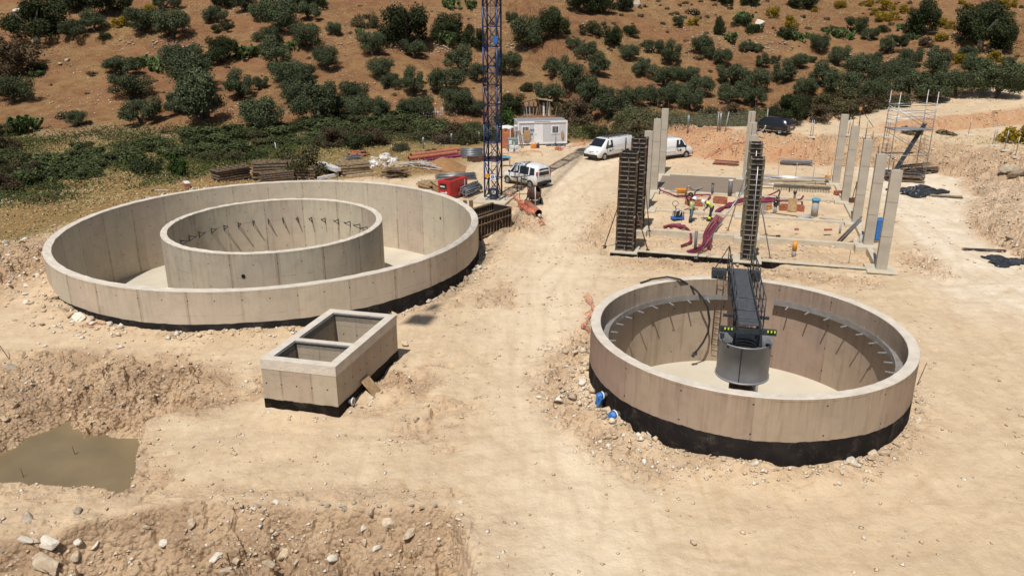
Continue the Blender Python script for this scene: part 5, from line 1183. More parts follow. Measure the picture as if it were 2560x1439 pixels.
pipepost(1921,524,0,.32,.12,'orange_y','short orange pipe socket beside a grey riser right of the middle towers',top=('orange',.04,1.2))
b=MB(); q=P(2025,545); b.tube([(0,0,.12),(-.5,0,.02),(-.9,-.05,-.05)],.2,12); o=b.build('pipe_elbow',M['pvc_l'],loc=q); tag(o,'grey pipe length lying at the foot of the blue-wrapped riser','pipe')
# triangular frame of pipes and a stub
q=P(2140,620); t=thing('pipe_tripod','triangular stand of grey pipes leaning on the second nearest right column','pipes',(q.x,q.y,q.z))
A_,B_,C_=Vector((-1.1,.6,.1)),Vector((.15,.2,2.0)),Vector((.75,-.35,.2))
for p_,q_ in ((A_,B_),(A_,C_),(A_+Vector((.3,0,.1)),Vector((.1,.1,1.8)))): b=MB(); b.tube([p_,q_],.065,8); b.build('pipe',M['pvc'],t)
b=MB(); b.tube([(0,-.5,0),(.03,-.4,1.0)],.1,10); b.build('stub',M['pvc_l'],t)
b=MB(); b.box((.25,-.2,.5),(.25,.1,.6),.4,rx=.3); b.build('black_bag',M['tarp'],t)
q=P(2191,602); t=thing('wrapped_pallet','stack of goods wrapped in bright blue film between the two nearest right columns','pallet',q,.2)
b=MB(); b.box((0,0,.78),(.62,.62,1.35)); b.build('wrapped_load',M['blue_w'],t,bevel=.06); b=MB(); b.box((0,0,.06),(.8,.8,.12)); b.build('pallet',M['wood'],t)
def brickbox(px,py,w_,d_,h,lab,card=False):
    q=P(px,py); t=thing('brick_chamber',lab,'manhole',q,-UA); b=MB(); b.box((-w_/2,0,h/2),(.15,d_,h)); b.box((w_/2,0,h/2),(.15,d_,h)); b.box((0,-d_/2,h/2),(w_-.15,.15,h)); b.box((0,d_/2,h/2),(w_-.15,.15,h)); b.build('wall',M['brick'],t)
    if card: b=MB(); b.box((0,-.5,.55),(.62,.03,.95),rx=R(-12)); b.build('board',M['card'],t)
brickbox(1978,526,1.6,.6,.4,'low brick chamber with a brown board leaning on it, right of the middle towers',True)
brickbox(1735,512,1.2,.7,.35,'low brick chamber behind the standing worker')
brickbox(1800,505,.9,.7,.35,'low brick chamber half buried right of the bending worker')
for px,py,lab in ((2068,590,'left of two broken red bricks on the middle right beam'),(1990,587,'single red brick lying on the middle right beam')):
    q=P(px,py); b=MB(); b.box((0,0,.08),(.5 if px>2000 else .25,.14,.12),.1); o=b.build('brick',M['clay'],loc=(q.x,q.y,.02)); tag(o,lab,'brick')
# hoses: lists of pixels on the ground with a height
def hose(lab,pl,r=.055,m='purple',z=.08,group=None,name='corrugated_hose'):
    pts=[P(x,y,(zz+r)) if True else None for x,y,*rest in pl for zz in [rest[0] if rest else z]]
    # smooth
    out=[]
    for i in range(len(pts)-1):
        p0=pts[max(i-1,0)];p1=pts[i];p2=pts[i+1];p3=pts[min(i+2,len(pts)-1)]
        for k in range(4):
            t=k/4; out.append(.5*((2*p1)+(p2-p0)*t+(2*p0-5*p1+4*p2-p3)*t*t+(3*p1-p0-3*p2+p3)*t**3))
    out.append(pts[-1]); b=MB(); b.tube(out,r,7); o=b.build(name,M[m]); tag(o,lab,'hose',group); return o
g1='maroon corrugated hoses in the footing bays'
base=[(1800,540,.4),(1790,552,.25),(1779,566,.3),(1768,585,.45),(1766,605,.3),(1752,620,.1),(1735,627,.08),(1720,631,.06)]
for k in range(6):
    hose(('leftmost','second','third','fourth','fifth','rightmost')[k]+' maroon hose of the thick bundle pouring over the second beam',[(x+(k-2.5)*(3.4 if i<5 else 1.6)+(i==4)*k,y+(k-2.5)*1.6*(i>4)+(i<3)*(k-2)*1.5,z_+(.0,.1,.02,.12,.04,.08)[k]) for i,(x,y,z_) in enumerate(base)],r=.042,group=g1)
hose('maroon hose of the bundle with its end bent back to the right',[(1797,542,.4),(1786,570,.4),(1776,590,.5),(1770,612,.15),(1772,619,.06),(1777,623,.05)],group=g1)
hose('maroon hose curling off the second beam left of the dark riser',[(1675,566,.05),(1700,567,.08),(1712,568,.1),(1722,575,.2),(1728,590,.25),(1726,604,.1),(1714,610,.05),(1703,614,.04)],r=.075,group=g1)
hose('upper of the straight maroon hoses lying on the second beam',[(1660,567,.04),(1680,562,.06),(1702,561,.08)],r=.09,group=g1)
hose('lower of the straight maroon hoses lying on the second beam',[(1676,565,.1),(1695,564,.12),(1713,565,.1)],r=.09,group=g1)
for k in range(5):
    hose(('topmost','second','third','fourth','lowest')[k]+' maroon hose of the fan between the bending worker and the middle towers',[(1789,527+k*1.5,.1),(1803,518+k*1.5,.1),(1822,509-k*2+6,.15),(1842,500+k*2,.15),(1868,495+k*2,.15),(1895,496+k*1.5,.1),(1915,495+k*2.2,.1),(1938,492+k*2-2,.1)],r=.05,group=g1)
hose('maroon hose rising in a tall loop beside the grey tubes',[(1900,495,.1),(1925,487,.1),(1940,480,.3),(1944,478,.9),(1946,475,1.3),(1950,478,1.0),(1947,488,.2),(1944,495,.1)],r=.06,group=g1)
hose('maroon hose ending in an upturned tip left of the blue-wrapped riser',[(1892,502,.1),(1930,502,.08),(1970,501,.08),(1998,499,.1),(2006,494,.3),(2008,490,.8)],r=.07,group=g1)
hose('red hose hanging from the column by the grey screed down to the wheelbarrow',[(1648,470,.5),(1650,474,.2),(1660,479,.1),(1675,484,.08),(1690,490,.06),(1712,492,.1),(1740,498,.1),(1760,505,.1)],r=.06,group=g1)
hose('red hose in a flat hairpin behind the workers',[(1725,495,.05),(1735,488,.06),(1757,487,.08),(1776,488,.1),(1770,498,.05)],r=.06,group=g1)
hose('thin red hose curving right of the compactor',[(1745,521,.1),(1725,520,.12),(1710,527,.1),(1709,540,.05),(1703,550,.04)],r=.04,group=g1)
hose('pale grey hose standing in an arch over the edge of the grey screed',[(1715,484,.0),(1716,478,.5),(1718,470,1.2),(1722,466,1.6),(1728,472,1.1),(1737,474,.3),(1755,470,.1)],r=.07,m='pvc_l')
# steel tubes bundle and railing at the far right bays
def bars(lab,a,b_,n,r,m,name='steel_tubes',dz=.1,cat='tubes',spread=.12,h=1):
    p_,q_=P(*a),P(*b_); d=(q_-p_).normalized(); s=Vector((-d.y,d.x,0)); b=MB(); rr=random.Random(int(a[0]))
    for k in range(n):
        o_=s*((k%max(1,n//h))-n/h/2)*spread+Vector((0,0,dz+r+(k//max(1,n//h))*r*2)); sl=d*rr.uniform(-.15,.15)*spread*4
        b.tube([p_+o_+sl,q_+o_+sl],r,6)
    o=b.build(name,M[m]); tag(o,lab,cat); return o
bars('bundle of galvanised tubes on blocks, farthest in the right-hand bays',(1890,455),(2072,462),5,.04,'steel_l',dz=.5,spread=.14)
bars('bright steel pipe lying left below the tube bundle',(1892,470),(1985,474),2,.09,'steel_l',dz=.3,spread=.18)
bars('short bundle of grey tubes ending at the farthest right column',(1990,477),(2078,480),4,.04,'steel',dz=.3,spread=.12)
b=MB(); 
for k in range(5): q=P(1900+k*44,447+k*1.2); b.tube([q,q+Vector((0,0,1.5))],.02,5)
for z in(.8,1.45): 
    pts=[P(1900+k*44,447+k*1.2,z) for k in range(5)]; b.tube(pts,.018,5)
o=b.build('tube_railing',M['steel']); tag(o,'thin tube railing behind the far right bays','railing')
q=P(2066,462); b=MB(); b.box((0,0,.6),(.3,.3,.4)); b.tube([(0,0,0),(0,0,1.3)],.03,6); o=b.build('orange_stand',M['orange_y'],loc=q); tag(o,'orange stand at the foot of the farthest right column','stand')
bars('long rusty tube lying on the third beam right of the middle towers',(1928,534),(2034,549),1,.03,'rust',name='tube',dz=.06)
bars('grey plastic pipe lying on the third beam before the blue-wrapped riser',(2047,548),(2112,555),1,.05,'pvc_l',name='pipe',dz=.06,cat='pipe')
q=P(1930,590); b=MB(); b.tube([(-.8,.3,0),(.3,-.15,.05)],.02,6); b.box((.35,-.18,.05),(.25,.15,.12),.3); o=b.build('mallet',M['rust'],loc=q); tag(o,'rusty long-handled hoe lying on the sand right of the middle towers','tool')
q=P(2128,507); b=MB(); b.tube([(0,0,0),(.2,0,1.6)],.03,6); b.tube([(.35,0,0),(.15,0,1.6)],.03,6); b.box((.1,0,.2),(.5,.3,.35),.3); o=b.build('trestle',M['rust'],loc=q); tag(o,'rusty trestle between the second and middle columns of the right row','trestle')
q=P(2095,487); b=MB(); b.box((0,0,.18),(.6,.4,.3),.4); b.box((.6,-.1,.08),(.9,.4,.14),.1,m=1); o=b.build('cement_sacks',[M['brick'],M['white_m']],loc=q); tag(o,'red crate and white sack at the foot of the second farthest right column','sacks')
# ---------------------------------------------------------------- stacks behind the big tank
def stack(pa,pb,lab,depth=1.3,h=.7,layers=5,name='panel_stack',m=('wood','ply_dark'),cat='panels',z=0):
    a,b_=P(*pa),P(*pb); d=(b_-a); L=d.length; rz=math.atan2(d.y,d.x); c=(a+b_)/2; t=thing(name,lab,cat,(c.x,c.y,c.z+z),rz); rr=random.Random(int(pa[0]*7))
    lh=h/layers
    for k in range(layers):
        b=MB(); ox,oy=rr.uniform(-.12,.12),rr.uniform(-.06,.06); w2=depth*rr.uniform(.9,1); L2=L*rr.uniform(.93,1)
        b.box((ox,oy+depth/2,lh*(k+.5)+.02),(L2,w2,lh*.32),rr.uniform(-.03,.03),m=1)
        for y_ in np.linspace(-w2/2+.04,w2/2-.04,3): b.box((ox,oy+depth/2+y_,lh*(k+.9)),(L2,.07,lh*.6),0,m=0)
        for x_ in np.linspace(-L2/2+.05,L2/2-.05,max(3,int(L2/.45))): b.box((ox+x_,oy+depth/2,lh*(k+.88)),(.06,w2,lh*.5),0,m=0)
        b.build('panel',[M[m[0]],M[m[1]]],t)
    return t
stack((548,458),(632,448),'long low stack of ribbed shuttering panels, leftmost behind the big tank',1.4,1.1,5)
stack((632,452),(735,446),'tall stack of weathered timber panels behind the big tank, second from the left',1.5,1.5,6)
stack((655,462),(740,452),'lower timber stack partly hidden by the rim in front of the tall one',1.0,.9,5)
stack((737,450),(790,450),'short dark-topped panel stack third from the left behind the rim',1.2,1.0,4)
stack((850,443),(930,431),'long pale timber stack between the ladder beams and the plank heap',1.7,1.0,4,m=('wood_l','wood'))
stack((1041,470),(1075,478),'tilted pale plywood sheets left of the red generator',1.2,.5,3,m=('wood_l','card'))
stack((1075,472),(1095,486),'small pile of plywood boards touching the red generator',1.2,.7,5,m=('wood_l','card'))
def beam(pa,pb,lab,w_=.22,h=.2,m='sack',dz=.1,name='timber_beam',cat='beam',za=0,zb=0):
    a,b_=P(*pa)+Vector((0,0,dz+za)),P(*pb)+Vector((0,0,dz+zb)); b=MB(); b.bar(a,b_,w_,h); o=b.build(name,M[m]); tag(o,lab,cat); return o
beam((805,428),(846,444),'upper whitish box beam slanting down right of the dark-topped stack',.6,.3,dz=.7)
beam((795,452),(846,442),'lower whitish beam rising to the right behind the rim',.3,.25,dz=.2)
beam((865,447),(942,438),'long pale beam lying in front of the pale timber stack',.3,.3,m='wood_l',dz=.15)
beam((855,428),(872,440),'short plank propped across the pale timber stack',.15,.06,m='wood_l',dz=.9)
def sticks(px,py,n,L,lab,m='wood',sp=.6,h=.6,ang=0,name='plank_heap',cat='planks'):
    q=P(px,py); rr=random.Random(int(px)); b=MB()
    for k in range(n):
        a=ang+rr.gauss(0,.22); c=Vector((rr.uniform(-sp,sp)*.5,rr.uniform(-sp,sp),.05+h*k/n)); d=Vector((math.cos(a),math.sin(a),rr.uniform(-.08,.08)))*L*rr.uniform(.6,1)/2
        b.bar(c-d,c+d,rr.uniform(.06,.16),.03)
    o=b.build(name,M[m],loc=q); tag(o,lab,cat); return o
sticks(992,443,70,2.0,'round heap of broken brown planks at the right end of the timber stacks',h=.75,sp=.55)
sticks(965,440,8,1.2,'few pale slats of a crate left of the round plank heap',m='wood_l',h=.5,sp=.2,ang=.3)
sticks(1075,420,9,3.6,'long pale planks fanned out left of the sand pile',m='sack',h=.45,sp=.8,ang=-.5)
sticks(1030,413,7,3.6,'grey boards lying flat between the sheet heap and the fanned planks',m='sack',h=.3,sp=.7,ang=.1)
sticks(885,402,14,1.8,'small pile of greenish slats at the edge of the dry grass',m='steel',h=.5,sp=.3,ang=.05)
q=P(1032,423); b=MB(); b.bar((-.7,0,.0),(-.3,0,.5),.05); b.bar((-.3,0,.5),(.7,0,.5),.08); b.bar((.7,0,.5),(.95,0,0),.05); o=b.build('trestle',M['wood'],loc=q); tag(o,'low wooden trestle before the grey boards','trestle')
def blob(px,py,sx,sy,sz,lab,m,name,cat,seed=1,amp=.35,mats=None,z=0):
    b=bmesh.new(); bmesh.ops.create_icosphere(b,subdivisions=4,radius=1); rr=np.array([v.co[:] for v in b.verts]); n_=fbm(rr[:,0]*2.3+seed*9+50,rr[:,1]*2.3+rr[:,2]*1.7+50,4,.6)
    for v,k in zip(b.verts,n_): v.co=v.co*(1+amp*2*float(k)); v.co=Vector((v.co.x*sx,v.co.y*sy,max(-.05,v.co.z*sz)))
    if mats:
        for f_ in b.faces: f_.material_index=int((fbm(np.array([f_.calc_center_median().x*3+seed]),np.array([f_.calc_center_median().y*3+f_.calc_center_median().z*4+9]),2)[0]+.5)*len(mats)*.999)%len(mats)
    me=bpy.data.meshes.new(name); b.to_mesh(me); b.free(); [me.materials.append(M[k]) for k in (mats or [m])]; o=bpy.data.objects.new(name,me); lk(o); o.location=P(px,py)+Vector((0,0,z)); tag(o,lab,cat); return o
blob(938,415,.9,.7,.75,'left heap of crumpled white plastic and scrap wood','sack','scrap_heap','scrap',1,.5,['sack','white_m','wood_l','sack'])
blob(968,412,1.1,.8,.95,'right taller heap of white plastic and planks','sack','scrap_heap','scrap',2,.5,['sack','wood_l','white_m','wood'])
blob(1000,414,1.0,.6,.4,'low yellowish sheet heap beside the white plastic','wood_l','sheet_heap','sheets',3,.3)
blob(897,390,1.0,.5,.5,'reddish dry brushwood heap above the greenish slats','brick','brush_heap','brushwood',4,.55,['scrub','brick','reed'])
b=bmesh.new(); bmesh.ops.create_grid(b,x_segments=40,y_segments=40,size=2.3)
for v in b.verts:
    r_=v.co.length/1.9; v.co.z=1.05*max(0,1-r_)**.85+.06*float(fbm(np.array([v.co.x*2]),np.array([v.co.y*2]),3)[0])-.04
me=bpy.data.meshes.new('sand_pile'); b.to_mesh(me); b.free(); me.materials.append(M['sand']); o=bpy.data.objects.new('sand_pile',me); lk(o); o.location=P(1107,415); o.scale=(.95,1.1,.85); tag(o,'conical pile of brown sand between the clay pipes and the crane','sand pile')
# clay and magenta pipes
def bigpipe(pa,pb,r,m,lab,z=0,name='drain_pipe'):
    a,b_=P(*pa)+Vector((0,0,r+z)),P(*pb)+Vector((0,0,r+z)); t=thing(name,lab,'pipe',a); d=b_-a
    b=MB(); b.tube([(0,0,0),d],r,16,cap=False); b.tube([(0,0,0),d],r*.88,16,cap=False); b.build('barrel',M[m],t)
    b=MB(); b.tube([d*.97,d*1.0],r*1.12,16); b.tube([d*0,d*.02],[r*1.04,r*1.04],16,cap=False); b.build('socket',M[m],t); return t
bigpipe((1022,402),(1142,386),.2,'clay','front orange clay pipe of the pair behind the sand pile')
bigpipe((1028,399),(1146,383),.2,'clay','rear orange clay pipe lying a little higher than the front one',z=.2)
bigpipe((1060,404),(1160,389),.12,'magenta','thin magenta pipe beside the clay pipes',name='magenta_pipe')
bigpipe((1095,398),(1165,391),.12,'magenta','second magenta pipe, nearer the grey props',name='magenta_pipe')
bigpipe((1347,545),(1318,520),.22,'clay','short orange pipe pointing at the camera out of the mound by the crane',z=.15)
q=P(1347,546); b=MB(); b.tube([(0,0,.25),(.1,-.12,.2)],.09,10); o=b.build('pipe_end',M['white_m'],loc=q); tag(o,'small pale pipe inside the mouth of the short orange pipe','pipe')
def propstack(px,py,n,L,lab,ang,sp,h,m='steel',end=True):
    q=P(px,py); rr=random.Random(int(px)); t=thing('prop_stack',lab,'props',q,ang); b=MB(); b2=MB()
    for k in range(n):
        y_=rr.uniform(-sp,sp); z=.06+h*rr.random()*(1-abs(y_)/sp*.5); x0=rr.uniform(-.12,.12); b.tube([(x0-L/2,y_,z),(x0+L/2,y_+rr.uniform(-.05,.05),z+rr.uniform(-.03,.03))],.03,6)
        b2.box((x0-L/2,y_,z),(.02,.13,.13)); b2.box((x0+L/2,y_,z),(.02,.13,.13))
    b.build('tubes',M[m],t); b2.build('end_plates',M['steel'] if end else M['rust'],t); return t
propstack(1172,487,60,2.3,'dense stack of grey steel props between the generator and the crane',R(62),.55,.95)
propstack(1140,448,34,3.2,'flat pile of steel props on top behind the generator',R(14),.6,.5)
propstack(1180,392,60,2.0,'racked pile of scaffold frames and tubes left of the mast',R(8),1.1,.85)
propstack(1215,402,26,3.4,'rusty red bundle of props behind the mast',R(4),.6,.5,m='rust')
bars('dark tube bundle ending right of the mast, tipped with red',(1180,405),(1262,397),7,.05,'rust',dz=.05,spread=.12,h=2)
blob(1200,403,.35,.25,.2,'left of two pale rocks before the prop bundles','stone_w','rock','rock',5,.3)
blob(1187,404,.3,.2,.18,'right small pale rock before the prop bundles','stone_w','rock','rock',6,.3) if False else None
# white-topped orange barrier behind the rim at the left
q=P(468,470,0); b=MB(); b.box((0,0,.25),(.95,.35,.4),m=0); b.box((0,0,.48),(1.0,.4,.08),m=1); o=b.build('barrier_block',[M['clay'],M['white_m']],loc=q,rz=R(-60)); tag(o,'small orange block with white top in the dry grass behind the big tank','block')
b=MB(); b.tube([(-.6,0,.08),(.6,.1,.08)],.04,6); b.tube([(-.9,0,.05),(-.5,.2,.08),(-.9,.3,.05)],.04,6,m=1); o=b.build('tool_bar',[M['sack'],M['blackp']],loc=P(405,478)); tag(o,'pale bar with a black end lying behind the left rim','bar')
# timber and black sheets on the right
def plankpile(pa,pb,n,lab,m='wood',h=.4,dep=.8,name='plank_pile'):
    a,b_=P(*pa),P(*pb); d=b_-a; L=d.length; rz=math.atan2(d.y,d.x); c=(a+b_)/2; rr=random.Random(int(pa[0])); b=MB()
    for k in range(n): b.box((rr.uniform(-.15,.15),rr.uniform(-dep/2,dep/2),.04+h*k/n),(L*rr.uniform(.85,1),rr.uniform(.12,.25),.04),rr.uniform(-.03,.03),m=k%2)
    o=b.build(name,[M[m],M['ply_dark'] if m!='steel' else M['steel_l']],loc=c,rz=rz); tag(o,lab,'planks'); return o
plankpile((1785,410),(1845,414),10,'low pile of reddish planks left of the middle columns','brick',.3)
plankpile((1946,406),(2030,412),12,'long pile of grey boards on the slope behind the far bays','steel',.35)
plankpile((2208,448),(2310,455),22,'dark board stack under the foot of the scaffold tower','wood',.7,1.4)
plankpile((2250,438),(2335,425),16,'second dark board stack tilted up behind the scaffold tower','wood',.7,1.2)
plankpile((1955,445),(1905,442),5,'few thin grey laths near the tube railing','steel',.1)
plankpile((2320,490),(2408,496),5,'loose bright laths on the ground right of the black sheet','wood_l',.08,.5)
plankpile((2405,625),(2525,627),2,'long lath lying on the ground towards the right edge','wood_l',.05,.2)
b=MB()
for k in range(6): b.bar((-.3+k*.12,-.6,.06+.05*k),(.5+k*.1,.6,.1+.07*k),.1,.05)
o=b.build('plank_bundle',M['wood_l'],loc=P(2552,640)); tag(o,'crossed planks on the black sheet at the right edge','planks')
def sheet(px,py,sx,sy,h,lab,seed,m='tarp'):
    b=bmesh.new(); bmesh.ops.create_grid(b,x_segments=44,y_segments=36,size=1)
    X=np.array([v.co[:] for v in b.verts]); n1=fbm(X[:,0]*2+seed*5+40,X[:,1]*2+40,4,.6); n2=fbm(X[:,0]*6+seed,X[:,1]*6+9,3)
    for v,a,c in zip(b.verts,n1,n2):
        r_=math.hypot(v.co.x,v.co.y); v.co.z=max(0,(.5+float(a)*1.3)*h*(1.1-r_))+.25*h*float(c)+.05; an=math.atan2(v.co.y,v.co.x); sq=1/max(abs(math.cos(an)),abs(math.sin(an))); k_=(1+.3*math.sin(an*3+seed)+.16*math.sin(an*7+2*seed))/sq; v.co.x*=sx*k_*(1+.3*float(a)); v.co.y*=sy*k_*(1+.3*float(c))
    me=bpy.data.meshes.new('black_sheet'); b.to_mesh(me); b.free(); me.materials.append(M[m]); o=bpy.data.objects.new('black_sheet',me); lk(o); o.location=P(px,py); tag(o,lab,'plastic sheet'); return o
sheet(2292,482,1.9,1.3,1.0,'crumpled black plastic sheet on the ground in front of the scaffold tower',1)
sheet(2515,654,1.15,.95,.3,'flat crumpled black plastic sheet at the right edge of the site',2)
# orange safety nets
def net(lab,pl,h=.5,seed=1,wob=.25,zb=.0):
    pts=[P(x,y) for x,y in pl]; rr=random.Random(seed); out=[]
    for i in range(len(pts)-1):
        n=max(2,int((pts[i+1]-pts[i]).length/.3))
        for k in range(n): out.append(pts[i]+(pts[i+1]-pts[i])*(k/n))
    out.append(pts[-1]); b=MB(); rows=5; ids=[]; u=0; us=[]
    for i,p_ in enumerate(out):
        if i: u+=(p_-out[i-1]).length
        us.append(u); fx,fy=rr.uniform(-wob,wob),rr.uniform(-wob,wob); hh_=h*rr.uniform(.5,1.1)
        ids.append(b.pts([p_+Vector((fx*(j/rows)*math.sin(j+i*.4)*1.2,fy*(j/rows)*math.cos(j*1.7+i),zb+.03+hh_*(j/rows)*(1-.3*(j/rows)))) for j in range(rows+1)]))
    for i in range(len(ids)-1):
        for j in range(rows): b.face([ids[i]+j,ids[i+1]+j,ids[i+1]+j+1,ids[i]+j+1],0,[(us[i],j*h/rows),(us[i+1],j*h/rows),(us[i+1],(j+1)*h/rows),(us[i],(j+1)*h/rows)])
    o=b.build('safety_net',M['net'],fix=False); tag(o,lab,'net',None); return o
net('thin orange net laid in a long curve from the mast towards the cabin',[(1252,388),(1290,383),(1330,379),(1352,382),(1357,392)],.25,1,.1)
net('bunched orange net at the tip of the crane shadow before the cabin',[(1387,376),(1398,372),(1406,375),(1399,378),(1388,374),(1404,373)],.5,2,.35)
net('orange net running from the bunch right to the long white van',[(1408,371),(1440,366),(1462,362),(1452,346)],.35,3,.2)
net('torn orange net on the mound right of the shutter box, upper piece',[(1265,498),(1280,495),(1290,500),(1300,512),(1312,516)],.55,4,.35)
net('torn orange net on the mound right of the shutter box, lower piece',[(1295,516),(1312,528),(1325,540),(1316,531),(1300,522)],.6,5,.4)
net('small orange net rag at the foot of the mound below the orange pipe',[(1346,560),(1352,553),(1362,562),(1350,566)],.4,6,.25)
net('faded orange net draped on the rubble left of the bridge tank',[(1462,748),(1476,765),(1484,785),(1470,800),(1462,822),(1474,838)],.5,7,.3)
net('orange net scrap lying in the rubble at the left foot of the big tank',[(200,818),(225,814),(255,812),(268,810)],.18,8,.12)
net('long orange net fence up the red spoil bank behind the columns',[(1760,398),(1790,385),(1830,365),(1880,352)],.3,9,.2)
net('orange net scrap below the wire fence on the terrace',[(1772,325),(1800,322),(1830,326)],.35,10,.2)
b=MB(); pts=[P(1890,318,1.5),P(1900,322,.9),P(1912,318,1.2),P(1918,300,2.0) if False else P(1915,318,1.6)]
hose('white plastic strip hanging on the fence post beside the black car',[(1880,336,.3),(1893,333,.5),(1905,328,.8),(1912,320,1.2),(1914,314,1.6)],r=.06,m='white_m',name='white_strip')
# stakes and fence posts
def stake(px,py,h,lab,m='rust',r=.015,lean=(0,0),name='stake'):
    q=P(px,py); b=MB(); b.tube([(0,0,-.05),(lean[0],lean[1],h)],r,5); o=b.build(name,M[m],loc=q); tag(o,lab,'stake'); return o
stake(2292,962,.95,'thin rusty rod stuck in the ground right of the round tank with the bridge',lean=(.22,0))
stake(162,908,.55,'short orange stake at the crest of the pit',m='clay')
stake(24,897,.9,'leaning rusty rod at the left crest of the pit',lean=(-.4,0))
stake(2122,658,.8,'thin rod near the nearest right column')
stake(1885,352,1.4,'leaning dark rod on the spoil bank left of the black car',m='dark_steel',lean=(.3,0),r=.03)
stake(2038,462,.4,'short dark peg by the far right bays',m='dark_steel')
for i,(px,py,h) in enumerate(((2025,345,1.7),(2120,340,1.8),(2163,345,1.9),(2215,345,1.8),(2420,340,1.7),(2480,366,1.8),(2537,395,1.8),(2510,378,1.8))):
    q=P(px,py); t=thing('fence_post',f'thin metal fence post, {["leftmost","second","third","fourth","fourth from the right","third from the right","rightmost","second from the right"][i]} along the pale track on the right','post',q,group='fence posts along the pale track')
    b=MB(); b.tube([(0,0,0),(.05,0,h)],.03,6); b.tube([(.22,0,0),(.22,0,h)],.03,6) if i in (0,3,5) else None; b.build('tube',M['steel'],t); b=MB(); b.box((.1,0,.08),(.7,.24,.14)); b.build('concrete_foot',M['stone_w'],t)
q=P(2147,325); t=thing('brush_signpost','leaning orange-topped post with a brace beside a stick heap on the terrace','post',q); b=MB(); b.tube([(0,0,0),(-.1,0,2.2)],.04,6); b.tube([(0,0,2.0),(1.4,0,.3)],.03,6); b.build('post',M['rust'],t); b=MB(); b.box((-.12,0,2.1),(.25,.05,.3)); b.build('orange_plate',M['orange_y'],t)
# wire mesh fence along the rear edge of the site
def fence(pl,h,lab):
    pts=[P(x,y) for x,y in pl]; t=thing('wire_fence',lab,'fence',pts[0])
    for a,c in zip(pts[:-1],pts[1:]):
        n=max(1,int((c-a).length/3.4))
        for k in range(n):
            p_=a+(c-a)*(k/n)-pts[0]; q_=a+(c-a)*((k+1)/n)-pts[0]; b=MB(); b.tube([p_,p_+Vector((0,0,h))],.03,6); b.tube([q_-(q_-p_)*.03,q_-(q_-p_)*.03+Vector((0,0,h))],.03,6); b.build('post',M['steel'],t)
            b=MB(); L=(q_-p_).length; b.quad([p_+Vector((0,0,.1)),q_+Vector((0,0,.1)),q_+Vector((0,0,h)),p_+Vector((0,0,h))],0,[(0,0),(L,0),(L,h),(0,h)]); b.build('mesh_panel',M['wire'],t,fix=False)
fence([(1640,338),(1720,334),(1800,330),(1885,326)],1.9,'wire mesh site fence behind the vans and the middle columns')
fence([(980,392),(1060,372),(1130,362),(1200,358)],1.2,'low wire fence in the weeds left of the mast')
for i,(px,py) in enumerate(((1793,330),(1812,330),(1915,322))):
    stake(px,py,2.0,['pale leaning pole against the wire fence, left of the tallest middle column','pale slanting pole beside the leaning one at the wire fence','pale pole standing by the black car'][i],m='pvc_l',r=.05,lean=(.25 if i==1 else 0,0),name='pole')
# stick pen under the olives
q=P(1060,298); t=thing('stick_fence','rustic pen fence of grey sticks under the olive trees left of the mast','fence',q); b=MB(); sr=random.Random(5)
for k in range(17): x_=-2.3+k*.29; b.tube([(x_,0.3*math.sin(k*.4),0),(x_+sr.uniform(-.08,.08),.3*math.sin(k*.4),sr.uniform(.9,1.5))],.03,5)
for z in(.45,.85): b.tube([(-2.4,0,z),(0,.3,z-.1),(2.4,0,z+.05)],.03,5)
b.build('sticks',M['sack'],t)
# ---------------------------------------------------------------- foliage meshes
def quads_mesh(name,C,N_,S_,mt,aspect=1.0,seed=0):
    """C centres, N_ normals, S_ half sizes: one little leaf-cluster quad each"""
    r_=np.random.RandomState(seed); n=len(C); N_=N_/(np.linalg.norm(N_,axis=1,keepdims=True)+1e-9)
    t=r_.normal(size=(n,3)); t-=N_*(t*N_).sum(1,keepdims=True); t/=np.linalg.norm(t,axis=1,keepdims=True)+1e-9; b=np.cross(N_,t)
    s=S_[:,None]; k=r_.uniform(.55,1.0,(n,1))*aspect
    v=np.stack([C-t*s-b*s*k*.4,C-t*s*.1-b*s*k,C+t*s+b*s*k*.3,C+t*s*.15+b*s*k],1).reshape(-1,3).astype(np.float32)
    me=bpy.data.meshes.new(name); me.vertices.add(n*4); me.vertices.foreach_set('co',v.ravel()); me.loops.add(n*4)
    me.loops.foreach_set('vertex_index',np.arange(n*4,dtype=np.int32)); me.polygons.add(n); me.polygons.foreach_set('loop_start',np.arange(0,n*4,4,dtype=np.int32)); me.update(calc_edges=True)
    me.materials.append(mt); return me
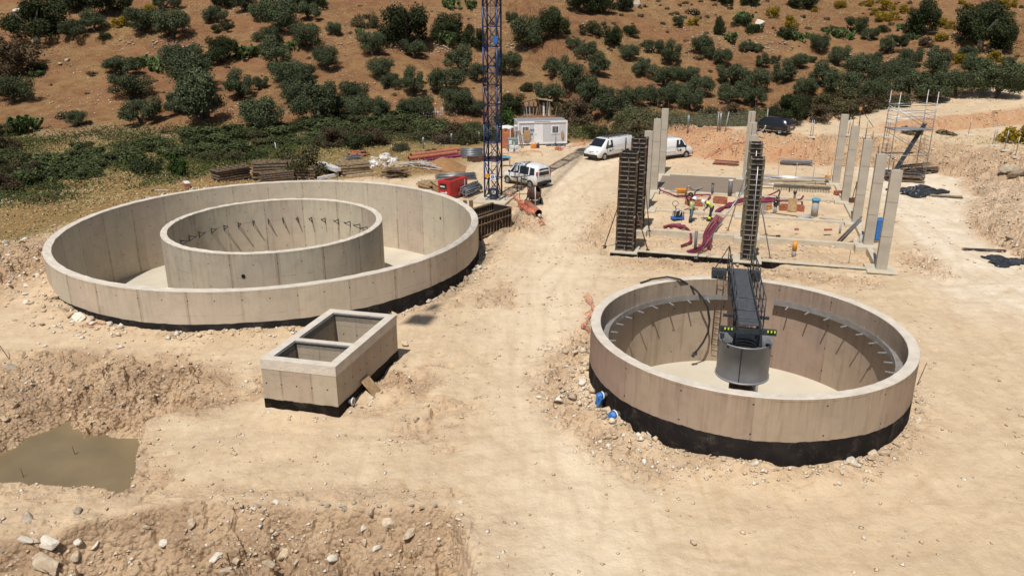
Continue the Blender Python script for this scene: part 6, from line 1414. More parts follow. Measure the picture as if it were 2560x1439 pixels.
def crown(name,mt,seed,blobs=14,n=2300,hh=.75,low=.18,leaf=.055,flat=1.0,gap=.0):
    """unit crown: radius about 1 in x/y, from z=low*... to z=2*hh"""
    r=np.random.RandomState(seed); C=[];Nn=[]
    bc=[];br=[]
    for k in range(blobs):
        a=r.uniform(0,2*np.pi); rad=.7*np.sqrt(r.uniform(0,1)); z=r.uniform(.15,1.0)*(1-.4*rad)
        bc.append([rad*np.cos(a)*1.05,rad*np.sin(a)*1.05,low+z*(2*hh-low)*.72]); br.append(r.uniform(.17,.40))
    bc=np.array(bc); br=np.array(br); w=br**2/np.sum(br**2)
    for k in range(blobs):
        m_=int(n*w[k]); d=r.normal(size=(m_,3)); d/=np.linalg.norm(d,axis=1,keepdims=True); rr=br[k]*(r.uniform(.25,1,(m_,1))**.45)*(1+.22*r.normal(size=(m_,1))*.6)
        p=bc[k]+d*rr*[1,1,.85]; C.append(p); Nn.append(d*.8+r.normal(size=(m_,3))*.55+[0,0,.25])
    # drooping skirt
    m_=int(n*.05); a=r.uniform(0,2*np.pi,m_); rad=r.uniform(.3,.9,m_); C.append(np.stack([rad*np.cos(a),rad*np.sin(a),low+r.uniform(0,.45,m_)*hh],1)); Nn.append(r.normal(size=(m_,3)))
    C=np.concatenate(C); Nn=np.concatenate(Nn); keep=C[:,2]>low*.6; C=C[keep];Nn=Nn[keep]
    return quads_mesh(name,C,Nn,r.uniform(.6,1.3,len(C))*leaf,mt,seed=seed)
def trunkmesh(name,seed,h=.75,lean=.12):
    r=random.Random(seed); b=MB(); n=r.choice([2,3,3]); base=Vector((0,0,-.12)); fork=Vector((r.uniform(-lean,lean),r.uniform(-lean,lean),h*.32))
    b.tube([base,Vector((0,0,.02)),fork],[.15,.11,.085],8)
    for k in range(n):
        a=2*math.pi*k/n+r.uniform(-.5,.5); p1=fork+Vector((math.cos(a)*.2,math.sin(a)*.2,h*.3)); p2=fork+Vector((math.cos(a)*.45,math.sin(a)*.45,h*.75))
        b.tube([fork-Vector((0,0,.03)),p1,p2],[.07,.05,.02],6)
        b.tube([p1,p1+Vector((math.cos(a+1)*.25,math.sin(a+1)*.25,h*.35))],[.035,.012],5)
    me=bpy.data.meshes.new(name); me.from_pydata(b.v,[],b.f); me.materials.append(M['bark']); me.update(); me.polygons.foreach_set('use_smooth',[True]*len(me.polygons)); return me
CROWN={'olive':[crown('crown_mesh',M['olive'],i,blobs=17+i%5,n=8500,hh=.78,low=.3,leaf=.031) for i in range(7)],
 'oak':[crown('oak_crown_mesh',M['oak'],20+i,blobs=22,n=9500,hh=.85,low=.1,leaf=.031) for i in range(4)],
 'bush':[crown('bush_mesh',M['bushy'],40+i,blobs=13,n=3800,hh=.62,low=.0,leaf=.04) for i in range(4)],
 'dark':[crown('dark_bush_mesh',M['oak'],50+i,blobs=11,n=3200,hh=.62,low=.0,leaf=.04) for i in range(3)],
 'broom':[crown('broom_mesh',M['broom'],60+i,blobs=11,n=2400,hh=.68,low=.0,leaf=.045) for i in range(3)],
 'scrub':[crown('scrub_mesh',M['scrub'],70+i,blobs=9,n=900,hh=.45,low=.0,leaf=.13) for i in range(3)],
 'reed':[crown('thicket_mesh',M['reed'],80+i,blobs=16,n=4200,hh=.8,low=.0,leaf=.04) for i in range(3)],
 'fig':[crown('fig_mesh',M['fig'],90+i,blobs=12,n=1500,hh=.7,low=.1,leaf=.07) for i in range(2)]}
TR=[trunkmesh('trunk_mesh',i) for i in range(5)]
def padmesh(seed):
    """prickly pear: stacked oval pads"""
    r=random.Random(seed); b=MB()
    def pad(c,ang,tilt,s,depth):
        M_=Matrix.Translation(c)@Matrix.Rotation(ang,4,'Z')@Matrix.Rotation(tilt,4,'X'); n=8; prof=[(0,.0),(.32,.18),(.5,.5),(.42,.85),(.0,1.0)]
        P_=[M_@Vector((s*x,0,s*z)) for x,z in [(0,0),(.3,.15),(.48,.5),(.36,.85),(0,1),(-.36,.85),(-.48,.5),(-.3,.15)]]
        f1=[p+(M_.to_3x3()@Vector((0,s*.05,0))) for p in P_]; f2=[p-(M_.to_3x3()@Vector((0,s*.05,0))) for p in P_]
        k=b.pts(f1); k2=b.pts(f2); b.face(range(k,k+8)); b.face(range(k2+7,k2-1,-1))
        for i in range(8): j=(i+1)%8; b.face([k+i,k+j,k2+j,k2+i])
        if depth>0:
            for q in range(r.choice([1,2,2,3])): 
                i=r.choice([3,4,5,2,6]); pad(P_[i],ang+r.uniform(-1.3,1.3),tilt*.5+r.uniform(-.6,.6),s*r.uniform(.75,.95),depth-1)
    for k in range(16):
        a=r.uniform(0,6.28); rr=r.uniform(0,.75); pad(Vector((rr*math.cos(a),rr*math.sin(a),-.03)),r.uniform(0,3.14),r.uniform(-.4,.4),r.uniform(.24,.34),3)
    me=bpy.data.meshes.new('pads_mesh'); me.from_pydata(b.v,[],b.f); me.materials.append(M['cactus']); me.update(); return me
CACT=[padmesh(i) for i in range(3)]
# ---- positions read off the photograph: (panel, x, base y, crown width, kind[, height factor]); panel scale 2.973
TREES=[]
def add(pan,lst):
    ox={1:0,2:850,3:1700}[pan]
    for e in lst: TREES.append((ox+e[0]/2.973,e[1]/2.973,e[2]/2.973,e[3] if len(e)>3 else 'olive',e[4] if len(e)>4 else 1.0))
add(1,[(280,305,320,'oak'),(540,285,150),(700,235,155),(530,70,230,'oak'),(830,105,250,'oak'),(1060,250,200),(1290,290,230),(1245,80,150),(1600,170,150),(1640,245,110,'dark'),(1695,205,90,'dark'),(1672,45,170,'oak'),(1830,85,150),(2075,235,280),(1950,150,170),(2160,55,200,'oak'),(2330,60,200,'oak'),(2300,150,160),(2480,265,115),(2290,365,190),(2430,510,195),(1650,465,215,'oak'),(1990,345,170),(2045,500,205),(930,552,250,'olive',.6),(1370,530,230),(970,735,250,'olive',.8),(1420,700,320),(1510,880,390),(1350,840,190),(1770,735,210),(1925,665,110),(1965,965,305),(2130,630,195),(2275,590,140),(2170,790,200),(2370,890,330),(2240,720,240),(1060,925,235),(580,935,120),(110,760,205),(110,560,300,'reed'),(20,430,180,'reed'),(270,530,120,'dark'),(770,290,95,'dark'),(690,560,55,'scrub'),(460,870,95,'scrub'),(660,925,60,'dark'),(1330,1305,135,'fig',1.2),(1100,1290,210,'dark'),(2270,1300,330,'bush'),(1750,1200,150,'bush'),(1900,1175,170,'dark',.6),(1560,1210,140,'bush'),(620,1120,100,'bush'),(60,1130,160,'reed'),(20,1010,150,'bush'),(620,1090,130,'dark',.5),(2290,960,130,'bush'),(2460,1090,220,'reed'),(2380,1100,140,'bush'),(40,1430,200,'reed'),(240,1340,170,'reed'),(100,1310,150,'bush'),(400,1400,150,'bush',.5)])
add(2,[(480,355,335,'oak',1.2),(560,425,165),(190,205,165,'bush'),(240,412,185),(310,580,185),(800,310,240,'oak'),(965,350,180,'oak'),(885,545,200),(1010,605,150),(1245,560,185),(1390,365,255),(1600,275,200,'oak',1.15),(1275,175,90),(1780,90,200,'oak'),(1950,95,200,'oak'),(2100,80,130,'oak'),(1870,265,175,'bush'),(2020,340,160,'oak'),(2170,250,130,'dark'),(1735,365,95),(1820,435,165),(1918,565,170),(1600,560,170),(1725,660,230),(1385,670,120,'bush'),(2150,445,130),(2330,395,125,'olive'),(2250,565,165),(2455,480,170),(2405,630,170),(2505,590,110),(2500,755,170),(2190,800,195),(2370,800,195),(2005,865,250),(1840,775,200),(1560,775,205),(1280,850,190,'oak'),(870,850,215),(1000,860,140),(790,690,240),(375,655,150),(540,700,190),(490,870,160),(610,870,180),(90,780,200),(120,860,170),(285,880,175),(1760,920,240,'reed'),(2100,945,150,'bush'),(2515,200,90),(1660,850,150,'bush'),(60,900,160,'dark'),(60,1080,240,'bush'),(260,1080,210,'reed'),(150,1110,200,'dark'),(800,1060,220,'reed'),(640,1010,150,'bush'),(940,1070,160,'bush'),(1240,960,190,'fig'),(440,1120,150,'bush',.7),(700,1150,130,'dark',.6),(1900,1000,180,'bush',.7),(2200,1000,170,'reed',.7),(2380,1010,150,'bush',.7)])
add(3,[(160,395,160),(210,440,100),(312,490,130),(490,390,90),(575,385,80),(610,505,110),(700,475,70),(885,508,130),(980,468,55),(1035,380,120),(1172,485,145),(1425,490,112),(1530,392,115),(1400,298,108),(1310,235,145,'dark',1.2),(1637,345,85,'oak'),(1770,268,215,'oak',1.3),(1705,495,150),(2230,345,300,'oak'),(2400,385,190,'oak'),(2300,250,230,'oak'),(2135,460,130),(2440,492,70),(2322,550,140,'dark'),(2150,580,175),(2530,665,150,'oak'),(770,615,175),(390,625,185),(545,690,200),(75,615,145),(150,720,170),(70,815,180),(360,765,175),(1060,635,185),(920,715,170),(1300,590,205),(1480,650,185),(1620,590,170),(1880,580,205),(1700,735,235),(1880,755,225),(2050,705,205),(2330,730,285),(2470,640,150),(1450,775,200),(1180,715,200),(780,920,220,'oak',1.1),(880,880,170,'oak',1.1),(560,790,180),(1010,890,190,'reed',.8),(1180,850,200,'bush',.8),(1330,830,200,'reed',.8),(1500,800,170,'bush',.8),(1080,800,200,'bush'),(1270,760,200,'bush'),(1620,790,150,'bush'),(240,870,190,'bush',.7),(420,860,180,'reed',.7),(620,880,190,'bush',.7),(60,900,160,'bush',.6),(520,45,140,'oak'),(930,65,205,'oak'),(350,40,90,'oak'),(285,5,130,'oak'),(90,105,90,'scrub'),(290,260,95,'oak',1.5),(450,190,130,'dark'),(550,245,110,'dark'),(800,280,130,'dark'),(1100,240,90,'dark'),(1510,230,90,'dark'),(1830,340,90,'reed'),(1960,450,110,'reed'),(2320,400,90,'scrub'),(1730,1000,110,'scrub'),(2000,1000,120,'scrub',.6),(1300,690,120,'bush')])
CACTI=[(1,200,985,225),(1,1190,520,180),(1,1085,490,150),(1,1320,500,160),(1,1530,480,150),(1,1800,430,190),(1,1900,410,120),(1,2180,360,115),(1,285,570,90),(1,1440,430,120),(1,1650,0,0),(2,150,250,80),(2,330,290,100),(2,800,325,200),(2,830,60,150),(2,975,60,130),(2,1690,250,60),(2,2130,70,80),(2,710,270,80),(3,390,305,120),(3,460,160,140),(3,560,225,100),(3,810,285,110),(3,900,300,120),(3,1150,275,130),(3,1250,290,100),(3,1300,240,80),(3,1650,220,90),(3,1725,300,90),(3,1895,365,60),(3,1980,440,90),(3,960,290,80),(3,1215,240,80)]
BROOM=[(1,870,200,140),(1,1115,95,95),(1,20,700,100),(1,1200,830,55),(3,680,125,115),(3,810,200,120),(3,80,185,100),(3,1170,60,90),(3,1415,45,80),(3,1540,70,120),(3,1500,150,110),(3,1580,155,100),(3,1690,95,100),(3,1920,200,100),(3,2010,215,70),(3,1930,300,95),(3,2065,470,100),(3,2340,455,100),(3,2140,60,60),(3,2390,60,90),(3,2480,50,70),(3,2465,1060,250),(3,1010,90,50),(3,1440,110,70),(3,2090,30,50),(3,2215,60,40),(3,1340,45,40)]
KN={'olive':('olive_tree','olive tree','tree'),'oak':('dark_tree','dark evergreen tree','tree'),'bush':('leafy_bush','dull green bush','bush'),'dark':('dark_bush','dark bush','bush'),'reed':('thicket_bush','brownish tangled thicket bush','bush'),'scrub':('dry_shrub','dry brown shrub','bush'),'fig':('fig_tree','bright green fig bush','bush'),'broom':('broom_bush','yellow flowering broom bush','bush'),'cactus':('prickly_pear','prickly pear cactus clump','cactus')}
ALL=[]
for (x,y,w_,k,hf) in TREES: ALL.append([x,y,w_,k,hf])
for (p_,x,y,w_) in CACTI:
    if w_: ALL.append([{1:0,2:850,3:1700}[p_]+x/2.973,y/2.973,w_/2.973,'cactus',1])
for (p_,x,y,w_) in BROOM: ALL.append([{1:0,2:850,3:1700}[p_]+x/2.973,y/2.973,w_/2.973,'broom',1])
# describe each by kind, size, height band on the hill and order from the left
def bandname(y,x):
    if y<45: return 'at the very top of the hillside'
    if y<85: return 'high on the hillside'
    if y<125: return 'on the upper hillside'
    if y<165: return 'halfway up the hillside'
    if y<205: return 'on the lower hillside'
    if y<250: return 'near the foot of the hill'
    if y<300: return 'at the foot of the hill'
    if y<350: return 'in the green belt below the hill'
    return 'in the weeds behind the big tank'
def ordw(n):
    a=['','first','second','third','fourth','fifth','sixth','seventh','eighth','ninth','tenth','eleventh','twelfth','thirteenth','fourteenth','fifteenth','sixteenth','seventeenth','eighteenth','nineteenth']
    t=['','','twenty','thirty','forty','fifty','sixty','seventy','eighty','ninety']
    if n>=100: return 'hundredth' if n==100 else 'hundred and '+ordw(n-100)
    if n<20: return a[n]
    return (t[n//10][:-1]+'ieth') if n%10==0 else t[n//10]+'-'+a[n%10]
def relabel(objs,fmt):
    def key(o):
        p=o.location; return p.x/max(1,p.y*math.cos(PITCH)+(CAM_H-p.z)*math.sin(PITCH))
    for i,o in enumerate(sorted(objs,key=key)): o['label']=fmt%ordw(i+1)
ORD=['leftmost','second','third','fourth','fifth','sixth','seventh','eighth','ninth','tenth','eleventh','twelfth','thirteenth','fourteenth','fifteenth','sixteenth','seventeenth','eighteenth','nineteenth','twentieth','twenty-first','twenty-second','twenty-third','twenty-fourth','twenty-fifth']
grp={}
for i,e in enumerate(ALL): grp.setdefault((e[3],bandname(e[1],e[0])),[]).append(i)
LAB={}
for (k,bn),ids in grp.items():
    ids.sort(key=lambda i:ALL[i][0])
    for r_,i in enumerate(ids):
        if len(ids)==1: s=f'the only {KN[k][1]} {bn}'
        else: s=f'{KN[k][1]} {bn}, {"leftmost" if r_==0 else ("rightmost" if r_==len(ids)-1 else ORD[r_]+" from the left")}'
        LAB[i]=s
tr_=random.Random(11)
for i,(px,py,w_,k,hf) in enumerate(ALL):
    q=P(px,max(py,3)); dist=(q-Vector((0,0,CAM_H))).length; rad=.5*w_*dist/FPX*1.22
    nm,_,cat=KN[k]; hs=hf*tr_.uniform(.9,1.1); rz=tr_.uniform(0,6.28)
    g_={'olive':'olive trees of the grove','oak':'dark evergreen trees','bush':'bushes below the hill','dark':'dark bushes','reed':'thicket bushes','scrub':'dry shrubs','fig':'fig bushes','broom':'yellow broom bushes','cactus':'prickly pear clumps'}[k]
    if k=='cactus':
        o=bpy.data.objects.new(nm,CACT[i%3]); lk(o); o.location=q+Vector((0,0,-.05)); o.rotation_euler=(0,0,rz); s=rad/.95; o.scale=(s*1.05,s*.8,s*.85); tag(o,LAB[i],cat,g_); continue
    ms=CROWN[k]; me_=ms[i%len(ms)]
    if k in('olive','oak','fig'):
        t=thing(nm,LAB[i],cat,q,rz,g_); sx_=tr_.uniform(.88,1.14); t.scale=(rad*sx_,rad*(2-sx_),rad*hs*1.1); t.rotation_euler=(tr_.uniform(-.08,.08),tr_.uniform(-.08,.08),rz)
        o=bpy.data.objects.new('crown',me_); lk(o,t); o=bpy.data.objects.new('trunk',TR[i%5]); lk(o,t)
    else:
        o=bpy.data.objects.new(nm,me_); lk(o); o.location=q+Vector((0,0,-.08)); o.rotation_euler=(0,0,rz); o.scale=(rad,rad,rad*hs); tag(o,LAB[i],cat,g_)
GB=[crown('green_bush_mesh',M['green'],110+i,blobs=12,n=2600,hh=.55,low=.0,leaf=.05) for i in range(3)]
gr=random.Random(77); gb=[]
for k in range(120):
    f=gr.random(); px=f*1230; base=470-130*min(1,f*1.25)**.8 if f<.85 else 350; py=base-gr.random()**1.2*(75-45*f)+ (10 if f<.3 else 0); q=P(px,py)
    o=bpy.data.objects.new('green_shrub',GB[k%3] if gr.random()<.72 else CROWN['bush'][k%4]); lk(o); s=gr.uniform(1.0,2.5); o.location=q+Vector((0,0,-.1)); o.scale=(s*gr.uniform(1,1.5),s,s*gr.uniform(.55,.95)); o.rotation_euler=(0,0,gr.uniform(0,.6)); tag(o,'x','bush','shrubs of the green belt below the hill'); gb.append(o)
relabel(gb,'low green shrub in the belt below the left hill, %s from the left')
# dead branch, white sticks
q=P(405,335); b=MB(); sr=random.Random(8)
for k in range(12): a=sr.uniform(-.6,.9); p_=Vector((sr.uniform(-.6,.3),0,.05)); b.tube([p_,p_+Vector((math.cos(a)*.6,sr.uniform(-.2,.2),.15+abs(math.sin(a))*.5)),p_+Vector((math.cos(a)*1.3,sr.uniform(-.4,.4),.2+abs(math.sin(a))*.9))],[.05,.035,.01],5)
o=b.build('dead_branch',M['bark'],loc=q); tag(o,'bare dead branch lying at the edge of the green belt, left of centre','branch')
stake(693,382,1.1,'short white post in the weeds left of the sheltering bush',m='white_m',r=.04,lean=(-.15,0),name='white_post')
# low scrub tufts dotting the upper right hillside
cnt=0; sr=random.Random(21); tuA=[]; tuB=[]
for k in range(400):
    if cnt>=120: break
    px,py=sr.uniform(1500,2560),sr.uniform(4,190)
    if sr.random()>1.15-py/230: continue
    q=P(px,py); s=sr.uniform(.25,.62); o=bpy.data.objects.new('scrub_tuft',CROWN['scrub'][cnt%3]); lk(o); o.location=q; o.scale=(s,s,s*sr.uniform(.8,1.3)); o.rotation_euler=(0,0,sr.uniform(0,6)); tag(o,'small dry scrub tuft on the upper right hillside','scrub','dry scrub tufts dotting the right hillside'); cnt+=1; tuA.append(o)
for k in range(70):
    px,py=sr.uniform(0,1500),sr.uniform(10,290); q=P(px,py); s=sr.uniform(.2,.5); o=bpy.data.objects.new('scrub_tuft',CROWN['scrub'][k%3]); lk(o); o.location=q; o.scale=(s,s,s*sr.uniform(.7,1.1)); tag(o,'small dry scrub tuft between the olive trees on the left hillside','scrub','dry scrub tufts among the olives'); tuB.append(o)
relabel(tuA,'small dry scrub tuft on the upper right hillside, %s from the left')
relabel(tuB,'small dry scrub tuft among the left hillside olives, %s from the left')
# uncountable ground cover
def cover(name,kind_poly,n,mt,size,hgt,mask,seed,thr=.0):
    r=np.random.RandomState(seed); xs=r.uniform(kind_poly[0],kind_poly[1],n*3); ys=r.uniform(kind_poly[2],kind_poly[3],n*3)
    m_=mask(xs,ys)>r.uniform(0,1,len(xs)); xs,ys=xs[m_][:n],ys[m_][:n]; z=H(xs,ys); n_=len(xs)
    hh=hgt*(.4+1.2*np.clip(fbm(xs*.3+seed,ys*.3,3)+.5,0,1))*r.uniform(.3,1,n_); C=np.stack([xs,ys,z+hh*r.uniform(.1,1,n_)],1)
    N_=r.normal(size=(n_,3))*[.6,.6,.5]+[-.15,-.4,.9]; me=quads_mesh(name,C,N_,r.uniform(.6,1.4,n_)*size,mt,seed=seed); o=bpy.data.objects.new(name,me); lk(o); o['kind']='stuff'; return o
VEG=[(-75,46),(-37,53),(-33,62),(-27,74),(-12,84.5),(2,87),(22,88.5),(40,92)]
def vegmask(x,y):
    h0=hill0(x); a=sm(-2,2.5,sdpoly(VEG,x,y)+5*fbm(x*.16+8,y*.16,3))*(1-sm(-2,2,y-h0))*(x<3)
    b=sm(87,89.5,y)*(1-sm(1,4,y-h0))*sm(20,16,x); c=.12+np.clip(fbm(x*.17,y*.17,4)+.12,0,1)*4.5
    return np.clip(np.maximum(a,b)*c,0,1)
cover('green_undergrowth',(-62,20,47,98),85000,M['weed'],.085,.7,vegmask,1)
cover('brown_undergrowth',(-62,24,47,100),36000,M['reed'],.085,.85,lambda x,y:vegmask(x,y)*sm(.45,.7,fbm(x*.2+30,y*.2,3)+.5),2)
def drymask(x,y):
    rB=np.hypot(x-BC[0],y-BC[1]); h0=hill0(x); return sm(BR+2.5,BR+5,rB)*sm(-7,-12,x+(y-60)*-.12)*(y>44)*(1-sm(0,3,y-h0))*np.clip(fbm(x*.5,y*.5,3)+.55,0,1)*.9*(1-sm(-22,-16,x)*sm(69,66,y))
cover('dry_grass',(-60,12,44,96),42000,M['dry'],.07,.22,drymask,3)
cover('sparse_green_grass',(-60,12,44,96),16000,M['weed'],.06,.2,lambda x,y:drymask(x,y)*sm(.5,.7,fbm(x*.3+70,y*.3,3)+.5),4)
cover('hillside_grass',(-70,90,94,150),34000,M['dry'],.07,.16,lambda x,y:sm(0,3,y-hill0(x))*sm(.42,.7,fbm(x*.12+11,y*.12,4)+.5),5)
cover('hillside_litter',(-70,90,94,150),16000,M['scrub'],.09,.16,lambda x,y:sm(0,3,y-hill0(x))*sm(.5,.75,fbm(x*.2+40,y*.2,4)+.5),6)
cover('belt_brush',(12,62,84,103),40000,M['bushy'],.09,1.3,lambda x,y:sm(1.5,4,sdpoly(CRE,x,y))*(1-sm(-1,2,y-hill0(x)-sm(40,60,x)*3)),8)
cover('bank_grass',(32,60,44,80),9000,M['dry'],.06,.22,lambda x,y:sm(3.5,6,sdpoly(FOOT,x,y))*sm(34,38,x)*sm(78,74,y),7)
# ---------------------------------------------------------------- stones
def stonemesh(seed,pts=14):
    r=np.random.RandomState(seed); b=bmesh.new(); p=r.normal(size=(pts,3)); p/=np.linalg.norm(p,axis=1,keepdims=True); p*=[1,.75,.6]; p*=r.uniform(.75,1.1,(pts,1))
    for q in p: b.verts.new(q)
    bmesh.ops.convex_hull(b,input=b.verts); bmesh.ops.delete(b,geom=[v for v in b.verts if not v.link_faces],context='VERTS')
    bmesh.ops.bevel(b,geom=b.edges[:],offset=.06,segments=1,affect='EDGES')
    me=bpy.data.meshes.new('stone_mesh'); b.to_mesh(me); b.free(); return me
SM={}
for mk in ('stone','stone_w','stone_g'):
    SM[mk]=[]
    for i in range(7): m_=stonemesh(i*3+len(mk)); m_.materials.append(M[mk]); SM[mk].append(m_)
sr=random.Random(31)
def stone(x,y,s,mk='stone',lab='',grp_=None,z=None,asp=1.0):
    o=bpy.data.objects.new('stone',sr.choice(SM[mk])); lk(o); zz=hz(x,y) if z is None else z
    o.location=(x,y,zz+s*.22); o.scale=(s*sr.uniform(.8,1.3)*asp,s*sr.uniform(.8,1.1),s*sr.uniform(.7,1)); o.rotation_euler=(sr.uniform(-.4,.4),sr.uniform(-.4,.4),sr.uniform(0,6.28)); tag(o,lab,'stone',grp_); return o
def px_stone(px,py,wpx,mk,lab,grp_=None,asp=1.0):
    q=P(px,py); d=(q-Vector((0,0,CAM_H))).length; return stone(q.x,q.y,.54*wpx*d/FPX,mk,lab,grp_,q.z,asp)
for (px,py,wp,mk,lab) in [(118,1365,62,'stone_w','biggest pale angular boulder at the lower left corner'),(64,1352,28,'stone_w','narrow upright pale stone touching the big boulder at the lower left'),(115,1415,78,'stone','broad flat boulder below the big pale one at the lower left corner'),(190,1392,34,'stone','brown stone right of the flat boulder at the lower left corner'),(238,1365,24,'stone_w','small pale stone right of the two lower left boulders'),(10,1375,20,'clay' if False else 'stone','reddish stone at the left edge beside the lower left boulders'),
 (195,1278,26,'stone_g','grey stone on the slope above the lower left boulders'),(975,1312,44,'stone','wedge-shaped stone set in the cut slope right of centre bottom'),(1025,1335,44,'stone','rounded slab stone right of the wedge-shaped one in the cut slope'),(942,1372,30,'stone_w','white stone in the middle of the cut slope'),(912,1356,22,'stone','small stone left above the white stone in the cut slope'),(908,1322,24,'stone_w','pale flat stone under the brow of the cut slope'),(830,1398,34,'stone_w','long pale stone low in the cut slope'),(712,1390,40,'stone','broad stone low in the cut slope left of its dark gully'),(672,1412,32,'stone','squarish stone near the bottom edge in the gully'),(540,1395,34,'stone_w','pale stone on the mound near the bottom edge'),(478,1310,34,'stone','dark-sided stone at the top of the mound'),(930,1280,26,'stone','stone on the brow above the wedge-shaped one'),
 (1515,1028,34,'stone','brown-pink boulder beside the lower blue-wrapped pipe stub'),(1500,1035,20,'stone','smaller stone left of the brown-pink boulder'),(1625,1085,32,'stone_w','white upright boulder at the left foot of the bridge tank'),(2132,1160,48,'stone_w','long white boulder at the near right foot of the bridge tank'),(1900,1140,26,'stone','cream stone at the near foot of the bridge tank'),(1938,1145,18,'stone_w','small cream stone right of the first at the near foot'),(2185,1140,40,'stone','stone slab leaning at the right near foot of the bridge tank'),(1885,1160,26,'stone_w','low white stone in front of the near foot of the bridge tank'),
 (1010,915,20,'stone','brown stone at the right rear foot of the rectangular chamber'),(1012,862,30,'stone','flat stone behind the rectangular chamber on the haul road'),(1040,1050,24,'stone','lone brown stone right of the flange on the sand'),(1005,1050,24,'stone','stone left of the lone brown one near the flange'),(928,996,16,'stone_w','white stone by the leaning board'),
 (2545,770,16,'stone','small brown stone on the right road edge') if False else (1733,1357,26,'clay' if False else 'stone','reddish flat stone alone on the sand at the bottom centre right'),
 (2522,598,26,'stone_g','dark brown boulder on the rubble at the right edge'),(2500,610,20,'stone','stone left of the dark brown boulder at the right edge'),(2520,432,52,'stone_g','big grey outcrop boulder on the right bank top'),(2545,440,40,'stone_g','second grey outcrop boulder on the right bank top'),
 (45,30,20,'stone_w','white rock on the upper left hillside'),(150,162,18,'stone_g','left of two grey rocks in the left hillside clearing'),(168,152,14,'stone_g','right of two grey rocks in the left hillside clearing'),(1900,62,30,'stone_w','large pale rock by the cacti on the right hillside'),(1560,22,44,'stone_g','grey rock outcrop at the top centre of the hillside'),(1590,15,36,'stone_g','smaller outcrop beside the top centre one'),
 (15,610,22,'stone_w','pale rounded stone at the left edge beyond the rubble heap')]:
    px_stone(px,py,wp,mk,lab)
# rings of rubble round the two tanks: individual stones, many alike
def ringstones(c,R0,a0,a1,n,smin,smax,lab,grp_,mk=('stone','stone_w','stone'),sp=.45):
    st=[]
    for k in range(n):
        a=R(a0+(a1-a0)*(k+sr.random())/n); r_=R0+.12+abs(sr.gauss(0,sp)); s=sr.uniform(smin,smax)*(1.25 if r_<R0+.5 else .8); st.append(stone(c[0]+r_*math.sin(a),c[1]+r_*math.cos(a),s,sr.choice(mk),lab,grp_))
    relabel(st,lab+', %s from the left')
ringstones(BC,BR,100,150,20,.12,.26,'rubble stone along the right foot of the big tank','rubble stones along the big tank right foot')
ringstones(BC,BR,150,205,20,.1,.22,'rubble stone along the near foot of the big tank','rubble stones along the big tank near foot',sp=.6)
ringstones(BC,BR,205,262,24,.12,.3,'loose stone along the left foot of the big tank','rubble stones along the big tank left foot',sp=1.0)
ringstones(RC,RR,238,300,32,.1,.24,'rubble stone left of the bridge tank','rubble stones left of the bridge tank',sp=.85)
ringstones(RC,RR,195,238,10,.07,.15,'small stone at the near left foot of the bridge tank','rubble stones at the near foot of the bridge tank',sp=.3)
ringstones(RC,RR,95,195,20,.07,.16,'small stone at the right foot of the bridge tank','rubble stones at the right foot of the bridge tank',sp=.35)
cs_=[]; hs_=[]
for k in range(18):
    t=sr.random(); side=sr.choice([0,1,1]); 
    if side: q=bxp(Wd+.15+abs(sr.gauss(0,.25)),t*Ln); 
    else: q=bxp(t*Wd,-.15-abs(sr.gauss(0,.3)))
    o=stone(q[0],q[1],sr.uniform(.05,.13),sr.choice(['stone','stone_w']),'small stone in the rubble at the foot of the rectangular chamber','rubble stones at the chamber foot'); cs_.append(o)
for k in range(14):
    x_,y_=-29+sr.gauss(0,2.2),41+sr.gauss(0,3.6)
    o=stone(x_,y_,sr.uniform(.12,.32),sr.choice(['stone','stone_w','stone']),'stone in the rubble heap left of the big tank','rubble heap stones left of the big tank'); hs_.append(o)
relabel(cs_,'small stone at the foot of the rectangular chamber, %s from the left')
relabel(hs_,'stone in the rubble heap left of the big tank, %s from the left')
bs_=[]
for k in range(28):
    px_,py_=sr.uniform(560,1200),1268+sr.gauss(0,8); q=P(px_,py_); bs_.append(stone(q.x,q.y,sr.uniform(.05,.13),sr.choice(['stone_w','stone','stone','stone_g']),'x','stones along the brow of the foreground cut',q.z))
relabel(bs_,'stone on the brow of the foreground cut, %s from the left')
bs_=[]
for k in range(40):
    px_,py_=sr.uniform(20,1200),sr.uniform(1290,1438); q=P(px_,py_); bs_.append(stone(q.x,q.y,abs(sr.gauss(0,.07))+.05,sr.choice(['stone_w','stone','stone','stone_g']),'x','stones in the foreground cut slope',q.z-.03))
relabel(bs_,'stone half buried in the foreground cut slope, %s from the left')
bs_=[]
for k in range(14):
    px_,py_=sr.uniform(0,470),sr.uniform(905,1060); q=P(px_,py_); bs_.append(stone(q.x,q.y,abs(sr.gauss(0,.1))+.07,sr.choice(['stone_w','stone','stone','stone_g']),'x','stones in the far bank of the pit',q.z-.05))
relabel(bs_,'stone sticking out of the far pit bank, %s from the left')
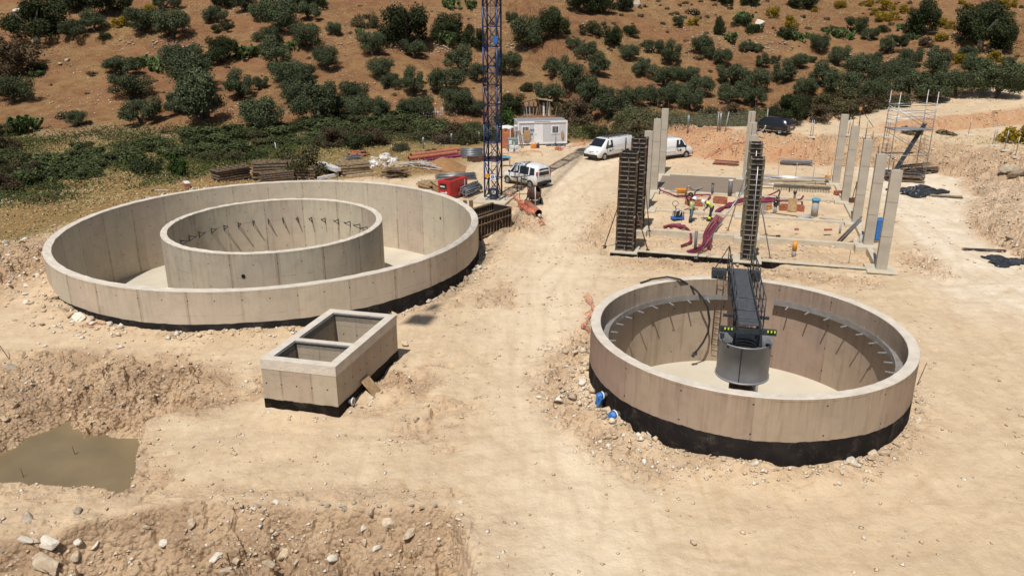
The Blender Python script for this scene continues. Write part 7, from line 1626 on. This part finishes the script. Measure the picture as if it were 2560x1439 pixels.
# gravel and chips that nobody could count
def gravel(name,n,box,dens,smin,smax,mk,seed):
    r=np.random.RandomState(seed); xs=r.uniform(box[0],box[1],n*6); ys=r.uniform(box[2],box[3],n*6); m_=dens(xs,ys)>r.uniform(0,1,len(xs)); xs,ys=xs[m_][:n],ys[m_][:n]; n_=len(xs); zs=H(xs,ys); ok=zs>-3.5; xs,ys,zs=xs[ok],ys[ok],zs[ok]; n_=len(xs)
    base=np.array([[1,0,0],[-.3,.9,0],[-.8,-.5,0],[.2,-.8,.1],[.1,.1,.75],[0,0,-.6],[.6,.6,.3]],float); F_=[(0,6,4),(6,1,4),(1,2,4),(2,3,4),(3,0,4),(0,5,6),(6,5,1),(1,5,2),(2,5,3),(3,5,0)]
    s=(smin+(smax-smin)*r.uniform(0,1,n_)**2.5)[:,None,None]; a=r.uniform(0,6.28,n_); c_,s_=np.cos(a),np.sin(a); v=base[None]*(1+.45*r.uniform(-1,1,(n_,7,3)))*s; v[:,:,2]*=.8
    X=v[:,:,0]*c_[:,None]-v[:,:,1]*s_[:,None]+xs[:,None]; Y=v[:,:,0]*s_[:,None]+v[:,:,1]*c_[:,None]+ys[:,None]; Z=v[:,:,2]+zs[:,None]+s[:,:,0]*.15
    co_=np.stack([X,Y,Z],-1).reshape(-1,3).astype(np.float32); f=(np.arange(n_)[:,None,None]*7+np.array(F_)[None]).reshape(-1)
    me=bpy.data.meshes.new(name); me.vertices.add(len(co_)); me.vertices.foreach_set('co',co_.ravel()); me.loops.add(len(f)); me.loops.foreach_set('vertex_index',f.astype(np.int32)); me.polygons.add(len(f)//3); me.polygons.foreach_set('loop_start',np.arange(0,len(f),3,dtype=np.int32)); me.update(calc_edges=True)
    me.materials.append(M[mk]); o=bpy.data.objects.new(name,me); lk(o); o['kind']='stuff'; return o
def dens(x,y):
    z,i=H(x,y,True); rB,rR=i['rB'],i['rR']
    d=np.clip(i['rough'],0,1)*.55+.5*np.exp(-((rB-BR-.4)/.8)**2)*sm(.4,-.6,y-BC[1]-x*0)+.6*np.exp(-((rR-RR-.3)/.7)**2)*(y<RC[1]+3)+.8*np.exp(-((rR-RR-1.0)/1.0)**2)*sm(-3,-5,x-RC[0])
    d=d*np.clip(.25+3.2*fbm(x*.7,y*.7,3)+.5,0,1.3); d=d+.0018+.08*sm(30,22,y)*sm(0,-4,x)*np.clip(fbm(x*.5+8,y*.5,3)*4+.5,0,1)
    return np.where((rR<RR)|(rB<BR)|(i['dd']>.2)|(sdclosed(BX,x,y)>0),0,d)
gravel('gravel_chips',22000,(-34,20,14.5,62),dens,.018,.085,'stone',1)
gravel('white_chips',5000,(-34,20,15,62),dens,.02,.1,'stone_w',2)
def ringd(x,y):
    rB=np.hypot(x-BC[0],y-BC[1]); rR=np.hypot(x-RC[0],y-RC[1]); dx=x-RC[0]; dy=y-RC[1]; n=np.clip(.55+2.4*fbm(x*.6+2,y*.6,3),0,1)
    a=np.exp(-((rB-BR-.42)/.3)**2)*(y<BC[1]+3)*1.1+np.exp(-((rB-BR-.9)/.9)**2)*(x<BC[0]-3)*(y<BC[1]-2)*.6
    b=np.exp(-((rR-RR-.7)/.75)**2)*sm(-2.5,-4.5,dx)*1.2*sm(5,3,dy)+.55*np.exp(-((rR-RR-.35)/.22)**2)*(dy<2)
    h=np.exp(-((x+28.5)/2.8)**2-((y-40.5)/5.5)**2)
    return np.where((rR<RR+.08)|(rB<BR+.08),0,np.clip((a+b+h)*n,0,1))
gravel('ring_rubble',3400,(-34,18,19,60),ringd,.06,.2,'stone',11)
gravel('ring_rubble_pale',1500,(-34,18,19,60),ringd,.06,.22,'stone_w',12)
gravel('bank_rubble',9000,(10,60,40,100),lambda x,y:np.clip(H(x,y,True)[1]['rough'],0,1)*np.clip(fbm(x*.5,y*.5,3)*3+.6,0,1),.03,.14,'stone',3)
gravel('bank_chips',2200,(10,60,40,100),lambda x,y:np.clip(H(x,y,True)[1]['rough'],0,1)*np.clip(fbm(x*.5+9,y*.5,3)*3+.5,0,1),.03,.16,'stone_w',4)
wallm=lambda x,y:np.exp(-((H(x,y,True)[1]['terr'])/.7)**2)*np.clip(fbm(x*.15+5,y*.15,2)*6+.4,0,1)
gravel('dry_stone_terrace',5200,(-60,110,115,130),wallm,.08,.32,'stone_g',5)
gravel('hill_stones',5000,(-70,90,94,150),lambda x,y:sm(2,5,y-hill0(x))*np.clip(fbm(x*.15+5,y*.15,3)*4,0,1),.04,.2,'stone',6)
gravel('valley_stones',900,(-50,-18,58,80),lambda x,y:np.clip(fbm(x*.25+15,y*.25,3)*4,0,1),.05,.16,'stone_w',7)
